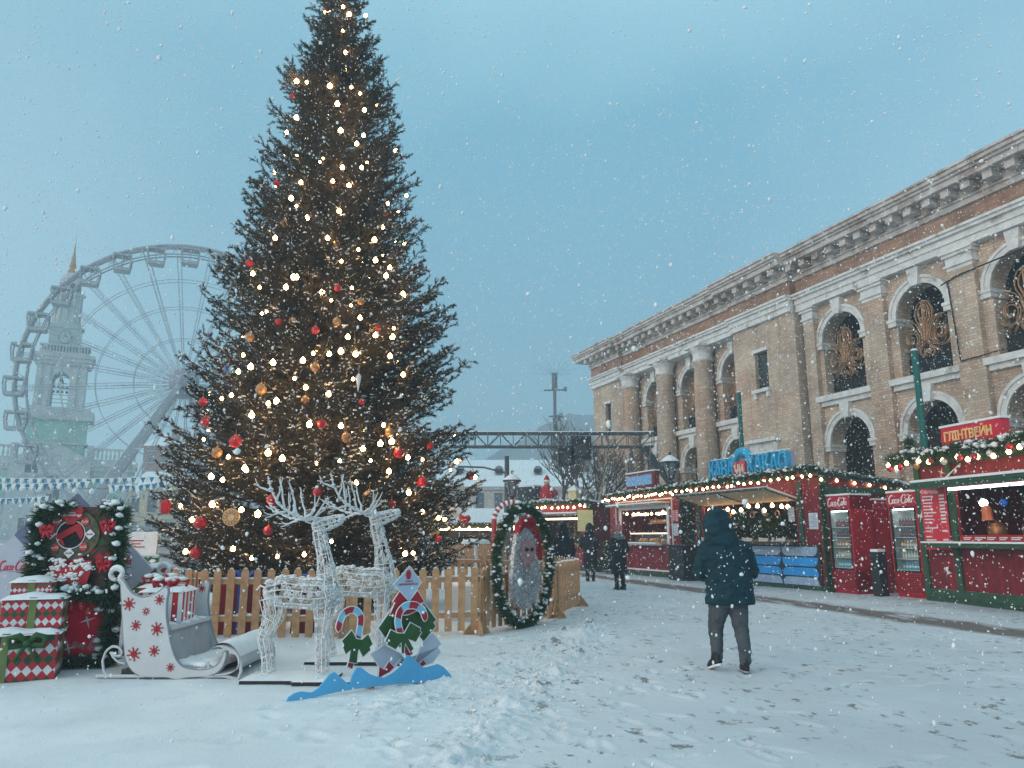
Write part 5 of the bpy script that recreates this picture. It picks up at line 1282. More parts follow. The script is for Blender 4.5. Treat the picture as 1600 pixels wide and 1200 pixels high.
DS = 15.9; O2 = along(DS)
L2 = lambda s, o, z: along(DS, s, o, z)
def bake_stall():
    T = thing('market_stall', 'long red stall selling baked goods under two warm lamps', 'market stall', O2, AX)
    s0, s1, h = 24.45, 29.9, 3.1
    stall_shell(T, s0, s1, 3, h, [(25.3, 28.9, 1.25, 2.6)], .3)
    m = MB()
    for a, b, z0, z1 in ((25.15, 25.3, 1.1, 2.75), (28.9, 29.05, 1.1, 2.75), (25.3, 28.9, 2.6, 2.72)): m.box(a, b, 0.0, .04, z0, z1)
    m.build('window_frame', WHITEP, T)
    m = MB(); m.box(24.9, 24.95, 0, .03, .2, 3.0); m.box(29.3, 29.35, 0, .03, .2, 3.0); m.box(24.95, 29.3, 0, .03, 2.92, 2.97); m.box(24.95, 29.3, 0, .03, .2, .26); m.build('panel_frame', WHITEP, T)
    m = MB(); m.box(25.1, 29.2, .04, .62, 2.72, 2.77); a = m.build('awning', mat('awning_grey', (.2, .2, .2), .6, snow=.1), T)
    m = MB(); m.box(25.12, 29.18, .06, .6, 2.775, 2.83); m.build('snow_cap', SNOW, a)
    for s in (25.6, 28.6): m = MB(); m.tube([(s, .55, 2.74), (s, .03, 3.0)], .012, 4); m.build('awning_rod', WHITEP, T)
    m = MB(); m.box(25.2, 29.0, 0, .35, 1.18, 1.25); c = m.build('counter', mat('steel_counter', (.4, .4, .4), .35, .1, 5, metal=.6), T)
    m = MB(); m.box(25.6, 29.0, .2, .36, 1.251, 1.30); m.build('snow_cap', SNOW, c)
    for s in (26.2, 28.1): m = MB(); m.box(s-.62, s+.62, -.5, -.42, 2.38, 2.46); m.build('warm_tube', TUBEW, T)
    m = MB(); m.box(25.4, 28.8, -1.1, -.3, 1.25, 1.3); m.box(25.4, 28.8, -2.2, -1.9, 1.75, 1.79); m.box(25.4, 28.8, -1.6, -1.2, 2.05, 2.08); m.build('shelf', WOODD, T)
    m = MB(); m.box(25.5, 28.7, -.34, -.32, 1.31, 1.62); m.build('display_glass', glass_mat(), T)
    m = MB(); m.box(25.5, 28.7, -.36, -.3, 1.62, 1.66); m.build('display_lamp', glow('display_strip', (1, .78, .46), 3), T)
    m = MB()
    for k in range(3): m.box(24.52, 24.85, .0, .012, 1.95-k*.0, 2.0)
    m.build('trim_board', WHITEP, T)
    BREAD = mat('baked_crust', (.5, .27, .1), .6, .35, 12); src = None
    for k in range(22):
        s = 25.65+(k % 11)*.3+rnd.uniform(-.05, .05); z = 1.3 if k < 11 else 2.08; o = -.65+rnd.uniform(-.15, .15) if k < 11 else -1.4
        if src is None:
            src = thing('bread_loaf', 'golden bread loaf in the lit baked goods stall', 'bread', L2(s, o, z), AX, 'bread on the bake stall shelves')
            m = MB(); m.lathe([(.04, 0), (.11, .02), (.12, .06), (.09, .12), (.03, .14)], n=12); m.build('loaf', BREAD, src, True)
        else: d = dup(src); d.location = L2(s, o, z); d.scale = (rnd.uniform(.8, 1.25),)*3
    JAR = mat('jar_amber', (.45, .25, .08), .25, .3, 10); src = None
    for k in range(12):
        s = 25.6+k*.28
        if src is None:
            src = thing('jar', 'amber jar on the upper shelf of baked goods stall', 'jar', L2(s, -2.05, 1.79), AX, 'jars on the bake stall shelf')
            m = MB(); m.lathe([(.07, 0), (.08, .02), (.08, .2), (.05, .24)], n=10); m.build('glass_body', JAR, src, True)
            m = MB(); m.lathe([(.055, .24), (.055, .28)], n=10); m.build('lid', REDB, src)
        else: d = dup(src); d.location = L2(s, -2.05, 1.79)
    paper(T, DS, 24.68, 1.55, .3, .42, 'white blue notice on red post of the baked goods stall', o=.035)
    M_ = thing('price_list', 'red price board with two columns of white lines on bake stall', 'price board', along(DS, 24.68, .035), AX)
    m = MB(); m.box(-.22, .22, 0, .01, 2.05, 2.5); m.build('board', REDB, M_)
    m = MB()
    for k in range(6): m.box(-.19, -.02, .0102, .013, 2.44-k*.065, 2.465-k*.065); m.box(.04, .18, .0102, .013, 2.44-k*.065, 2.465-k*.065)
    m.build('printed_lines', WHITEP, M_)
    S = thing('stall_sign', 'small red box sign with snowy blue band on bake stall roof', 'sign', L2(0, .12, 0), AX)
    m = MB(); m.box(25.75, 28.0, -.12, .1, 3.42, 4.05); m.build('sign_box', REDP, S)
    m = MB(); m.box(25.95, 27.95, .1, .115, 3.54, 3.9)
    x = 25.95
    while x < 27.85: w_ = rnd.uniform(.08, .2); m.prism([(x, 3.9), (x+w_, 3.9), (x+w_/2, 3.9+rnd.uniform(.03, .1))], lambda u, v, q: (u, q, v), .1, .114); x += w_
    m.build('blue_band', mat('band_blue', (.22, .42, .66), .5, .25, 9), S)
    m = MB(); m.box(25.72, 28.03, -.14, .12, 4.05, 4.1); m.build('snow_cap', SNOW, S)
bake_stall()
def coffee_stall():
    T = thing('market_stall', 'red coffee and cocoa stall with raised beige flap and blue counter front', 'market stall', O2, AX)
    s0, s1, h = 17.05, 24.0, 3.2
    stall_shell(T, s0, s1, 3, h, [(18.25, 22.9, 1.36, 2.55)], .3)
    m = MB(); m.box(s0-.06, s0+.12, -.06, .07, 0, h); m.build('corner_post', GREENP, T)
    for z0, z1 in ((2.72, 2.9), (.14, .3)): m = MB(); m.box(s0-.04, s0-.01, -3.0, -.06, z0, z1); m.build('side_beam', GREENP, T)
    for a in (17.95, 23.1): m = MB(); m.box(a, a+.15, 0, .06, .14, h-.1); m.build('front_post', GREENP, T)
    # flap hinged at the top of the opening, raised towards the walkway
    m = MB(); a = (18.1, 22.9); m.add([(a[0], .03, 2.56), (a[1], .03, 2.56), (a[1], 1.15, 2.86), (a[0], 1.15, 2.86), (a[0], .03, 2.60), (a[1], .03, 2.60), (a[1], 1.15, 2.90), (a[0], 1.15, 2.90)], [(0, 3, 2, 1), (4, 5, 6, 7), (0, 1, 5, 4), (1, 2, 6, 5), (2, 3, 7, 6), (3, 0, 4, 7)])
    f = m.build('flap', mat('beige_board', (.56, .43, .28), .7, .1, 3), T)
    m = MB(); m.box(18.08, 22.92, 1.15, 1.2, 2.84, 2.92)
    for s in (18.1, 20.5, 22.88): m.beam((s, .05, 2.555), (s, 1.15, 2.85), .04, .04)
    m.build('flap_frame', mat('flap_edge', (.08, .07, .06), .7, snow=.1), f)
    m = MB(); m.add([(18.1, .05, 2.607), (22.9, .05, 2.607), (22.9, 1.15, 2.91), (18.1, 1.15, 2.91), (18.1, .05, 2.65), (22.9, .05, 2.65), (22.9, 1.15, 2.95), (18.1, 1.15, 2.95)], [(0, 3, 2, 1), (4, 5, 6, 7), (0, 1, 5, 4), (1, 2, 6, 5), (2, 3, 7, 6), (3, 0, 4, 7)]); m.build('snow_cap', SNOW, f)
    m = MB(); m.box(18.0, 23.0, 0, .42, 1.28, 1.36); m.build('counter', mat('counter_dark', (.06, .05, .05), .5), T)
    m = MB(); m.box(17.35, 23.0, .0, .05, .12, 1.27); cf = m.build('counter_front', mat('counter_black', (.03, .03, .035), .5), T)
    # rounded blue boards with four pointed gaps
    B1 = mat('blue_board', (.03, .33, .80), .45, .1, 3); B2 = mat('grey_blue_board', (.33, .45, .62), .5, .1, 3)
    def rr(x0, x1, z0, z1, r, cs):
        q = []
        for (cx, cz, a0, on) in ((x1-r, z1-r, 0, cs[0]), (x0+r, z1-r, 90, cs[1]), (x0+r, z0+r, 180, cs[2]), (x1-r, z0+r, 270, cs[3])):
            if on: q += [(cx+r*cos(rad(a0+15*k)), cz+r*sin(rad(a0+15*k))) for k in range(7)]
            else: q.append((cx+r*(1 if a0 in (0, 270) else -1), cz+r*(1 if a0 in (0, 90) else -1)))
        return q
    rows = [(.96, 1.22, B2), (.67, .92, B1), (.40, .63, B1), (.14, .36, B2)]
    for c0, c1 in ((17.45, 18.92), (18.98, 20.45), (20.51, 21.4), (21.46, 22.9)):
        for i, (z0, z1, mm) in enumerate(rows):
            m = MB(); dn = i % 2 == 0
            m.prism(rr(c0, c1, z0, z1, .2, (0, 0, 1, 1) if dn and i == 0 else (0, 0, 1, 1) if i == 1 else (1, 1, 0, 0)), lambda u, v, q: (u, q, v), .05, .065); m.build('blue_board', mm, cf)
    # inside: festooned fir sprays and small lamps
    m = MB(); m.box(18.2, 23.0, -.9, -.35, 1.36, 1.42); m.box(18.2, 23.0, -2.6, -2.2, 1.5, 1.54); m.box(18.2, 23.0, -2.6, -2.3, 2.0, 2.04); m.build('shelf', WOODD, T)
    src = None
    for k in range(9):
        if src is None:
            src = thing('paper_cup', 'white paper cup on the coffee stall counter', 'cup', L2(18.6+.5*k, .2, 1.36), AX, 'paper cups on the coffee counter')
            m = MB(); m.lathe([(.035, 0), (.05, .13)], n=12); m.build('cup_body', WHITEP, src); m = MB(); m.lathe([(.053, .13), (.053, .145), (.045, .155)], n=12); m.build('lid', BLACK, src)
        else: d = dup(src); d.location = L2(18.6+.5*k+rnd.uniform(-.1, .1), .2+rnd.uniform(-.08, .08), 1.36)
    for k, lab in enumerate(('striped white card lying on counter nearest the papers', 'striped white card lying on counter middle', 'striped white card lying on counter nearest the walker')):
        P = thing('card', lab, 'card', L2(18.6+k*.75, .36, 1.365), AX); m = MB(); m.obox((0, 0, .05), (.4, .008, .12), Matrix.Rotation(.6, 3, 'X')); m.build('card_sheet', mat('card_cream', (.66, .58, .5), .8), P)
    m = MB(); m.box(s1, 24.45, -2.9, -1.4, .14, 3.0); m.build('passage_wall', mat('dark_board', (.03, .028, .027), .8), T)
    paper(T, DS, 17.55, 1.72, .36, .46, 'pale blue double notice on red wall by green corner post', 8)
    paper(T, DS, 18.4, 1.95, .26, .42, 'white paper slip hung at the edge of coffee window', 4, .05, mat('slip_white', (.6, .6, .62), .8))
    B = thing('counter_box', 'black speckled box standing left of the coffee counter', 'box', L2(23.75, .1, 0), AX)
    m = MB(); m.box(-.5, .45, -.05, .6, 0, 1.18); m.box(-.53, .48, -.08, .63, 1.18, 1.22); m.build('box_body', mat('box_black', (.025, .025, .028), .6, .3, 20, snow=.1), B)
    # blue letter sign with red block
    S = thing('letter_sign', 'big light blue letters with red block and arch on coffee stall', 'sign', L2(0, .1, 0), AX)
    fn = lambda u, v, q: (u, q, v)
    LB_ = mat('letter_blue', (.03, .42, .72), .4, .08, 4); 
    text_part('letters', 'КАВА', lambda u, v, q: (-u, q, v), -22.1, -20.75, 3.42, 4.08, 0, LB_, S, .02, .16)
    text_part('letters', 'КАКАО', lambda u, v, q: (-u, q, v), -20.05, -18.2, 3.42, 4.08, 0, LB_, S, .02, .16)
    m = MB(); m.box(18.1, 22.2, -.06, 0, 3.36, 4.02); m.build('letter_back', mat('letter_back_mauve', (.30, .34, .50), .5, .1, 4), S)
    m = MB(); m.tube([(20.4+.42*cos(PI*k/14), .05, 3.75+.5*sin(PI*k/14)) for k in range(15)], .13, 8); m.build('arch', LB_, S, True)
    m = MB(); m.box(20.1, 20.7, .0, .2, 3.35, 3.9); rb = m.build('red_block', mat('sign_red', (.7, .05, .04), .45), S)
    text_part('letters', 'ЧИ', lambda u, v, q: (-u, q, v), -20.62, -20.18, 3.45, 3.82, .2, mat('letter_cream', (.8, .72, .6), .5), rb, .02, .02)
    m = MB()
    for k in range(120):
        s = rnd.uniform(18.1, 22.2); m.blob((s, rnd.uniform(0, .12), 4.08+(.16*max(0, 1-abs(s-20.4)/.55)*1.5)), rnd.uniform(.03, .06), 1, .25, 0, (1.4, 1, .6))
    m.build('snow_cap', SNOWB, S, True)
coffee_stall()
# fir garland and bulbs along the eaves of both stalls
garland('fir_garland', 'snowy fir garland along the eaves of the bake and coffee stalls', [(s, .32, 3.22+.18*(29.9-s)/12.9) for s in np.arange(17.0, 29.95, .1)], .17, O2, AX, 1500, 1.15)
garland('fir_garland', 'fir garland down the green corner post of the coffee stall', [(17.03, .1, z) for z in np.arange(.1, 3.1, .1)], .10, O2, AX, 1100, .1)
garland('fir_garland', 'dark fir garland down the passage between bake and coffee stalls', [(24.1, .02, z) for z in np.arange(.4, 3.1, .1)]+[(23.6, .06, z) for z in np.arange(3.0, 1.2, -.1)], .2, O2, AX, 1300, .1)
garland('fir_garland', 'dense fir sprays filling the back of the coffee window', [(s, -1.4+.5*sin(s*7), 1.9+.35*sin(s*5)) for s in np.arange(18.2, 23, .04)], .34, O2, AX, 1100, .12)
garland('fir_garland', 'fir garland along the sloping side roof edge of the coffee stall', [(17.0, .3-y, 3.36-.1*y) for y in np.arange(0, 3.2, .1)], .12, O2, AX, 1200, .9)
string_lights('light_string', 'string of warm bulbs under the eaves of the baked goods stall', [(s, .42, 3.05+.14*(29.9-s)/12.9+.03*sin(s*9)) for s in np.linspace(29.8, 24.2, 26)], O2, AX, .04, BULBS, 'eaves bulb strings')
string_lights('light_string', 'string of warm bulbs under the eaves above the blue counter', [(s, .42, 3.05+.14*(29.9-s)/12.9+.03*sin(s*9)) for s in np.linspace(23.95, 17.1, 22)], O2, AX, .04, BULBS, 'eaves bulb strings')
string_lights('light_string', 'string of warm bulbs along side roof edge above the drinks fridges', [(17.0, .2-y, 3.15-.1*y) for y in np.linspace(.1, 3.6, 7)], O2, AX, .04, BULBS, 'eaves bulb strings')
string_lights('light_string', 'string of larger warm bulbs in the open coffee window', [(s, -.12, 2.40+.05*sin(s*5)) for s in np.linspace(18.3, 22.8, 13)], O2, AX, .06, BULBS, 'window bulb strings')
string_lights('light_string', 'string of warm bulbs in the baked goods window', [(s, -.25, 2.42) for s in np.linspace(25.4, 28.8, 8)], O2, AX, .05, BULBS, 'window bulb strings')
for k, s in enumerate((19.2, 20.4, 21.6)):
    T = thing('gold_ornament', ('gold ring ornament hanging in coffee window nearest the papers', 'gold ring ornament hanging mid coffee window', 'gold ring ornament in coffee window beside the walker')[k], 'ornament', L2(s, -.1, 2.2), AX)
    m = MB(); m.tube([(.09*cos(2*PI*j/16), 0, .09*sin(2*PI*j/16)) for j in range(16)], .018, 6, 0, True); m.tube([(0, 0, .09), (0, 0, .3)], .004, 4); m.build('ring', GOLD, T)
rb = None
for k in range(16):
    s = 17.4+k*.8+rnd.uniform(-.2, .2)
    p = L2(s, .5, 3.12+.14*(29.9-s)/12.9)
    if rb is None:
        rb = thing('bauble', 'small red bauble hanging from the stall eaves garland', 'bauble', p, 0, 'red baubles on the long eaves garland'); m = MB(); m.blob((0, 0, 0), .048, 2, .0); m.build('ball', REDBALL, rb, True); m = MB(); m.lathe([(.015, .06), (.015, .085)], n=6); m.build('cap', GOLD, rb)
    else: d = dup(rb); d.location = p

# ------------------------------------------------------------------ drinks fridges, cabinet, bin
def fridge(D, s0, s1, dep, h, lab, which):
    T = thing('drinks_fridge', lab, 'fridge', along(D, (s0+s1)/2), AX, 'red drinks fridges'); w_ = (s1-s0)/2
    m = MB()
    m.box(-w_, w_, -dep, -dep+.04, .1, h); m.box(-w_, -w_+.06, -dep, 0, .1, h); m.box(w_-.06, w_, -dep, 0, .1, h); m.box(-w_, w_, -dep, .02, h-.36, h); m.box(-w_, w_, -dep, 0, .1, .62); m.box(-w_+.04, w_-.04, -dep+.05, -.04, 0, .1)
    b = m.build('cabinet', REDB, T)
    m = MB()
    for k in range(9): m.box(-w_+.05, w_-.05, 0, .014, .15+k*.05, .175+k*.05)
    m.build('grille', REDP, T)
    script_logo(lambda u, v, q: (-u, q, v), -w_*.85, w_*.85, h-.3, h-.06, .022, WHITEP, T)
    m = MB(); m.box(-w_+.06, w_-.06, -.012, -.004, .66, h-.38); m.build('door_glass', glass_mat(), T)
    m = MB(); m.box(-w_+.06, -w_+.1, -.02, .015, .62, h-.36); m.box(w_-.1, w_-.06, -.02, .015, .62, h-.36); m.box(-w_+.1, w_-.1, -.02, .015, .62, .67); m.box(-w_+.1, w_-.1, -.02, .015, h-.41, h-.36); m.build('door_frame', BLACK, T)
    m = MB(); m.box(-w_+.062, w_-.062, -dep+.042, -dep+.05, .62, h-.36); m.box(-w_+.062, -w_+.07, -dep+.05, -.03, .62, h-.36); m.box(w_-.07, w_-.062, -dep+.05, -.03, .62, h-.36); m.build('liner', mat('fridge_liner', (.62, .68, .66), .4), T)
    m = MB(); m.box(-w_+.1, w_-.1, -.1, -.07, h-.44, h-.41); m.build('fridge_lamp', glow('fridge_light', (.85, 1, .95), 9.0), T)
    m = MB(); sh = [.67+.27*k for k in range(5)]
    for z in sh: m.box(-w_+.07, w_-.07, -dep+.06, -.05, z, z+.018)
    m.build('shelf', WHITEP, T)
    m = MB(); m.box(-w_-.01, w_+.01, -dep-.01, .03, h, h+.05); m.build('snow_cap', SNOW, T)
    kinds = [('blue', (.06, .38, .55)), ('cream', (.7, .6, .42)), ('orange', (.75, .3, .05)), ('dark', (.06, .015, .015)), ('crimson', (.12, .02, .025))]
    names = ('bottom shelf', 'second shelf', 'middle shelf', 'fourth shelf', 'top shelf')
    for r, z in enumerate(sh):
        mm = mat('drink_'+kinds[r][0], kinds[r][1], .2, .15, 10)
        src = None; n = int((2*w_-.2)/.088)
        for k in range(n):
            p = along(D, (s0+s1)/2-w_+.14+k*.088, -.13, z+.019)
            if src is None:
                src = thing('drink_bottle', '%s bottle on the %s of the %s fridge' % (kinds[r][0], names[r], which), 'bottle', p, AX, 'bottles on the %s of the %s fridge' % (names[r], which))
                m = MB(); m.lathe([(.028, 0), (.034, .02), (.034, .12), (.014, .17), (.014, .2)], n=8); m.build('bottle_body', mm, src, True)
                m = MB(); m.lathe([(.036, .05), (.036, .1)], n=8); m.build('sticker', REDB if r > 2 else WHITEP, src)
            else: d = dup(src); d.location = p
fridge(15.9, 16.14, 17.0, .75, 2.62, 'red drinks fridge beside the green corner post', 'left')
fridge(16.25, 14.32, 15.22, .75, 2.62, 'red drinks fridge tucked against the mulled wine stall', 'right')
T = thing('red_cabinet', 'tall plain red cabinet with snow on top behind the left fridge', 'cabinet', along(15.9, 16.14, -.78), AX)
m = MB(); m.box(.04, .8, -.55, 0, 0, 2.5); m.build('cabinet_body', REDB, T)
m = MB(); m.box(.03, .81, -.56, .01, 2.5, 2.55); m.build('snow_cap', SNOW, T)
m = MB(); m.tube([(.034, -.05-.2*(1-cos(PI*k/8)), 2.28+.16*sin(PI*k/8)) for k in range(9)], .008, 4); m.tube([(.034, -.02, 2.28), (.034, -.54, 2.28)], .01, 4); m.build('trim_line', mat('pink_line', (.6, .3, .32), .5), T)
T = thing('litter_bin', 'black square litter bin with snow between the two fridges', 'bin', along(16.0, 15.45), AX)
m = MB(); m.box(-.13, .13, -.13, .13, 0, 1.08); m.box(-.145, .145, -.145, .145, 1.08, 1.12); m.build('bin_body', mat('bin_black', (.025, .026, .03), .5, .2, 10, snow=.05), T)
m = MB(); m.box(-.125, .125, -.125, .125, 1.12, 1.19); m.build('snow_cap', SNOW, T)
m = MB(); m.box(-.09, .09, .13, .135, .85, .98); m.build('opening', BLACK, T)

# ------------------------------------------------------------------ mulled wine stall on the right
A3 = math.atan2(.9806, -.196); D3 = 13.55; O3 = (.9806*D3, .196*D3, 0)
L3 = local(O3, A3)
def wine_stall():
    T = thing('market_stall', 'red mulled wine stall with green beams and red menu board', 'market stall', O3, A3)
    s0, s1, h = 9.6, 16.55, 3.3
    stall_shell(T, s0, s1, 3, h, [(10.0, 15.3, 1.42, 2.58)], .3)
    for a in (16.37, 15.33, 9.75): m = MB(); m.box(a, a+.17, -.02, .06, 0.1, h); m.build('post', GREENP, T)
    for z0, z1 in ((.1, .3), (h-.12, h)): m = MB(); m.box(s0, s1, .0, .05, z0, z1); m.build('cross_beam', GREENP, T)
    m = MB(); m.box(9.8, 15.9, .06, .7, 2.66, 2.75); m.box(9.8, 15.9, .62, .7, 2.6, 2.68); a = m.build('awning', GREENP, T)
    m = MB(); m.box(9.82, 15.88, .08, .72, 2.755, 2.81); m.build('snow_cap', SNOW, a)
    for s in (15.0, 12.0): m = MB(); m.tube([(s, .65, 2.7), (s, .06, 3.15)], .014, 4); m.build('awning_rod', WHITEP, T)
    m = MB(); m.box(10.1, 15.4, .06, .12, 2.56, 2.62); m.build('cool_tube', TUBEC, T)
    m = MB(); m.box(9.8, 15.95, .0, .52, 1.26, 1.36); c = m.build('counter', GREENP, T)
    m = MB(); m.box(9.8, 15.95, .3, .54, 1.361, 1.40); m.build('snow_cap', SNOW, c)
    m = MB(); m.box(10.0, 15.3, .0, .02, 1.4, 1.54); p = m.build('price_strip', REDB, T)
    m = MB(); x = 15.2
    while x > 10.1: w_ = rnd.uniform(.2, .45); m.box(x-w_, x, .02, .024, 1.47, 1.495); m.box(x-w_*.8, x, .02, .024, 1.435, 1.455); x -= w_+.09
    m.build('printed_lines', WHITEP, p)
    # four pointed white stars on panels
    def star(x, z, r):
        m = MB(); q = []
        for k in range(8): a = PI/8*0+k*PI/4+.35; rr_ = r if k % 2 == 0 else r*.16; q.append((x+rr_*cos(a), z+rr_*sin(a)))
        m.prism(q, lambda u, v, w_: (u, w_, v), .062, .068); m.build('star', WHITEP, T)
    star(16.42, 2.0, .17); star(15.75, .72, .14); star(13.6, .62, .15); star(15.6, 3.0, .12)
    M_ = thing('menu_board', 'bright red menu board with white text left of wine window', 'menu board', L3(0, .07, 0), A3)
    m = MB(); m.box(15.52, 16.34, 0, .02, 1.2, 2.72); m.build('board', mat('menu_red', (.62, .035, .06), .45, .08, 4), M_)
    text_part('heading', 'Глінтвейн', lambda u, v, q: (-u, q, v), -16.28, -15.75, 2.52, 2.62, .02, WHITEP, M_, .02)
    m = MB(); z = 2.44
    for k in range(15):
        if k in (9, 11): z -= .05
        wd = rnd.uniform(.18, .42); m.box(16.28-wd, 16.28, .02, .024, z, z+.028)
        if k % 2 == 0 or k < 8: m.box(15.58, 15.58+.16, .02, .024, z, z+.04)
        z -= .077
    m.build('printed_lines', WHITEP, M_)
    S = thing('stall_sign', 'red box sign with yellow letters on mulled wine stall roof', 'sign', L3(0, .1, 0), A3)
    m = MB(); m.box(13.6, 15.32, -.12, .1, 3.45, 4.0); m.build('sign_box', mat('sign_box_red', (.6, .02, .045), .4, .08, 5), S)
    text_part('letters', 'ГЛІНТВЕЙН', lambda u, v, q: (-u, q, v), -15.22, -13.85, 3.67, 3.96, .1, mat('letter_yellow', (.88, .62, .24), .5), S, .015, .02)
    m = MB(); m.box(13.57, 15.35, -.14, .12, 4.0, 4.05); m.build('snow_cap', SNOW, S)
    m = MB(); m.box(10.0, 15.3, -.9, -.4, 1.36, 1.42); m.box(10.0, 15.3, -2.7, -2.3, 1.6, 1.65); m.box(10.0, 15.3, -2.7, -2.4, 2.15, 2.19); m.build('shelf', WOODD, T)
    POT = mat('copper_pot', (.35, .16, .08), .35, .2, 6, metal=.6)
    for s, lab, r in ((14.9, 'copper wine pot nearest the menu board', .2), (13.9, 'copper wine pot in middle of wine window', .24), (12.7, 'copper wine pot at right end of wine window', .2)):
        P = thing('wine_pot', lab, 'pot', L3(s, -.62, 1.42), A3); m = MB(); m.lathe([(r*.8, 0), (r, .05), (r, .3), (r*.9, .34)], n=16); m.build('pot_body', POT, P, True)
        m = MB(); m.lathe([(r*.92, .34), (r*.6, .39), (.03, .41), (.03, .46)], n=16); m.build('lid', POT, P, True)
    src = None
    for k in range(26):
        p = L3(10.3+(k % 13)*.37, -2.5, 1.65 if k < 13 else 2.19)
        if src is None:
            src = thing('glass_jar', 'jar standing on back shelves of mulled wine stall', 'jar', p, A3, 'jars on the wine stall back shelves'); m = MB(); m.lathe([(.08, 0), (.09, .03), (.09, .22), (.06, .27)], n=10); m.build('jar_body', mat('jar_brown', (.32, .16, .09), .3, .35, 9), src, True)
            m = MB(); m.lathe([(.065, .27), (.065, .31)], n=10); m.build('lid', GOLD, src)
        else: d = dup(src); d.location = p
    for s, o, z, lab, mm, r in ((14.75, -.2, 2.25, 'round warm lamp hanging near the menu board', glow('window_lamp', (1, .78, .5), 12), .09), (12.9, -.3, 2.25, 'round warm lamp hanging in the right of wine window', glow('window_lamp', (1, .78, .5), 12), .11)):
        P = thing('hanging_lamp', lab, 'lamp', L3(s, o, z), A3); m = MB(); m.blob((0, 0, 0), r, 2, 0); m.build('lamp_globe', mm, P, True); m = MB(); m.tube([(0, 0, r), (0, 0, .4)], .008, 4); m.build('cord', BLACK, P)
    P = thing('bauble', 'blue bauble hanging between the two lamps in wine window', 'bauble', L3(14.05, -.05, 2.22), A3); m = MB(); m.blob((0, 0, 0), .08, 2, 0); m.build('ball', mat('royal_blue', (.02, .12, .55), .25), P, True); m = MB(); m.tube([(0, 0, .08), (0, 0, .36)], .006, 4); m.build('cord', BLACK, P)
    P = thing('paper_lantern', 'orange red lantern hanging under the left wine window lamp', 'lantern', L3(14.6, -.12, 2.0), A3); m = MB(); m.lathe([(.06, .18), (.1, .12), (.11, -.1), (.13, -.14)], n=10); m.build('shade', mat('lantern_orange', (.62, .16, .07), .5), P); m = MB(); m.tube([(0, 0, .18), (0, 0, .58)], .006, 4); m.build('cord', BLACK, P)
wine_stall()
garland('fir_garland', 'thick snowy fir garland with baubles on the mulled wine stall eaves', [(s, .36, 3.40+.03*sin(s*4)) for s in np.arange(9.6, 17.0, .08)], .21, O3, A3, 1700, 1.25)
garland('fir_garland', 'small snowy fir tuft at the foot of the taller green pole', [(16.9, -.2, 3.5+.06*k) for k in range(8)], .17, O3, A3, 1600, 1.6)
string_lights('light_string', 'string of warm bulbs under the wine stall eaves garland', [(s, .5, 3.22+.04*sin(s*6)) for s in np.linspace(16.9, 9.8, 20)], O3, A3, .05, BULBS, 'eaves bulb strings')
lb = ['red bauble at outer corner of wine stall garland', 'red bauble second from outer corner of wine stall garland', 'gold bauble above the menu board', 'red bauble above the menu board edge', 'silver bauble left of yellow letter sign', 'red bauble beside the silver one on wine stall', 'large red bauble with awning rod below', 'silver bauble under the yellow letter sign', 'red bauble under the last yellow letter', 'silver bauble at right picture edge', 'gold bauble beyond the wine stall sign', 'red bauble at far end of wine stall garland']
for k, lab in enumerate(lb):
    mm = REDBALL if 'red' in lab else GOLDBALL if 'gold' in lab else mat('silver_bauble', (.6, .58, .56), .3, .1, 10, metal=.4)
    P = thing('bauble', lab, 'bauble', L3(16.75-k*.45+rnd.uniform(-.08, .08), .55, 3.2+rnd.uniform(-.1, .14)), A3, 'baubles on the wine stall garland'); m = MB(); r = .058+.02*rnd.random(); m.blob((0, 0, 0), r, 2, 0); m.build('ball', mm, P, True); m = MB(); m.lathe([(.018, r*.95), (.018, r*1.3)], n=6); m.build('cap', GOLD, P)

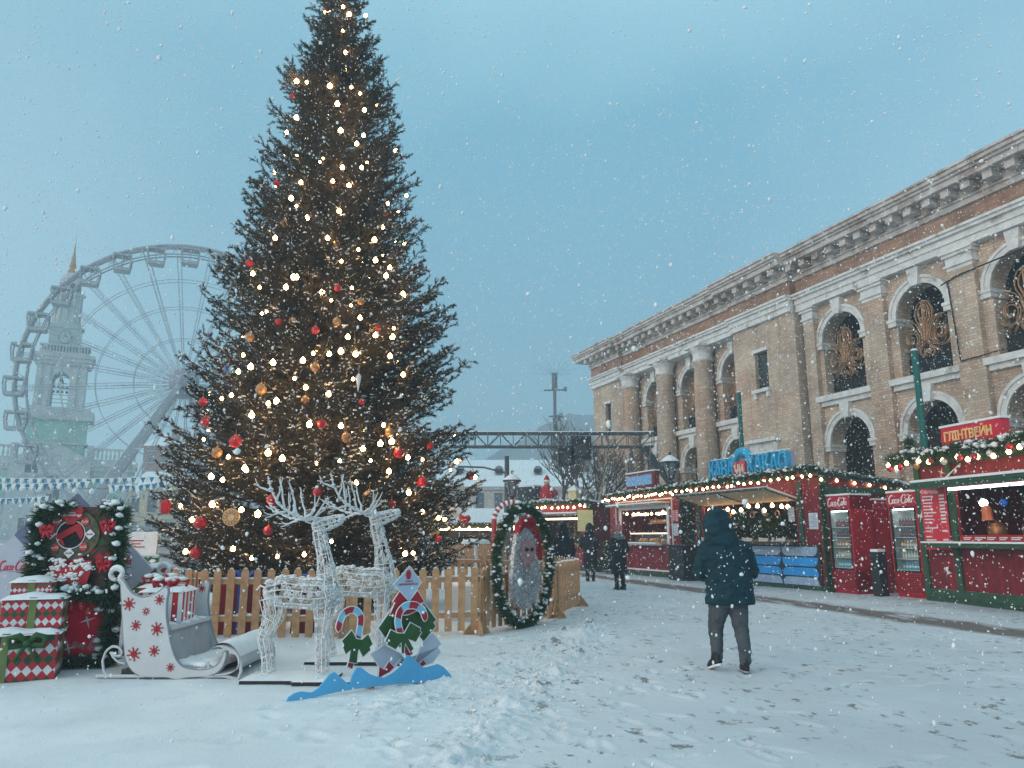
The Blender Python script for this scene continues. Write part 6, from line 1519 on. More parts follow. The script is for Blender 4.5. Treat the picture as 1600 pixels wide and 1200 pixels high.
# ------------------------------------------------------------------ far stall with dark fir bushes and lower stall behind the wreath
A1 = math.atan2(.55, -.835)  # its front turns more towards the square
C1 = (3.55, 35.0, 0); L1 = local(C1, A1+0)
def far_stall():
    rz = math.atan2(2.2, -2.9); o = C1
    T = thing('market_stall', 'distant red stall with snow covered roof behind two dark figures', 'market stall', o, rz)
    stall_shell(T, 0, 3.9, 3, 3.0, [(.5, 3.4, 1.2, 2.45)], .2)
    m = MB(); m.box(.3, 3.7, .04, .7, 2.5, 2.55); a = m.build('awning', mat('awning_grey', (.2, .2, .2), .6, snow=.1), T); m = MB(); m.box(.32, 3.68, .06, .68, 2.556, 2.62); m.build('snow_cap', SNOW, a)
    m = MB(); m.box(.6, 2.6, -.3, -.22, 2.3, 2.37); m.build('warm_tube', TUBEW, T)
    m = MB(); m.box(.3, 3.6, 0, .35, 1.12, 1.2); m.build('counter', WOODD, T)
    for a in (-.1, 3.82): m = MB(); m.box(a, a+.18, -.02, .06, 0, 3.0); m.build('post', GREENP, T)
    m = MB(); m.box(.5, 3.4, -2.6, -2.2, 1.5, 1.55); m.box(.5, 3.4, -2.6, -2.2, 2.0, 2.04); m.build('shelf', WOODD, T)
    l = local(o, rz)
    src = None
    for k in range(14):
        p = l(.7+(k % 7)*.4, -2.4, 1.55 if k < 7 else 2.04)
        if src is None:
            src = thing('wooden_toy', 'carved wooden toy on far stall back shelves', 'toy', p, rz, 'wooden toys in the far stall'); m = MB(); m.lathe([(.09, 0), (.1, .1), (.05, .2), (.075, .27), (.03, .34)], n=10); m.build('toy_body', mat('toy_wood', (.42, .26, .14), .6, .3, 8), src, True)
        else: d = dup(src); d.location = p
    garland('fir_garland', 'snowy fir garland along the eaves of distant red stall', [(s, .3, 3.1) for s in np.arange(-.1, 4.1, .1)]+[], .16, o, rz, 900, 1.2)
    garland('fir_garland', 'fir garland down the corner of distant red stall', [(-.05, .1, z) for z in np.arange(.2, 3, .1)], .14, o, rz, 900, .3)
    string_lights('light_string', 'string of warm bulbs on the distant red stall eaves', [(s, .42, 2.86) for s in np.linspace(0, 3.9, 14)], o, rz, .05, BULBS, 'eaves bulb strings')
    P = thing('yellow_poster', 'pale yellow poster hung at the corner of distant red stall', 'poster', l(-.0, .4, 1.75), rz+.6); m = MB(); m.box(-.35, .35, 0, .02, 0, .95); m.box(-.3, -.1, 0, .02, -.3, 0); m.build('sheet', mat('poster_yellow', (.62, .58, .30), .7, .08, 4), P)
    m = MB(); m.tube([(0, .01, .95), (0, .01, 1.2)], .008, 4); m.build('cord', BLACK, P)
    P = thing('yellow_lantern', 'small yellow lantern house on distant stall roof', 'lantern', l(1.2, -.6, 3.15), rz); m = MB(); m.box(-.22, .22, -.2, .2, 0, .5); m.build('lantern_box', mat('lantern_yellow', (.6, .52, .25), .6), P); m = MB(); m.add([(-.28, -.26, .5), (.28, -.26, .5), (.28, .26, .5), (-.28, .26, .5), (0, 0, .8)], [(0, 1, 4), (1, 2, 4), (2, 3, 4), (3, 0, 4), (3, 2, 1, 0)]); m.build('lantern_roof', SNOW, P)
    P = thing('roof_figure', 'red padded figure with white trim sitting on distant stall roof', 'figure', l(2.5, -.2, 3.15), rz+PI)
    m = MB(); m.lathe([(.3, 0), (.36, .2), (.33, .5), (.2, .75), (.1, .82)], n=14); m.tube([(-.3, 0, .6), (-.42, .2, .4), (-.25, .35, .35)], [.1, .09, .07], 8); m.tube([(.3, 0, .6), (.42, .2, .4), (.25, .35, .35)], [.1, .09, .07], 8); m.build('coat', REDB, P, True)
    m = MB(); m.lathe([(.13, .98), (.16, 1.03), (.1, 1.18), (.02, 1.3)], n=12); m.build('cap', REDB, P, True); m = MB(); m.blob((0, 0, .9), .14, 2, 0); m.build('head', mat('figure_skin', (.5, .32, .25), .6), P, True)
    m = MB(); m.lathe([(.38, .02), (.4, .08), (.36, .14)], n=14); m.lathe([(.165, .96), (.175, 1.0), (.16, 1.04)], n=12); m.build('white_trim', SNOWB, P, True)
    P = thing('roof_crate', 'dark slatted crate beside red figure on distant stall roof', 'crate', l(3.6, -.3, 3.15), rz); m = MB(); m.box(-.5, .5, -.3, .3, 0, .75); m.build('crate_body', mat('crate_dark', (.04, .05, .055), .7), P); m = MB(); m.box(-.52, .52, -.32, .32, .75, .83); m.build('snow_cap', SNOW, P)
far_stall()
def low_stall():
    o = (-.6, 40, 0); T = thing('market_stall', 'low stall with broad snowy roof seen behind ring wreath', 'market stall', o, PI)
    stall_shell(T, -2.6, 3.6, 2.5, 2.1, [(-2.2, 3.2, 1.1, 1.95)], -.75, panel=WOODD)
    m = MB(); m.box(-2.2, 3.2, -.3, -.25, 1.85, 1.92); m.build('warm_tube', TUBEW, T)
    garland('fir_garland', 'fir and red garland on the low stall eaves behind wreath', [(s, .3, 2.1) for s in np.arange(-2.6, 3.6, .1)], .13, o, PI, 800, .5)
    string_lights('light_string', 'string of warm bulbs on low stall eaves behind wreath', [(s, .42, 1.95) for s in np.linspace(-2.5, 3.5, 14)], o, PI, .055, BULBS, 'eaves bulb strings')
low_stall()
T = thing('striped_arch', 'red and white striped arch peeking above left of the wreath', 'arch', (0.02, 30, 0), 0)
q = [(.72*cos(PI*k/24), 0, 2.1+.74*sin(PI*k/24)) for k in range(25)]
for k in range(24):
    m = MB(); m.tube([q[k], q[k+1]], .1, 8); m.build('arch_segment', REDB if k % 2 else SNOWB, T)
for x in (-.72, .72): m = MB(); m.tube([(x, 0, 0), (x, 0, 2.1)], .1, 8); m.build('arch_leg', REDB, T)
T = thing('patio_table', 'white round standing table beyond the fence left of wreath', 'table', (-1.15, 24.5, 0))
m = MB(); m.lathe([(.45, 1.28), (.47, 1.31), (.45, 1.34)], n=20); m.build('tabletop', WHITEP, T)
m = MB(); m.lathe([(.3, 0), (.3, .03), (.05, .06), (.05, 1.28)], n=12); m.build('stem', WHITEP, T); m = MB(); m.lathe([(.45, 1.342), (.4, 1.4), (.1, 1.45)], n=20); m.build('snow_cap', SNOW, T, True)

# ------------------------------------------------------------------ sleigh
SX, SY = -3.6, 8.55
def SZ(X, Y): p = atY(150+X/5.3333, 860+Y/5.3333, SY); return (p[0]-SX, p[2])
def smooth_poly(q, n=3):
    for _ in range(n if n < 3 else 2):
        r = []
        for i in range(len(q)):
            a, b = q[i], q[(i+1) % len(q)]; r += [(a[0]*.75+b[0]*.25, a[1]*.75+b[1]*.25), (a[0]*.25+b[0]*.75, a[1]*.25+b[1]*.75)]
        q = r
    return q
def snowflake_mesh(x, z, r, y, t=.006):
    m = MB()
    for k in range(8):
        a = PI/4*k+.2; ca, sa = cos(a), sin(a)
        P = lambda u, v: (x+u*ca-v*sa, z+u*sa+v*ca)
        q = [P(r*.1, -.07*r), P(r*.72, -.1*r), P(r*1.0, -.02*r), P(r*1.0, .02*r), P(r*.72, .1*r), P(r*.1, .07*r)]
        m.prism(q, lambda u, v, w_: (u, y-w_, v), 0, t)
        m.prism([P(r*.98+.13*r*cos(b), .13*r*sin(b)) for b in [2*PI*j/8 for j in range(8)]], lambda u, v, w_: (u, y-w_, v), 0, t*1.1)
        a2 = a+PI/8; m.prism([(x+.42*r*cos(a2)+.1*r*cos(b), z+.42*r*sin(a2)+.1*r*sin(b)) for b in [2*PI*j/6 for j in range(6)]], lambda u, v, w_: (u, y-w_, v), 0, t*1.05)
    m.prism([(x+.14*r*cos(b), z+.14*r*sin(b)) for b in [2*PI*j/10 for j in range(10)]], lambda u, v, w_: (u, y-w_, v), 0, t*1.2)
    return m
def sleigh():
    T = thing('sleigh', 'white wooden sleigh with red snowflakes and snow on its seat', 'sleigh', (SX, SY, 0))
    SW = mat('sleigh_white', (.58, .58, .60), .55, .06, 5, .1, 40); SG = mat('sleigh_grey', (.36, .36, .39), .6, .1, 5); EDGE = mat('sleigh_trim', (.25, .27, .30), .6, .1, 6, snow=.25)
    px = [(205, 240), (214, 420), (224, 600), (232, 770), (245, 900), (285, 985), (350, 1040), (430, 1056), (590, 1052), (640, 1070), (700, 1072), (740, 1058), (920, 1048), (1000, 1025), (1050, 975), (1078, 900), (1085, 850), (1068, 842), (1052, 900), (1020, 955), (960, 990), (870, 1002), (760, 992), (700, 965), (655, 900), (618, 790), (595, 660), (578, 540), (582, 420), (600, 335), (585, 305), (560, 318), (520, 352), (450, 388), (380, 398), (310, 372), (262, 322), (232, 262)]
    q = smooth_poly([SZ(*p) for p in px], 1); W = 1.15; th = .045
    for k, y in enumerate((0, W)):
        m = MB(); m.prism(q, lambda u, v, w_: (u, y+w_, v), 0, th); sp_ = m.build('side_panel', SW, T)
        m = MB(); m.tube([(u, y+th/2-.0, v) for u, v in q], .02, 5, 0, True); m.build('edge_trim', EDGE, sp_, True)
        # scroll at the back top
        m = MB(); c = SZ(162, 200); rr_ = .052; tp = [(c[0]+rr_*(1.25 if True else 1)*cos(rad(a)), y+th/2, c[1]+rr_*1.1*sin(rad(a))) for a in range(-60, 290, 14)]
        tp = [(SZ(225, 300)[0], y+th/2, SZ(225, 300)[1])]+tp; m.tube(tp, .024, 6); m.build('back_scroll', SW, sp_, True)
        m = MB(); m.tube([(a, b, c_+.024) for a, b, c_ in tp[:18]], .022, 5); m.build('snow_cap', SNOW, sp_, True)
        # runner
        z0 = .035; R = []
        l0 = SZ(90, 1100); R += [(l0[0]+.55, y+th/2, z0), (l0[0], y+th/2, z0)]
        for X, Y in ((55, 1010), (45, 920), (75, 840), (130, 800), (185, 810), (212, 850), (195, 885), (150, 880), (120, 850)): s = SZ(X, Y); R.append((s[0], y+th/2, s[1]))
        m = MB(); m.tube(resample(R, .03), .014, 6)
        R = []
        for X, Y in ((110, 850), (140, 900), (180, 935), (240, 948)): s = SZ(X, Y); R.append((s[0], y+th/2, s[1]))
        m.tube(resample(R, .03), .012, 6)
        R = [(SZ(100, 0)[0], y+th/2, z0), (SZ(1140, 0)[0], y+th/2, z0)]
        for X, Y in ((1180, 1080), (1202, 1020), (1200, 940), (1180, 880), (1150, 855), (1110, 850)): s = SZ(X, Y); R.append((s[0], y+th/2, s[1]))
        m.tube(resample(R, .03), .019, 6)
        for X in (345, 470, 925): s = SZ(X, 1060); m.tube([(s[0], y+th/2, 0.0), (s[0], y+th/2, .16)], .014, 6)
        m.build('runner', SW, T, True)
    s = SZ
    m = MB(); a, b = s(585, 660), s(205, 640); z1 = s(585, 650)[1]; m.add([(b[0]+.06, .05, z1-.03), (a[0]+.03, .05, z1-.03), (a[0]+.03, W, z1-.03), (b[0]+.06, W, z1-.03), (b[0]+.06, .05, z1+.012), (a[0]+.03, .05, z1+.012), (a[0]+.03, W, z1+.012), (b[0]+.06, W, z1+.012)], [(0, 3, 2, 1), (4, 5, 6, 7), (0, 1, 5, 4), (1, 2, 6, 5), (2, 3, 7, 6), (3, 0, 4, 7)]); seat = m.build('seat', SW, T)
    m = MB()
    for k in range(34): m.blob((rnd.uniform(b[0]+.1, a[0]-.02), rnd.uniform(.12, W-.05), z1+.012), rnd.uniform(.06, .12), 2, .1, 0, (1.3, 1.3, .32))
    m.build('seat_snow', SNOW, seat, True)
    m = MB(); m.add([(a[0]+.0, .05, z1-.03), (a[0]+.0, W, z1-.03), (a[0]+.10, W, .13), (a[0]+.10, .05, .13), (a[0]-.03, .05, z1-.03), (a[0]-.03, W, z1-.03), (a[0]+.07, W, .13), (a[0]+.07, .05, .13)], [(0, 1, 2, 3), (7, 6, 5, 4), (0, 3, 7, 4), (1, 5, 6, 2)]); m.build('seat_front', SG, T)
    bx0 = s(212, 0)[0]; m = MB(); m.box(bx0+.05, bx0+.09, .05, W, .25, s(225, 300)[1]-.1); m.build('seat_back', SG, T)
    m = MB(); fl = s(640, 0)[0]; m.box(bx0+.2, s(1050, 0)[0], .05, W, .10, .13); f = m.build('floor', SG, T)
    m = MB()
    for k in range(40): m.blob((rnd.uniform(a[0]+.1, s(1040, 0)[0]), rnd.uniform(.1, W-.05), .135), rnd.uniform(.06, .13), 2, .12, 0, (1.3, 1.3, .4))
    m.build('floor_snow', SNOW, f, True)
    # rolled dashboard at the front
    pr = [s(*p) for p in ((955, 822), (985, 795), (1040, 790), (1100, 805), (1160, 835), (1195, 880), (1200, 940), (1175, 990), (1120, 1020), (1040, 1030), (990, 1035))]
    pr = [tuple(x) for x in resample([(u, 0, v) for u, v in pr], .03)[:, [0, 2]]]
    m = MB(); n = len(pr)
    vs = [(u, .0, v) for u, v in pr]+[(u, W+.04, v) for u, v in pr]+[(u-.02, .0, v-.018) for u, v in pr]+[(u-.02, W+.04, v-.018) for u, v in pr]
    m.add(vs, [(i, i+1, n+i+1, n+i) for i in range(n-1)]+[(2*n+i, 3*n+i, 3*n+i+1, 2*n+i+1) for i in range(n-1)]+[(i, 2*n+i, 2*n+i+1, i+1) for i in range(n-1)]+[(n+i, n+i+1, 3*n+i+1, 3*n+i) for i in range(n-1)])
    d = m.build('dashboard', SW, T, True)
    tp = [p for p in pr if p[1] > s(0, 890)[1]]; m = MB(); k = len(tp); vs = []
    for j in range(13):
        y = -.02+(W+.08)*j/12
        for i, (u, v) in enumerate(tp): e = sin(PI*i/(k-1)) if k > 1 else 0; vs.append((u+.01, y, v+.006+.045*e*(.75+.5*mnoise.noise((u*6, y*6, 1)))))
    m.add(vs, [(j*k+i, j*k+i+1, (j+1)*k+i+1, (j+1)*k+i) for j in range(12) for i in range(k-1)]); m.build('dashboard_snow', SNOW, d, True)
    for X, Y, r in ((275, 447, .064), (530, 410, .05), (418, 508, .038), (333, 625, .051), (508, 655, .066), (315, 865, .067), (485, 838, .054), (620, 975, .041)):
        c = s(X, Y); snowflake_mesh(c[0], c[1], r, -.001).build('snowflake_print', REDB, T)
    c = s(925-370, 318+100); snowflake_mesh(s(530, 375)[0], s(530, 375)[1], .045, W-.001).build('snowflake_print', REDB, T)
    m = MB(); m.box(bx0+.1, s(1000, 0)[0], .06, W-.02, .045, .1); m.build('underframe', mat('sleigh_dark', (.05, .05, .055), .8, snow=.1), T)
sleigh()
def gift(loc, size, rz, lab, m_, ribbon, snow=True, bow=None, grp='wrapped gift boxes by the sleigh'):
    T = thing('gift_box', lab, 'gift box', loc, rz, grp); w_, d, h = size
    m = MB(); m.box(-w_/2, w_/2, -d/2, d/2, 0, h); m.build('box', m_, T)
    if ribbon:
        m = MB(); m.box(-.035, .035, -d/2-.008, d/2+.008, -.0, h+.008); m.box(-w_/2-.009, w_/2+.009, -.035, .035, 0, h+.007); m.build('ribbon', ribbon, T)
    if snow:
        nx = max(4, int(w_/.06)); ny = max(4, int(d/.06)); m = MB(); vs = []
        for j in range(ny+1):
            for i in range(nx+1):
                u, v = i/nx, j/ny; e = min(1, 6*min(u, 1-u, v, 1-v)); x = (u-.5)*(w_+.05); y = (v-.5)*(d+.05)
                vs.append((x, y, h-.015+.07*e**.5*(.75+.5*mnoise.noise((x*5+loc[0], y*5, 4)))))
        m.add(vs, [(j*(nx+1)+i, j*(nx+1)+i+1, (j+1)*(nx+1)+i+1, (j+1)*(nx+1)+i) for j in range(ny) for i in range(nx)]); m.build('snow_cap', SNOW, T, True)
    if bow:
        m = MB()
        for a in (.3, 1.5, 2.7, 3.8, 5.0): m.tube([(0, 0, h+.01), (.1*cos(a), .1*sin(a), h+.11), (.2*cos(a), .2*sin(a), h+.09), (.17*cos(a), .17*sin(a), h+.02), (0, 0, h+.015)], .028, 6)
        b = m.build('bow', bow, T, True)
        if snow: m = MB(); [m.blob((.14*cos(a), .14*sin(a), h+.12), .05, 1, .2, 0, (1.3, 1.3, .6)) for a in (.3, 1.5, 2.7, 3.8, 5.0)]; m.build('snow_clumps', SNOWB, b, True)
    return T
PR, PW, PG = (.50, .015, .03), (.72, .73, .74), (.018, .075, .025)
HQ = harlequin_mat('harlequin_large', .095, (PR, PW, PR, PG)); HM = harlequin_mat('harlequin_medium', .075, (PR, PW, PR, PG)); HS = harlequin_mat('harlequin_small', .045, (PR, PW, PR, (.08, .12, .06)))
OLIVE = mat('olive_ribbon', (.16, .21, .07), .45, .15, 9)
gift((-5.52, 8.75, 0), (.96, .92, .49), .42, 'biggest harlequin gift box at the bottom of the left stack', HQ, OLIVE)
gift((-5.36, 8.85, .50), (.58, .5, .34), .38, 'medium harlequin gift box in the middle of the left stack', HM, OLIVE)
gift((-5.50, 9.0, .86), (.40, .36, .15), .35, 'smallest harlequin gift box on top of the left stack', HS, OLIVE)
m = MB(); 
T = thing('ribbon_bow', 'dark green bow on corner of the biggest harlequin gift', 'bow', (-5.13, 8.38, .40), .4)
for s_ in (-1, 1): m.tube([(0, 0, 0), (s_*.08, -.03, .08), (s_*.17, -.03, .06), (s_*.15, -.02, -.03), (0, 0, -.01)], .035, 6); m.tube([(0, -.01, 0), (s_*.06, -.03, -.1), (s_*.1, -.02, -.17)], .022, 5)
m.blob((0, -.02, 0), .05, 1, .1); m.build('bow_loops', GREEND, T, True)
gift((-4.98, 10.45, 0), (.66, .6, 1.12), .35, 'tall harlequin gift box behind the sleigh back', HM, mat('pale_green_ribbon', (.14, .24, .10), .45), True, mat('bow_green', (.12, .25, .10), .5))
STR = stripe_mat('red_white_stripes', .13, PR, PW)
gift((-4.0, 9.12, .56), (.46, .5, .34), .1, 'red and white striped gift box riding in the sleigh', STR, None, True, REDB)
gift((-4.28, 9.5, .56), (.3, .36, .36), -.15, 'red gift box with white ribbon riding in the sleigh', REDB, WHITEP, True, REDB)

# ------------------------------------------------------------------ wire reindeer
def reindeer(T):
    # (x forward, y across, z up); sections: centre, rx(along normal in plane), ry
    def ringset(path, rad_, n=10):
        rings = []
        P = [Vector(p) for p in path]
        for i, p in enumerate(P):
            t = (P[min(i+1, len(P)-1)]-P[max(i-1, 0)]).normalized(); s = Vector((0, 1, 0)); u = s.cross(t).normalized(); a, b = rad_[i]
            rings.append([p+u*(a*cos(2*PI*k/n))+s*(b*sin(2*PI*k/n)) for k in range(n)])
        return rings
    def wires(path, rad_, curls, name, n=10, wr=.0056, cr=.038, parent=T):
        # refine path
        m_ = 24; t = np.linspace(0, 1, len(path)); tt = np.linspace(0, 1, m_)
        P = np.stack([np.interp(tt, t, [p[i] for p in path]) for i in range(3)], 1); Rr = np.stack([np.interp(tt, t, [r[i] for r in rad_]) for i in range(2)], 1)
        rg = ringset(P, Rr, n); m = MB()
        for k in range(n): m.tube([r[k] for r in rg[::2]]+[rg[-1][k]], wr, 4, cap=False)
        for r in rg[::6]: m.tube(r, wr, 4, 0, True)
        m.tube(rg[0], wr*1.1, 4, 0, True); m.tube(rg[-1], wr*1.1, 4, 0, True)
        for _ in range(curls):
            i = rnd.randrange(1, m_-2); k = rnd.randrange(n); c = rg[i][k].lerp(rg[i][(k+1) % n], rnd.random()); tu = (rg[i+1][k]-rg[i-1][k]).normalized(); tv = (rg[i][(k+1) % n]-rg[i][k-1]).normalized()
            r0 = cr*rnd.uniform(.6, 1.15); ph = rnd.uniform(0, 6.3); h = rnd.choice((-1, 1)); nrm = tu.cross(tv).normalized()
            m.tube([c+(tu*cos(ph+h*a)+tv*sin(ph+h*a))*(r0*(.25+.75*a/9.5))+nrm*rnd.uniform(-.004, .004) for a in np.linspace(0, 9.5, 15)], wr*.85, 3, cap=False)
        o = m.build(name, WIREW, parent, True)
        return o, rg
    body, rg = wires([(0, 0, .82), (.06, 0, .84), (.22, 0, .86), (.42, 0, .84), (.6, 0, .83), (.74, 0, .86), (.80, 0, .90)], [(.05, .05), (.13, .13), (.17, .17), (.155, .17), (.165, .18), (.14, .14), (.06, .06)], 420, 'body', 14)
    m = MB()
    for r in rg[2:-3]:
        for k in (-1, 0, 1): m.blob(r[k % 14]+Vector((0, 0, .012)), rnd.uniform(.018, .036), 1, .3, 0, (1.6, 1, .6))
    for r in rg[3:-4]:
        for k in (6, 7, 8): 
            if rnd.random() < .6: m.blob(r[k]+Vector((0, 0, .02)), rnd.uniform(.014, .026), 1, .3, 0, (1.6, 1.2, .6))
    m.build('snow_dusting', SNOWB, body, True, 'stuff')
    wires([(.68, 0, .86), (.67, 0, 1.05), (.63, 0, 1.25), (.58, 0, 1.42), (.56, 0, 1.52)], [(.15, .12), (.105, .09), (.078, .07), (.07, .062), (.075, .065)], 130, 'neck', 8, cr=.03)
    hd, rg = wires([(.49, 0, 1.56), (.56, 0, 1.58), (.66, 0, 1.61), (.78, 0, 1.65), (.84, 0, 1.67)], [(.04, .04), (.085, .075), (.075, .065), (.055, .045), (.02, .02)], 90, 'head', 9, cr=.028)
    m = MB()
    for sy in (-1, 1): m.tube([(.53, sy*.06, 1.63), (.48, sy*.13, 1.66), (.44, sy*.16, 1.62), (.5, sy*.1, 1.6)], .008, 4)
    m.build('ears', WIREW, hd)
    for sy in (-1, 1):
        m = MB(); b = Vector((.55, sy*.05, 1.65)); sp_ = .30
        main = [b, b+Vector((-.12, sy*.08, .0)), b+Vector((-.27, sy*.16, .06)), b+Vector((-.40, sy*.22, .17)), b+Vector((-.47, sy*.25, .33)), b+Vector((-.5, sy*.26, .46))] if sy < 0 else [b, b+Vector((-.14, sy*.08, .01)), b+Vector((-.32, sy*.15, .0)), b+Vector((-.50, sy*.2, .06)), b+Vector((-.64, sy*.22, .17))]
        main = [Vector(x) for x in resample(main, .03)]
        main = [x+Vector((rnd.gauss(0, .004), rnd.gauss(0, .004), rnd.gauss(0, .004))) for x in main]
        m.tube(main, list(np.linspace(.022, .007, len(main))), 6)
        L_ = len(main)
        for f, d, l in ((.12, (.35, .2*sy, .75), .28), (.3, (-.25, .1*sy, .85), .36), (.45, (-.75, .3*sy, -.32), .26), (.5, (-.15, .2*sy, .9), .33), (.66, (.1, -.2*sy, .85), .27), (.8, (-.8, .2*sy, .3), .22), (.2, (.6, .35*sy, .5), .24)):
            p = main[int(f*(L_-1))]; dv = Vector(d).normalized(); q = [p]
            for k in range(1, 8): q.append(p+dv*l*k/7+Vector((rnd.gauss(0, .006), rnd.gauss(0, .006), .05*l*(k/7)**2+rnd.gauss(0, .006))))
            m.tube(q, list(np.linspace(.016, .004, 8)), 5)
            p2 = q[4]; dv2 = (dv+Vector((rnd.uniform(-.4, .4), sy*.2, .45))).normalized(); m.tube([p2, p2+dv2*l*.25, p2+dv2*l*.42+Vector((0, 0, .02))], [.010, .007, .003], 5)
        a = m.build('antler', mat('antler_white', (.66, .68, .70), .7, .08, 20, snow=.3), hd, True)
        m = MB()
        for x in main[4::2]: m.blob(x+Vector((0, 0, .016)), rnd.uniform(.010, .02), 1, .3, 0, (1.5, 1.5, .6))
        m.build('snow_dusting', SNOWB, a, True, 'stuff')
    for sy in (-1, 1):
        wires([(.08, sy*.07, .80), (.12, sy*.08, .62), (.06, sy*.08, .48), (.02, sy*.08, .38), (.07, sy*.08, .18), (.09, sy*.08, .03)], [(.12, .07), (.10, .06), (.065, .045), (.05, .04), (.038, .034), (.05, .045)], 48, 'leg', 6, cr=.026)
        wires([(.66, sy*.08, .80), (.66, sy*.09, .6), (.65, sy*.09, .4), (.66, sy*.09, .2), (.67, sy*.09, .03)], [(.10, .06), (.075, .055), (.055, .045), (.042, .036), (.052, .045)], 48, 'leg', 6, cr=.026)
    m = MB(); m.tube([(0, 0, .9), (-.06, 0, .93), (-.1, 0, .88)], .01, 5); m.build('tail', WIREW, T)
d1 = thing('wire_reindeer', 'nearer white wire reindeer beside the sleigh front', 'reindeer figure', (-2.72, 8.62, .045), .0, 'white wire reindeer figures')
reindeer(d1)
d2 = dup(d1); d2['label'] = 'farther white wire reindeer behind the candy cane board'; d2.location = (-2.32, 9.75, .045); d2.scale = (1.06,)*3; d2.rotation_euler = (0, 0, .05)
sb = None
for x, y, l, lab in ((-2.35, 8.55, .95, 'snowy base plank under the nearer reindeer'), (-1.85, 9.75, 1.25, 'snowy base plank under the farther reindeer'), (-1.95, 8.3, .62, 'short snowy base plank beside the nearer reindeer legs')):
    T = thing('base_plank', lab, 'plank', (x, y, 0), 0, 'base planks of the reindeer'); m = MB(); m.box(-l/2, l/2, -.28 if l > .7 else -.1, .28 if l > .7 else .1, 0, .04); m.build('plank', mat('plank_black', (.035, .03, .03), .8), T)
    m = MB(); nx, ny = 16, 6; w2 = .29 if l > .7 else .11
    m.add([((i/nx-.5)*(l+.02), (j/ny-.5)*2*w2, .041+.035*min(1, 5*min(i/nx, 1-i/nx, j/ny, 1-j/ny))*(.8+.5*mnoise.noise((x+i*.4, y+j*.5, 0)))) for j in range(ny+1) for i in range(nx+1)], [(j*(nx+1)+i, j*(nx+1)+i+1, (j+1)*(nx+1)+i+1, (j+1)*(nx+1)+i) for j in range(ny) for i in range(nx)]); m.build('snow_cap', SNOW, T, True)

# ------------------------------------------------------------------ painted plywood boards: drifts, candy canes, tree
BA = Vector((-2.16, 7.56)); BB = Vector((-.73, 8.72)); BD = (BB-BA).normalized(); BN = Vector((BD.y, -BD.x))   # BN faces the camera side
BRZ = math.atan2(BD.y, BD.x)
def BP(X, Y):   # zoomed picture (5.714x from 430,920) -> along board, height
    px, py = 430+X/5.714, 920+Y/5.714; d = ray(px, py); n = Vector((-BD.y, BD.x)); D = n.dot(BA); t = D/(n.x*d[0]+n.y*d[1])
    p = Vector((d[0]*t, d[1]*t)); return ((p-BA).dot(BD), HCAM+d[2]*t)
def boardthing(name, lab, cat): return thing(name, lab, cat, (BA.x, BA.y, 0), BRZ)
bf = lambda u, v, w_: (u, -w_, v)
def layer(T, pts, w0, w1, m_, name, rim=.012, parent=None):
    q = [BP(*p) for p in pts]
    m = MB(); m.prism(q, bf, w0, w1); o = m.build(name, m_, parent or T)
    if rim:
        m = MB(); m.tube([bf(u, v, w1-.003) for u, v in q], rim*.55, 4, 0, True); m.build('white_edge', WHITEP, o)
    return o
T = boardthing('tree_board', 'painted board tree of grey green and red diamonds beside reindeer', 'cutout board')
layer(T, [(1215, 700), (1105, 575), (960, 500), (845, 580), (915, 690), (910, 795), (1110, 640), (1215, 690), (1300, 690), (1400, 655), (1470, 565), (1445, 520), (1475, 490), (1395, 390), (1310, 470)], .0, .02, GREYP, 'grey_base')
layer(T, [(915, 690), (960, 715), (1003, 640), (1050, 695), (1110, 625), (1110, 640), (1010, 740), (910, 795)], .021, .028, REDB, 'red_zigzag')
layer(T, [(1275, 670), (1310, 630), (1335, 668), (1300, 688)], .021, .028, REDB, 'red_tip', .008)
layer(T, [(905, 350), (1020, 180), (1090, 100), (1240, 90), (1320, 130), (1425, 270), (1400, 300), (1420, 335), (1312, 468), (1240, 390), (1110, 520), (1000, 480)], .022, .034, GREEND, 'green_tier')
layer(T, [(1030, 110), (1095, 15), (1175, 115), (1250, 10), (1310, 105), (1290, 130), (1320, 160), (1165, 230), (1000, 235), (1045, 130)], .036, .046, REDB, 'red_tier')
top = [(1165, -215), (1290, -30), (1175, 112), (1060, -20)]
top = [(1175, -205), (1282, -62), (1172, 112), (1035, -45)]
g = layer(T, top, .048, .058, mat('board_pale_blue', (.40, .50, .64), .6, .08, 4), 'top_diamond')
c0 = BP(1165, -128); m = MB(); m.prism([(c0[0]+.032*cos(2*PI*k/20), c0[1]+.05*sin(2*PI*k/20)) for k in range(20)], bf, .058, .062); m.build('red_disc', REDB, g)
a, b = BP(1135, -62), BP(1205, -82); text_part('lettering', 'Свято', bf, a[0], b[0], a[1]-.003, a[1]+.018, .0585, REDB, g, .02, .002)
a, b = BP(1080, -42), BP(1245, -55); text_part('lettering', 'наближається', bf, a[0], b[0], a[1]-.012, a[1]+.012, .0585, REDB, g, .02, .002)
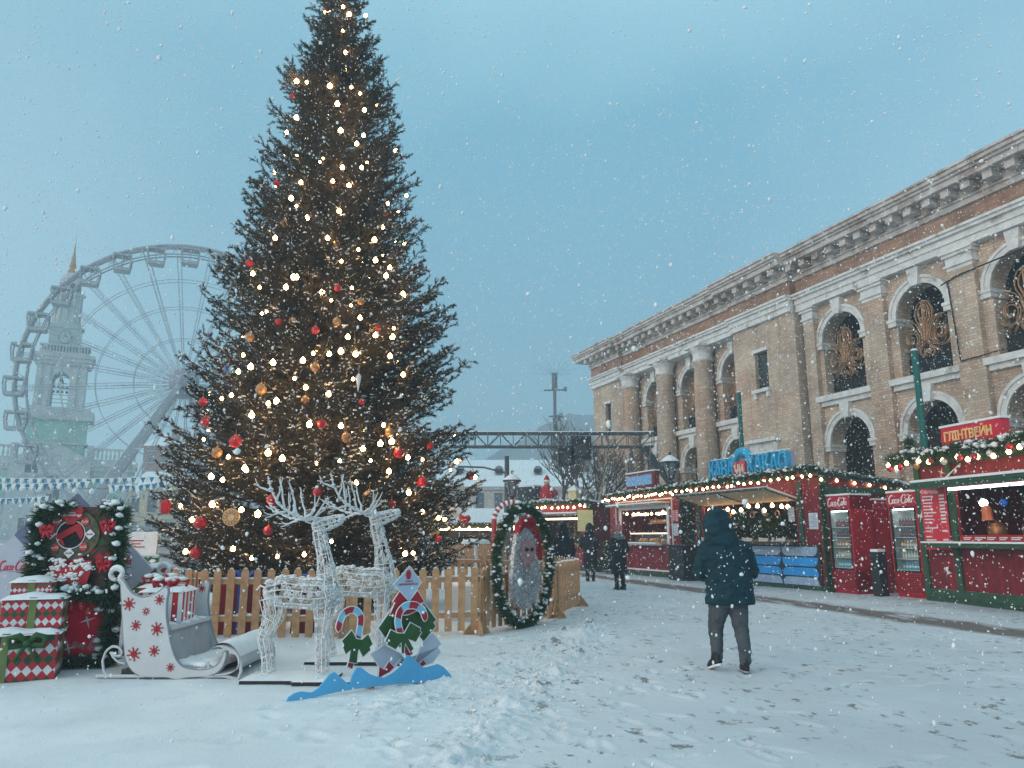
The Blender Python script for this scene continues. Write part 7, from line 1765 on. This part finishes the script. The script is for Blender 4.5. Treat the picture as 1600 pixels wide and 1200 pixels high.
def cane(T, arc_, stripes, wd, w0, w1):
    q = [BP(*p) for p in arc_]; P = resample([(u, 0, v) for u, v in q], .008)[:, [0, 2]]
    # smooth
    for _ in range(14): P[1:-1] = (P[:-2]+P[1:-1]*2+P[2:])/4
    n = len(P); Lf, Rt = [], []
    for i in range(n):
        t = P[min(i+1, n-1)]-P[max(i-1, 0)]; t = t/np.linalg.norm(t); e = min(1, math.sqrt(max(0.02, min(i, 99)/5.0))); ww = wd*min(1, e)
        Lf.append(P[i]+np.array([-t[1], t[0]])*ww); Rt.append(P[i]-np.array([-t[1], t[0]])*ww)
    k = stripes; base = MB(); base.prism([tuple(x) for x in Lf]+[tuple(x) for x in Rt[::-1]], bf, w0, w1-.004); o = base.build('cane', CYANL, T)
    m = MB(); m.tube([bf(x[0], x[1], w1-.004) for x in Lf]+[bf(x[0], x[1], w1-.004) for x in Rt[::-1]], .006, 4, 0, True); m.build('white_edge', WHITEP, o)
    for j in range(k):
        if j % 2: continue
        i0, i1 = int(n*j/k), min(n-1, int(n*(j+1)/k)); sh = int(n/k*.22)
        a = [tuple(Lf[i]) for i in range(i0, i1+1)]; b_ = [tuple(Rt[i]) for i in range(max(0, i0-sh), min(n-1, i1-sh)+1)]
        m = MB(); m.prism(a+b_[::-1], bf, w1-.004, w1); m.build('red_stripe', REDB, o)
T = boardthing('candy_cane_board', 'smaller candy cane board with green bow left of the tree board', 'cutout board')
cane(T, [(555, 385), (562, 320), (600, 220), (660, 182), (720, 190), (762, 250), (750, 350), (735, 430), (700, 580), (655, 705)], 9, .033, .0, .02)
layer(T, [(580, 460), (670, 365), (715, 440), (760, 450), (818, 400), (858, 490), (830, 520), (838, 545), (770, 607), (735, 540), (730, 545), (715, 665), (640, 650), (660, 545), (615, 585), (590, 520), (600, 500)], .022, .034, GREEND, 'bow')
T = boardthing('candy_cane_board', 'larger candy cane board with green bow on the tree board', 'cutout board')
cane(T, [(1298, 285), (1305, 250), (1280, 180), (1210, 140), (1130, 145), (1075, 200), (1060, 290), (1080, 380), (1110, 470), (1170, 590)], 9, .037, .06, .08)
layer(T, [(940, 460), (990, 355), (1050, 385), (1110, 390), (1165, 292), (1260, 345), (1250, 370), (1268, 378), (1215, 468), (1150, 440), (1195, 525), (1165, 560), (1120, 480), (1110, 570), (1085, 565), (1085, 470), (1035, 535), (955, 490), (965, 470)], .082, .094, GREEND, 'bow')
T = boardthing('snowdrift_board', 'bright blue wavy snowdrift board in front of the reindeer', 'cutout board')
m = MB(); q = [BP(*p) for p in ((50, 1000), (75, 950), (130, 915), (190, 900), (280, 910), (340, 870), (400, 800), (440, 750), (480, 728), (530, 770), (580, 815), (620, 840), (640, 760), (680, 690), (720, 690), (790, 745), (860, 770), (920, 780), (1000, 740), (1070, 680), (1110, 620), (1130, 580), (1165, 590), (1220, 650), (1270, 690), (1320, 685), (1400, 660), (1450, 685), (1500, 740), (1535, 800), (1500, 812), (1300, 820), (1000, 840), (720, 870), (500, 905), (200, 975))]
m.prism(q, bf, .10, .122); m.build('drift', CYAN, T)
m = MB()
for x in (.9, 1.5): m.box(x-.015, x+.015, -.1, .3, 0.0, .03); m.beam((x, -.09, .12), (x, .28, .02), .025, .025)
m.build('brace', WOODD, T)

# ------------------------------------------------------------------ photo kiosk with garland and the drinks-maker boards behind
KX, KY = -5.17, 9.32
def kiosk():
    T = thing('photo_kiosk', 'tall red photo board with ribbon hole and red lower panel by gift boxes', 'photo board', (KX, KY, 0), .08)
    kf = lambda u, v, w_: (u, -w_, v)
    K = lambda X, Y: (lambda p: ((p[0]-KX), p[2]))(atY(40+X/7.5, 770+Y/7.5, KY))   # from the zoomed kiosk picture
    m = MB(); m.box(-.42, .42, 0, .06, 0, 1.86); m.build('back_board', mat('kiosk_pattern', (.09, .03, .03), .5, .5, 9), T)
    # patchwork of red and green pieces
    for k in range(22):
        x, z = rnd.uniform(-.36, .34), rnd.uniform(.98, 1.72); s = rnd.uniform(.04, .075); m = MB(); m.prism([(x-s, z), (x, z-s), (x+s, z), (x, z+s)], kf, .001+.0006*k, .004+.0006*k); m.build('pattern_diamond', REDB if k % 2 else GREEND, T)
    c = K(550, 490); r = .165
    m = MB(); m.prism([(c[0]+.33*cos(2*PI*k/32), c[1]+.30*sin(2*PI*k/32)) for k in range(32)], kf, .018, .022); m.build('patterned_ring', mat('ring_olive', (.10, .09, .055), .6, .5, 25), T)
    m = MB(); m.prism([(c[0]+r*cos(2*PI*k/32), c[1]+r*1.0*sin(2*PI*k/32)) for k in range(32)], kf, .024, .028); h = m.build('dark_hole', mat('hole_black', (.012, .014, .014), .8), T)
    m = MB(); m.tube([kf(c[0]+r*cos(2*PI*k/32), c[1]+r*sin(2*PI*k/32), .03) for k in range(32)], .006, 5, 0, True); m.build('hole_rim', WHITEP, h)
    m = MB(); m.prism([K(*p) for p in ((385, 500), (640, 355), (670, 380), (700, 480), (665, 550), (610, 450), (455, 540), (490, 620), (450, 610), (400, 545))], kf, .03, .04); m.build('red_ribbon', REDB, T)
    m = MB(); m.prism([K(*p) for p in ((440, 200), (490, 158), (530, 200), (605, 200), (665, 155), (705, 205), (685, 255), (690, 300), (620, 325), (600, 370), (510, 370), (500, 320), (450, 290))], kf, .04, .05); p_ = m.build('top_plate', REDB, T)
    a, b = K(510, 245), K(610, 222); text_part('lettering', 'Свято', kf, a[0], b[0], a[1], b[1], .05, WHITEP, p_, .02, .002)
    a, b = K(455, 275), K(680, 248); text_part('lettering', 'наближається', kf, a[0], b[0], a[1], b[1], .05, WHITEP, p_, .02, .002)
    for X, Y in ((395, 342), (715, 338), (375, 640), (692, 632)):
        q = K(X, Y); m = MB(); m.prism([(q[0]+.046*cos(2*PI*k/20), q[1]+.046*sin(2*PI*k/20)) for k in range(20)], kf, .03, .036); o = m.build('red_disc', mat('disc_red', (.6, .05, .06), .5), T)
        script_logo(kf, q[0]-.04, q[0]+.04, q[1]-.014, q[1]+.014, .036, WHITEP, o)
    for X, Y in ((328, 487), (765, 485), (530, 705)):
        q = K(X, Y); s = .062; m = MB(); m.prism([(q[0]-s, q[1]), (q[0], q[1]-s), (q[0]+s, q[1]), (q[0], q[1]+s)], kf, .03, .036); o = m.build('white_diamond', WHITEP, T)
        script_logo(kf, q[0]-.038, q[0]+.038, q[1]-.012, q[1]+.014, .036, REDB, o)
    # red shape with snow, lower half
    m = MB(); m.prism([K(*p) for p in ((305, 990), (340, 880), (420, 770), (470, 790), (540, 845), (600, 790), (690, 735), (720, 790), (805, 790), (790, 920), (740, 1060), (790, 1140), (330, 1140), (310, 1090), (360, 1030))], kf, .05, .075); b_ = m.build('red_shape', REDB, T)
    m = MB()
    for k in range(170):
        X, Y = rnd.choice(((420, 800), (380, 880), (345, 960), (520, 980), (620, 960), (700, 840), (760, 880), (560, 860), (660, 800)))
        q = K(X+rnd.gauss(0, 40), Y+rnd.gauss(0, 22)); m.blob((q[0], -.08, q[1]), rnd.uniform(.008, .026), 1, .3, 0, (1.2, .5, .8))
    m.build('stuck_snow', SNOWB, b_, True, 'stuff')
    m = MB(); m.box(-.34, .36, -.075, -.005, .10, .82); l = m.build('lower_panel', mat('panel_crimson', (.78, .014, .05), .4, .1, 4), T)
    K2 = lambda X, Y: (lambda p: ((p[0]-KX), p[2]))(atY(X/6., 880+Y/6., KY-.07))
    for X, Y, r_ in ((565, 520, .10), (812, 535, .10), (560, 600, .12), (640, 800, .10)):
        x, z = K2(X, Y); q = []
        for k in range(8): a = k*PI/4+.3; rr_ = r_ if k % 2 == 0 else r_*.15; q.append((x+rr_*cos(a), z+rr_*sin(a)))
        m = MB(); m.prism(q, kf, .076, .082); m.build('star', WHITEP, l)
    m = MB()
    for k in range(30): x = rnd.uniform(-.3, .33); m.prism([(x+.02*cos(b), .2+.1*rnd.random()+.02*sin(b)) for b in [2*PI*j/5 for j in range(5)]], kf, .076, .079)
    m.build('pattern_flecks', mat('fleck_pink', (.6, .25, .25), .6), l, False, 'stuff')
kiosk()
ap = []
for z in np.arange(.05, 1.80, .05): ap.append((-.50, -.05, z))
garland('fir_garland', 'snowy fir garland climbing left edge of the photo board', ap, .15, (KX, KY, 0), .08, 1900, .9)
garland('fir_garland', 'snowy fir garland climbing right edge of the photo board', [(x+.92, y, z) for x, y, z in ap], .15, (KX, KY, 0), .08, 1900, .9)
garland('fir_garland', 'snow laden fir garland over top of the photo board', [(-.5, -.05, 1.78), (-.3, -.07, 1.83), (-.2, -.05, 1.84)], .13, (KX, KY, 0), .08, 1700, 2.2)
garland('fir_garland', 'snow laden fir tuft at top right of the photo board', [(.2, -.05, 1.84), (.35, -.07, 1.83), (.45, -.05, 1.78)], .13, (KX, KY, 0), .08, 1700, 2.2)
garland('fir_garland', 'snowy fir swag with red baubles on the red panel', [(-.32, -.14, .80), (-.1, -.18, .86), (.15, -.18, .86), (.38, -.14, .78)], .12, (KX, KY, 0), .08, 1800, 2.6)
garland('fir_garland', 'fir garland lying along the foot of the photo board', [(-.1, -.12, .09), (.45, -.12, .10)], .10, (KX, KY, 0), .08, 1500, .8)
kl = local((KX, KY, 0), .08)
for k, (x, z) in enumerate(((-.28, .70), (-.12, .68), (.05, .69), (.16, .70), (.24, .64), (-.03, .62))):
    P = thing('bauble', ('red bauble at left end of the kiosk swag', 'red bauble second on the kiosk swag', 'red bauble in the middle of the kiosk swag', 'red bauble right of the middle on the kiosk swag', 'red bauble at right end of the kiosk swag', 'small low red bauble under the kiosk swag')[k], 'bauble', kl(x, -.25, z), 0, 'red baubles on the kiosk swag'); m = MB(); m.blob((0, 0, 0), .042, 2, 0); m.build('ball', REDBALL, P, True); m = MB(); m.lathe([(.01, .04), (.01, .055)], n=6); m.build('cap', GOLD, P)
for k, (x, z) in enumerate(((.33, 1.64), (.33, 1.18), (-.36, 1.58))):
    P = thing('red_bow', ('red bow at upper right of the photo board', 'red bow on the right garland at half height', 'red bow at upper left of the photo board')[k], 'bow', kl(x, -.16, z), .08, 'red bows on the kiosk garland'); m = MB()
    for s_ in (-1, 1): m.tube([(0, 0, 0), (s_*.03, -.02, .045), (s_*.07, 0, .03), (s_*.06, 0, -.03), (0, 0, 0)], [.02, .03, .034, .028, .02], 6); m.tube([(0, 0, 0), (s_*.02, -.02, -.05), (s_*.04, 0, -.09)], .02, 5)
    m.build('bow_loops', REDB, P, True)
# diamond boards
def diamond_board(px, py, hw, hh, y, lab, logo, dark):
    c = atY(px, py, y); T = thing('diamond_board', lab, 'board', (c[0], y, 0), .05); z = c[2]
    f = lambda u, v, w_: (u, -w_, v)
    m = MB(); m.prism([(-hw, z), (0, max(0.02, z-hh)), (hw, z), (0, z+hh)], f, -.02, .02); b = m.build('board', BLUEG if dark else GREYP, T)
    if not dark:
        s = .42; m = MB(); m.prism([(0, z+hh), (-hw*s, z+hh*(1-s)), (0, z+hh*(1-2*s)), (hw*s, z+hh*(1-s))], f, .02, .026); m.build('dark_tip', BLUEG, b)
    if logo: script_logo(f, *logo(c), .021, mat('logo_red', (.5, .02, .04), .5), b)
    m = MB(); m.box(-.03, .03, .03, .08, 0, z); m.build('prop', WOODD, T)
diamond_board(115, 832, .52, .50, 10.0, 'slate blue diamond board rising above the photo board', None, True)
diamond_board(58, 892, .78, .78, 9.95, 'pale grey diamond board with red script left of kiosk', lambda c: (atY(2, 890, 9.95)[0]-c[0], atY(50, 890, 9.95)[0]-c[0], atY(0, 893, 9.95)[2], atY(0, 876, 9.95)[2]), False)
diamond_board(152, 890, .70, .70, 9.9, 'pale grey diamond board with red script right of kiosk', lambda c: (atY(158, 890, 9.9)[0]-c[0], atY(206, 890, 9.9)[0]-c[0], atY(0, 884, 9.9)[2], atY(0, 867, 9.9)[2]), False)

# ------------------------------------------------------------------ people
def capsule(m, a, b, ra, rb, n=12):
    a = Vector(a); b = Vector(b); d = b-a; L_ = max(d.length, 1e-4); d.normalize()
    P = []; R = []
    for k in range(5): t = -1+k/4*.999; P.append(a+d*ra*t if k < 4 else a); R.append(ra*math.sqrt(max(.0004, 1-t*t)) if k < 4 else ra)
    for k in range(1, 4): P.append(a+d*L_*k/4); R.append(ra+(rb-ra)*k/4)
    for k in range(5): t = k/4*.999; P.append(b+d*rb*t); R.append(rb*math.sqrt(max(.0004, 1-t*t)))
    m.tube(P, R, n)
def loft(m, rings, n=20):
    """rings: (cx, cy, z, rx, ry)"""
    vs = []
    for cx, cy_, z, rx, ry in rings: vs += [(cx+rx*cos(2*PI*k/n), cy_+ry*sin(2*PI*k/n), z) for k in range(n)]
    fs = [(i*n+k, i*n+(k+1) % n, (i+1)*n+(k+1) % n, (i+1)*n+k) for i in range(len(rings)-1) for k in range(n)]
    fs.append(tuple(range(n-1, -1, -1))); fs.append(tuple((len(rings)-1)*n+k for k in range(n)))
    m.add(vs, fs)
def fused(m, name, material, parent, voxel=.015, smooth=6, rough=0., rscale=.08):
    """union of the shapes as one continuous skin"""
    me = bpy.data.meshes.new('tmp'); me.from_pydata(m.v, [], m.f); o = bpy.data.objects.new('tmp', me); COL.objects.link(o)
    r = o.modifiers.new('r', 'REMESH'); r.mode = 'VOXEL'; r.voxel_size = voxel
    s = o.modifiers.new('s', 'SMOOTH'); s.factor = .5; s.iterations = smooth
    dg = bpy.context.evaluated_depsgraph_get(); me2 = bpy.data.meshes.new_from_object(o.evaluated_get(dg))
    bpy.data.objects.remove(o); me2.name = name; me2.materials.clear(); me2.materials.append(material)
    if rough:
        for v in me2.vertices:
            c = v.co; f = mnoise.noise((c.x/rscale, c.y/rscale, c.z/(rscale*.55)))+.5*mnoise.noise((c.x/rscale*2.3, c.y/rscale*2.3, c.z/rscale*3)); v.co = c+v.normal*rough*f
    me2.polygons.foreach_set('use_smooth', [True]*len(me2.polygons)); me2.update()
    return link_mesh(name, me2, parent)
SKIN = mat('skin', (.50, .32, .25), .6, .08, 10)
def hand(m, w, d, side):
    """palm and five curled fingers; w wrist point, d direction of the hand"""
    w = Vector(w); d = Vector(d).normalized(); s = d.cross(Vector((0, 0, 1))).normalized(); u = s.cross(d).normalized()
    for k in range(4): a = w+s*(-.028+.019*k)+d*.02; capsule(m, a, a+d*.07, .013, .011, 8)
    capsule(m, w-d*.02, w+d*.03, .026, .028, 10)
    for k, l in enumerate((.030, .036, .033, .024)):
        a = w+d*.09+s*(-.028+.019*k); b = a+d*l*.8-u*l*.35; c = b-u*l*.95+d*l*.1; e = c-u*l*.35-d*l*.55
        capsule(m, a, b, .0095, .009, 8); capsule(m, b, c, .009, .0085, 8); capsule(m, c, e, .0085, .0075, 8)
    a = w+d*.025+s*(.034*side); b = a+d*.03+s*.022*side-u*.012; c = b+d*.028-s*.004*side-u*.012; capsule(m, a, b, .012, .0105, 8); capsule(m, b, c, .0105, .0085, 8)
def head(m, c, yaw, s=1.0):
    R_ = Matrix.Rotation(yaw, 3, 'Z'); P = lambda x, y, z: Vector(c)+R_ @ Vector((x*s, y*s, z*s))
    # faces +y
    for a, b, ra, rb in (((0, -.015, .06), (0, .0, .04), .085, .08), ((0, .03, -.02), (0, .04, -.06), .068, .05), ((0, .085, .02), (0, .105, -.012), .012, .017), ((-.03, .075, .035), (.03, .075, .035), .02, .02), ((-.022, .078, -.05), (.022, .078, -.05), .012, .012), ((-.082, -.01, .02), (-.08, -.01, -.02), .016, .012), ((.082, -.01, .02), (.08, -.01, -.02), .016, .012)):
        capsule(m, P(*a), P(*b), ra*s, rb*s, 12)
    return [P(-.03, .09, .022), P(.03, .09, .022)]
def shoe(T, x, y, z, yaw, pitch, name='shoe', mt=None, sole=None):
    M_ = Matrix.Translation((x, y, z)) @ Matrix.Rotation(yaw, 4, 'Z') @ Matrix.Rotation(pitch, 4, 'X')
    def tr(mm):
        mm.v = [tuple(M_ @ Vector(p)) for p in mm.v]; return mm
    m = MB(); loft(m, [(0, .05, .022, .046, .135), (0, .05, .05, .048, .135), (0, .035, .075, .046, .115), (0, -.01, .10, .044, .075), (0, -.03, .15, .045, .055)], 16); o = tr(m).build(name, mt or BLACK, T, True)
    m = MB(); loft(m, [(0, .05, 0, .045, .136), (0, .05, .022, .047, .139)], 16); tr(m).build('sole', sole or WHITEP, o)

def walker():
    T = thing('person', 'person seen from behind in teal hooded jacket and grey trousers walking on snow', 'person', (2.52, 9.12, 0), .06)
    TEAL = mat('teal_jacket', (.004, .034, .050), .75, .3, 7, .5, 60); GT = mat('grey_trousers', (.07, .08, .092), .85, .25, 9, .3, 80)
    LF = (-.155, .02, .0); RF = (.105, -.16, .0)
    b = MB()
    loft(b, [(0, 0, .84, .15, .11), (0, 0, 1.0, .16, .12), (0, 0, 1.2, .17, .12), (0, 0, 1.38, .19, .11), (0, 0, 1.46, .10, .08)], 18)
    capsule(b, (-.02, .0, 1.42), (-.07, .01, 1.6), .055, .055)
    eyes = head(b, (-.085, .015, 1.67), -.1, .95)
    for s in (-1, 1):
        sh = (s*.20, 0, 1.38); el = (s*.30, .02, 1.12); wr = (s*.2, .24, 1.02)
        capsule(b, sh, el, .05, .042); capsule(b, el, wr, .042, .03)
        hand(b, (s*.185, .27, 1.02), (-s*.35, .9, .1), -s)
    for s, ft, kn in ((-1, (-.15, .03, .1), (-.135, .10, .47)), (1, (.11, -.14, .1), (.12, -.02, .48))):
        hp = (s*.09, 0, .86); capsule(b, hp, kn, .075, .05); capsule(b, kn, ft, .05, .035)
    body = fused(b, 'body', SKIN, T, .0085, 2)
    m = MB(); [m.blob(e, .011, 1, 0) for e in eyes]; m.build('eyes', BLACK, body, True)
    j = MB()
    loft(j, [(.02, 0, .74, .285, .19), (.02, 0, .80, .292, .195), (.02, 0, .95, .278, .185), (.01, 0, 1.12, .272, .178), (0, 0, 1.28, .285, .175), (0, 0, 1.38, .275, .16), (-.01, 0, 1.45, .225, .14), (-.03, 0, 1.50, .15, .125)], 28)
    for s in (-1, 1):
        sh = (s*.225, 0, 1.36); el = (s*.315, .03, 1.10); wr = (s*.20, .24, 1.02)
        capsule(j, sh, el, .098, .084); capsule(j, el, wr, .084, .06)
    loft(j, [(-.04, -.03, 1.42, .20, .15), (-.06, -.03, 1.50, .19, .155), (-.075, -.01, 1.60, .178, .165), (-.085, .0, 1.69, .165, .16), (-.09, .0, 1.77, .135, .13), (-.09, .0, 1.82, .085, .085), (-.09, .0, 1.845, .03, .03)], 24)
    jk = fused(j, 'jacket', TEAL, T, .013, 4, .021, .095)
    # face opening of the hood seen from the front
    m = MB(); loft(m, [(-.085, .14, 1.6, .07, .03), (-.085, .15, 1.68, .085, .03), (-.085, .13, 1.76, .06, .03)], 14); m.build('hood_lining', mat('hood_dark', (.012, .014, .018), .9), jk, True)
    m = MB(); loft(m, [(.02, 0, .735, .288, .193), (.02, 0, .775, .294, .198)], 28); m.build('hem_band', mat('hem_teal', (.004, .03, .045), .8), jk, True)
    m = MB()
    for k in range(60):
        a = rnd.uniform(PI, 2*PI); z = rnd.uniform(.8, 1.45); m.blob((.02+.285*cos(a), .186*sin(a), z), rnd.uniform(.003, .008), 1, .3)
    m.build('snow_flecks', SNOWB, jk, True, 'stuff')
    p = MB()
    loft(p, [(.01, 0, .70, .20, .135), (.01, 0, .82, .215, .145), (.01, 0, .9, .2, .13)], 22)
    for s, kn, an in ((-1, (-.135, .10, .47), (-.155, .03, .13)), (1, (.12, -.02, .48), (.11, -.14, .13))):
        capsule(p, (s*.105, .01, .80), (s*.115, .04 if s < 0 else 0, .64), .125, .112); capsule(p, (s*.115, .04 if s < 0 else 0, .64), kn, .112, .09); capsule(p, kn, (an[0], an[1], an[2]+.12), .09, .072); capsule(p, (an[0], an[1], an[2]+.12), an, .072, .066)
    fused(p, 'trousers', GT, T, .011, 4, .009, .07)
    shoe(T, -.175, .0, .045, .25, -.32, mt=mat('shoe_black', (.02, .018, .02), .6)); shoe(T, .115, -.12, .004, -.1, 0, mt=mat('shoe_black', (.02, .018, .02), .6), sole=mat('sole_grey', (.3, .3, .32), .6))
walker()
def bystander(loc, yaw, lab, coat, hatm, h=1.72, pom=False, arms=1, long=True, scarf=None):
    T = thing('person', lab, 'person', loc, yaw); k = h/1.72
    b = MB()
    loft(b, [(0, 0, .82, .14, .1), (0, 0, 1.0, .15, .11), (0, 0, 1.2, .16, .11), (0, 0, 1.34, .17, .1), (0, 0, 1.42, .09, .07)], 16)
    capsule(b, (0, 0, 1.38), (0, .01, 1.5), .05, .05); eyes = head(b, (0, .015, 1.575), 0, .95)
    A = []
    for s in (-1, 1):
        sh = (s*.18, 0, 1.33); el = (s*.25, -.03 if arms else 0, 1.06); wr = (s*.12, .2, 1.08) if arms else (s*.25, .08, .84)
        A.append((sh, el, wr)); capsule(b, sh, el, .05, .04); capsule(b, el, wr, .04, .03); hand(b, wr, (-s*.5, .85, .05) if arms else (0, .2, -1), -s)
    for s in (-1, 1): capsule(b, (s*.08, 0, .84), (s*.09, .02, .46), .075, .05); capsule(b, (s*.09, .02, .46), (s*.09, -.02*s, .1), .05, .035)
    o = fused(b, 'body', SKIN, T, .010, 2)
    m = MB(); [m.blob(e, .011, 1, 0) for e in eyes]; m.build('eyes', BLACK, o, True)
    j = MB(); z0 = .42 if long else .78
    loft(j, [(0, 0, z0, .23, .185), (0, 0, z0+.15, .225, .18), (0, 0, .9, .215, .165), (0, 0, 1.1, .215, .155), (0, 0, 1.28, .235, .145), (0, 0, 1.36, .19, .12), (0, 0, 1.42, .10, .10)], 24)
    for sh, el, wr in A: capsule(j, sh, el, .085, .075); capsule(j, el, wr, .075, .055)
    cc = fused(j, 'coat', coat, T, .016, 4, .01, .08)
    p = MB()
    for s in (-1, 1): capsule(p, (s*.085, 0, .8), (s*.092, .02, .46), .1, .075); capsule(p, (s*.092, .02, .46), (s*.092, -.02*s, .13), .075, .055)
    fused(p, 'trousers', mat('black_trousers', (.02, .02, .022), .9), T, .014, 3)
    hm = MB(); loft(hm, [(0, 0, 1.60, .108, .118), (0, 0, 1.65, .112, .122), (0, 0, 1.71, .095, .102), (0, 0, 1.75, .05, .055), (0, 0, 1.765, .01, .01)], 18)
    if pom: hm.blob((0, 0, 1.80), .05, 2, .12)
    if hatm: fused(hm, 'hat', hatm, T, .012, 3, .004, .03)
    else:
        hd = MB(); loft(hd, [(0, -.02, 1.36, .16, .13), (0, -.02, 1.46, .135, .135), (0, -.01, 1.56, .125, .135), (0, -.01, 1.66, .118, .125), (0, -.01, 1.73, .07, .075), (0, -.01, 1.76, .02, .02)], 20); fused(hd, 'hood', coat, T, .014, 3, .006, .05)
    if scarf:
        sc_ = MB(); loft(sc_, [(0, -.0, 1.34, .2, .16), (0, 0, 1.40, .2, .16), (0, 0, 1.48, .14, .13), (0, 0, 1.5, .11, .11)], 20); fused(sc_, 'scarf', scarf, T, .014, 3, .012, .05)
    for s in (-1, 1): shoe(T, s*.095, -.02*s-.02, .004, .1*s, 0, 'boot', BLACK, BLACK)
    T.scale = (k, k, k)
BC = mat('black_coat', (.016, .016, .02), .8, .3, 8, .4, 60, snow=.0)
bystander((3.13, 22.6, 0), .5, 'person in long black coat and pink pompom hat facing the bake stall', BC, mat('pink_hat', (.48, .17, .22), .9, .2, 30, .5, 80), 1.83, True, 1, True, mat('grey_scarf', (.16, .17, .2), .9, .3, 20))
bystander((1.42, 21.2, 0), .2, 'dark hooded person behind the fence end near distant stall', mat('navy_coat', (.014, .018, .026), .8, .3, 8), None, 1.84, False, 0, False)
bystander((2.72, 27.0, 0), -.25, 'dark hooded person standing before the yellow poster', BC, None, 1.95, False, 1, True)
# small snowy fir bushes beside the far stall
for x, y, h, lab in ((4.0, 32.6, 1.25, 'low dark fir bush with snow right of far hooded person'), (4.45, 33.2, 1.6, 'taller dark fir bush against the distant stall side')):
    T = thing('fir_bush', lab, 'bush', (x, y, 0), 0, 'small fir bushes by the far stall'); n = 4200
    z = h*rng.random(n)**1.3; a = rng.random(n)*6.283; r = (1-z/h)*.42*np.sqrt(rng.random(n))+.04; bs = np.stack([r*np.cos(a), r*np.sin(a), z+.05], 1); dr = np.stack([np.cos(a), np.sin(a), .35+0*a], 1)+.4*rng.normal(size=(n, 3)); V, F = needle_tris(bs, dr, .09+.07*rng.random(n), .009); np_mesh('foliage', V, F, NEEDLE, T)
    m = MB(); m.tube([(0, 0, 0), (0, 0, h*.95)], [.03, .008], 6); m.build('stem', WOODD, T)
    m = MB()
    for k in range(60): zz = h*rnd.random(); rr_ = (1-zz/h)*.42; aa = rnd.uniform(0, 6.3); m.blob((rr_*cos(aa), rr_*sin(aa), zz+.1), rnd.uniform(.02, .05), 1, .3, 0, (1.3, 1.3, .6))
    m.build('snow_clumps', SNOWB, T, True)
# ------------------------------------------------------------------ falling snow
def snowfall():
    v, f = ico_tpl(1); v0 = v; f0 = np.array(f)
    n = FLAKES; P = np.stack([rng.uniform(-16, 16, n), rng.uniform(2.6, 27, n), rng.uniform(.05, 15, n)], 1)
    keep = (np.abs(P[:, 0]) < P[:, 1]*1.0+1.5) & (P[:, 2] < P[:, 1]*.95+2.2); P = P[keep]; n = len(P)
    big = rng.random(n); R = .0056+.0048*big+.006*(big > .95)+.003*(big > .99)
    R = np.where(P[:, 1] < 5, R*.6, R)
    S = np.stack([R*rng.uniform(.7, 1.3, n), R*rng.uniform(.7, 1.3, n), R*rng.uniform(.9, 1.7, n)], 1)
    # small lumpy flakes
    o = v0; k = len(o); jt = 1+.35*(rng.random((n, k, 1))*2-1)
    V = (P[:, None, :]+o[None]*jt*S[:, None, :]).reshape(-1, 3); F = (f0[None]+(np.arange(n)*k)[:, None, None]).reshape(-1, 3)
    tag(np_mesh('falling_snow', V, F, SNOWB, None, True), kind='stuff')
snowfall()
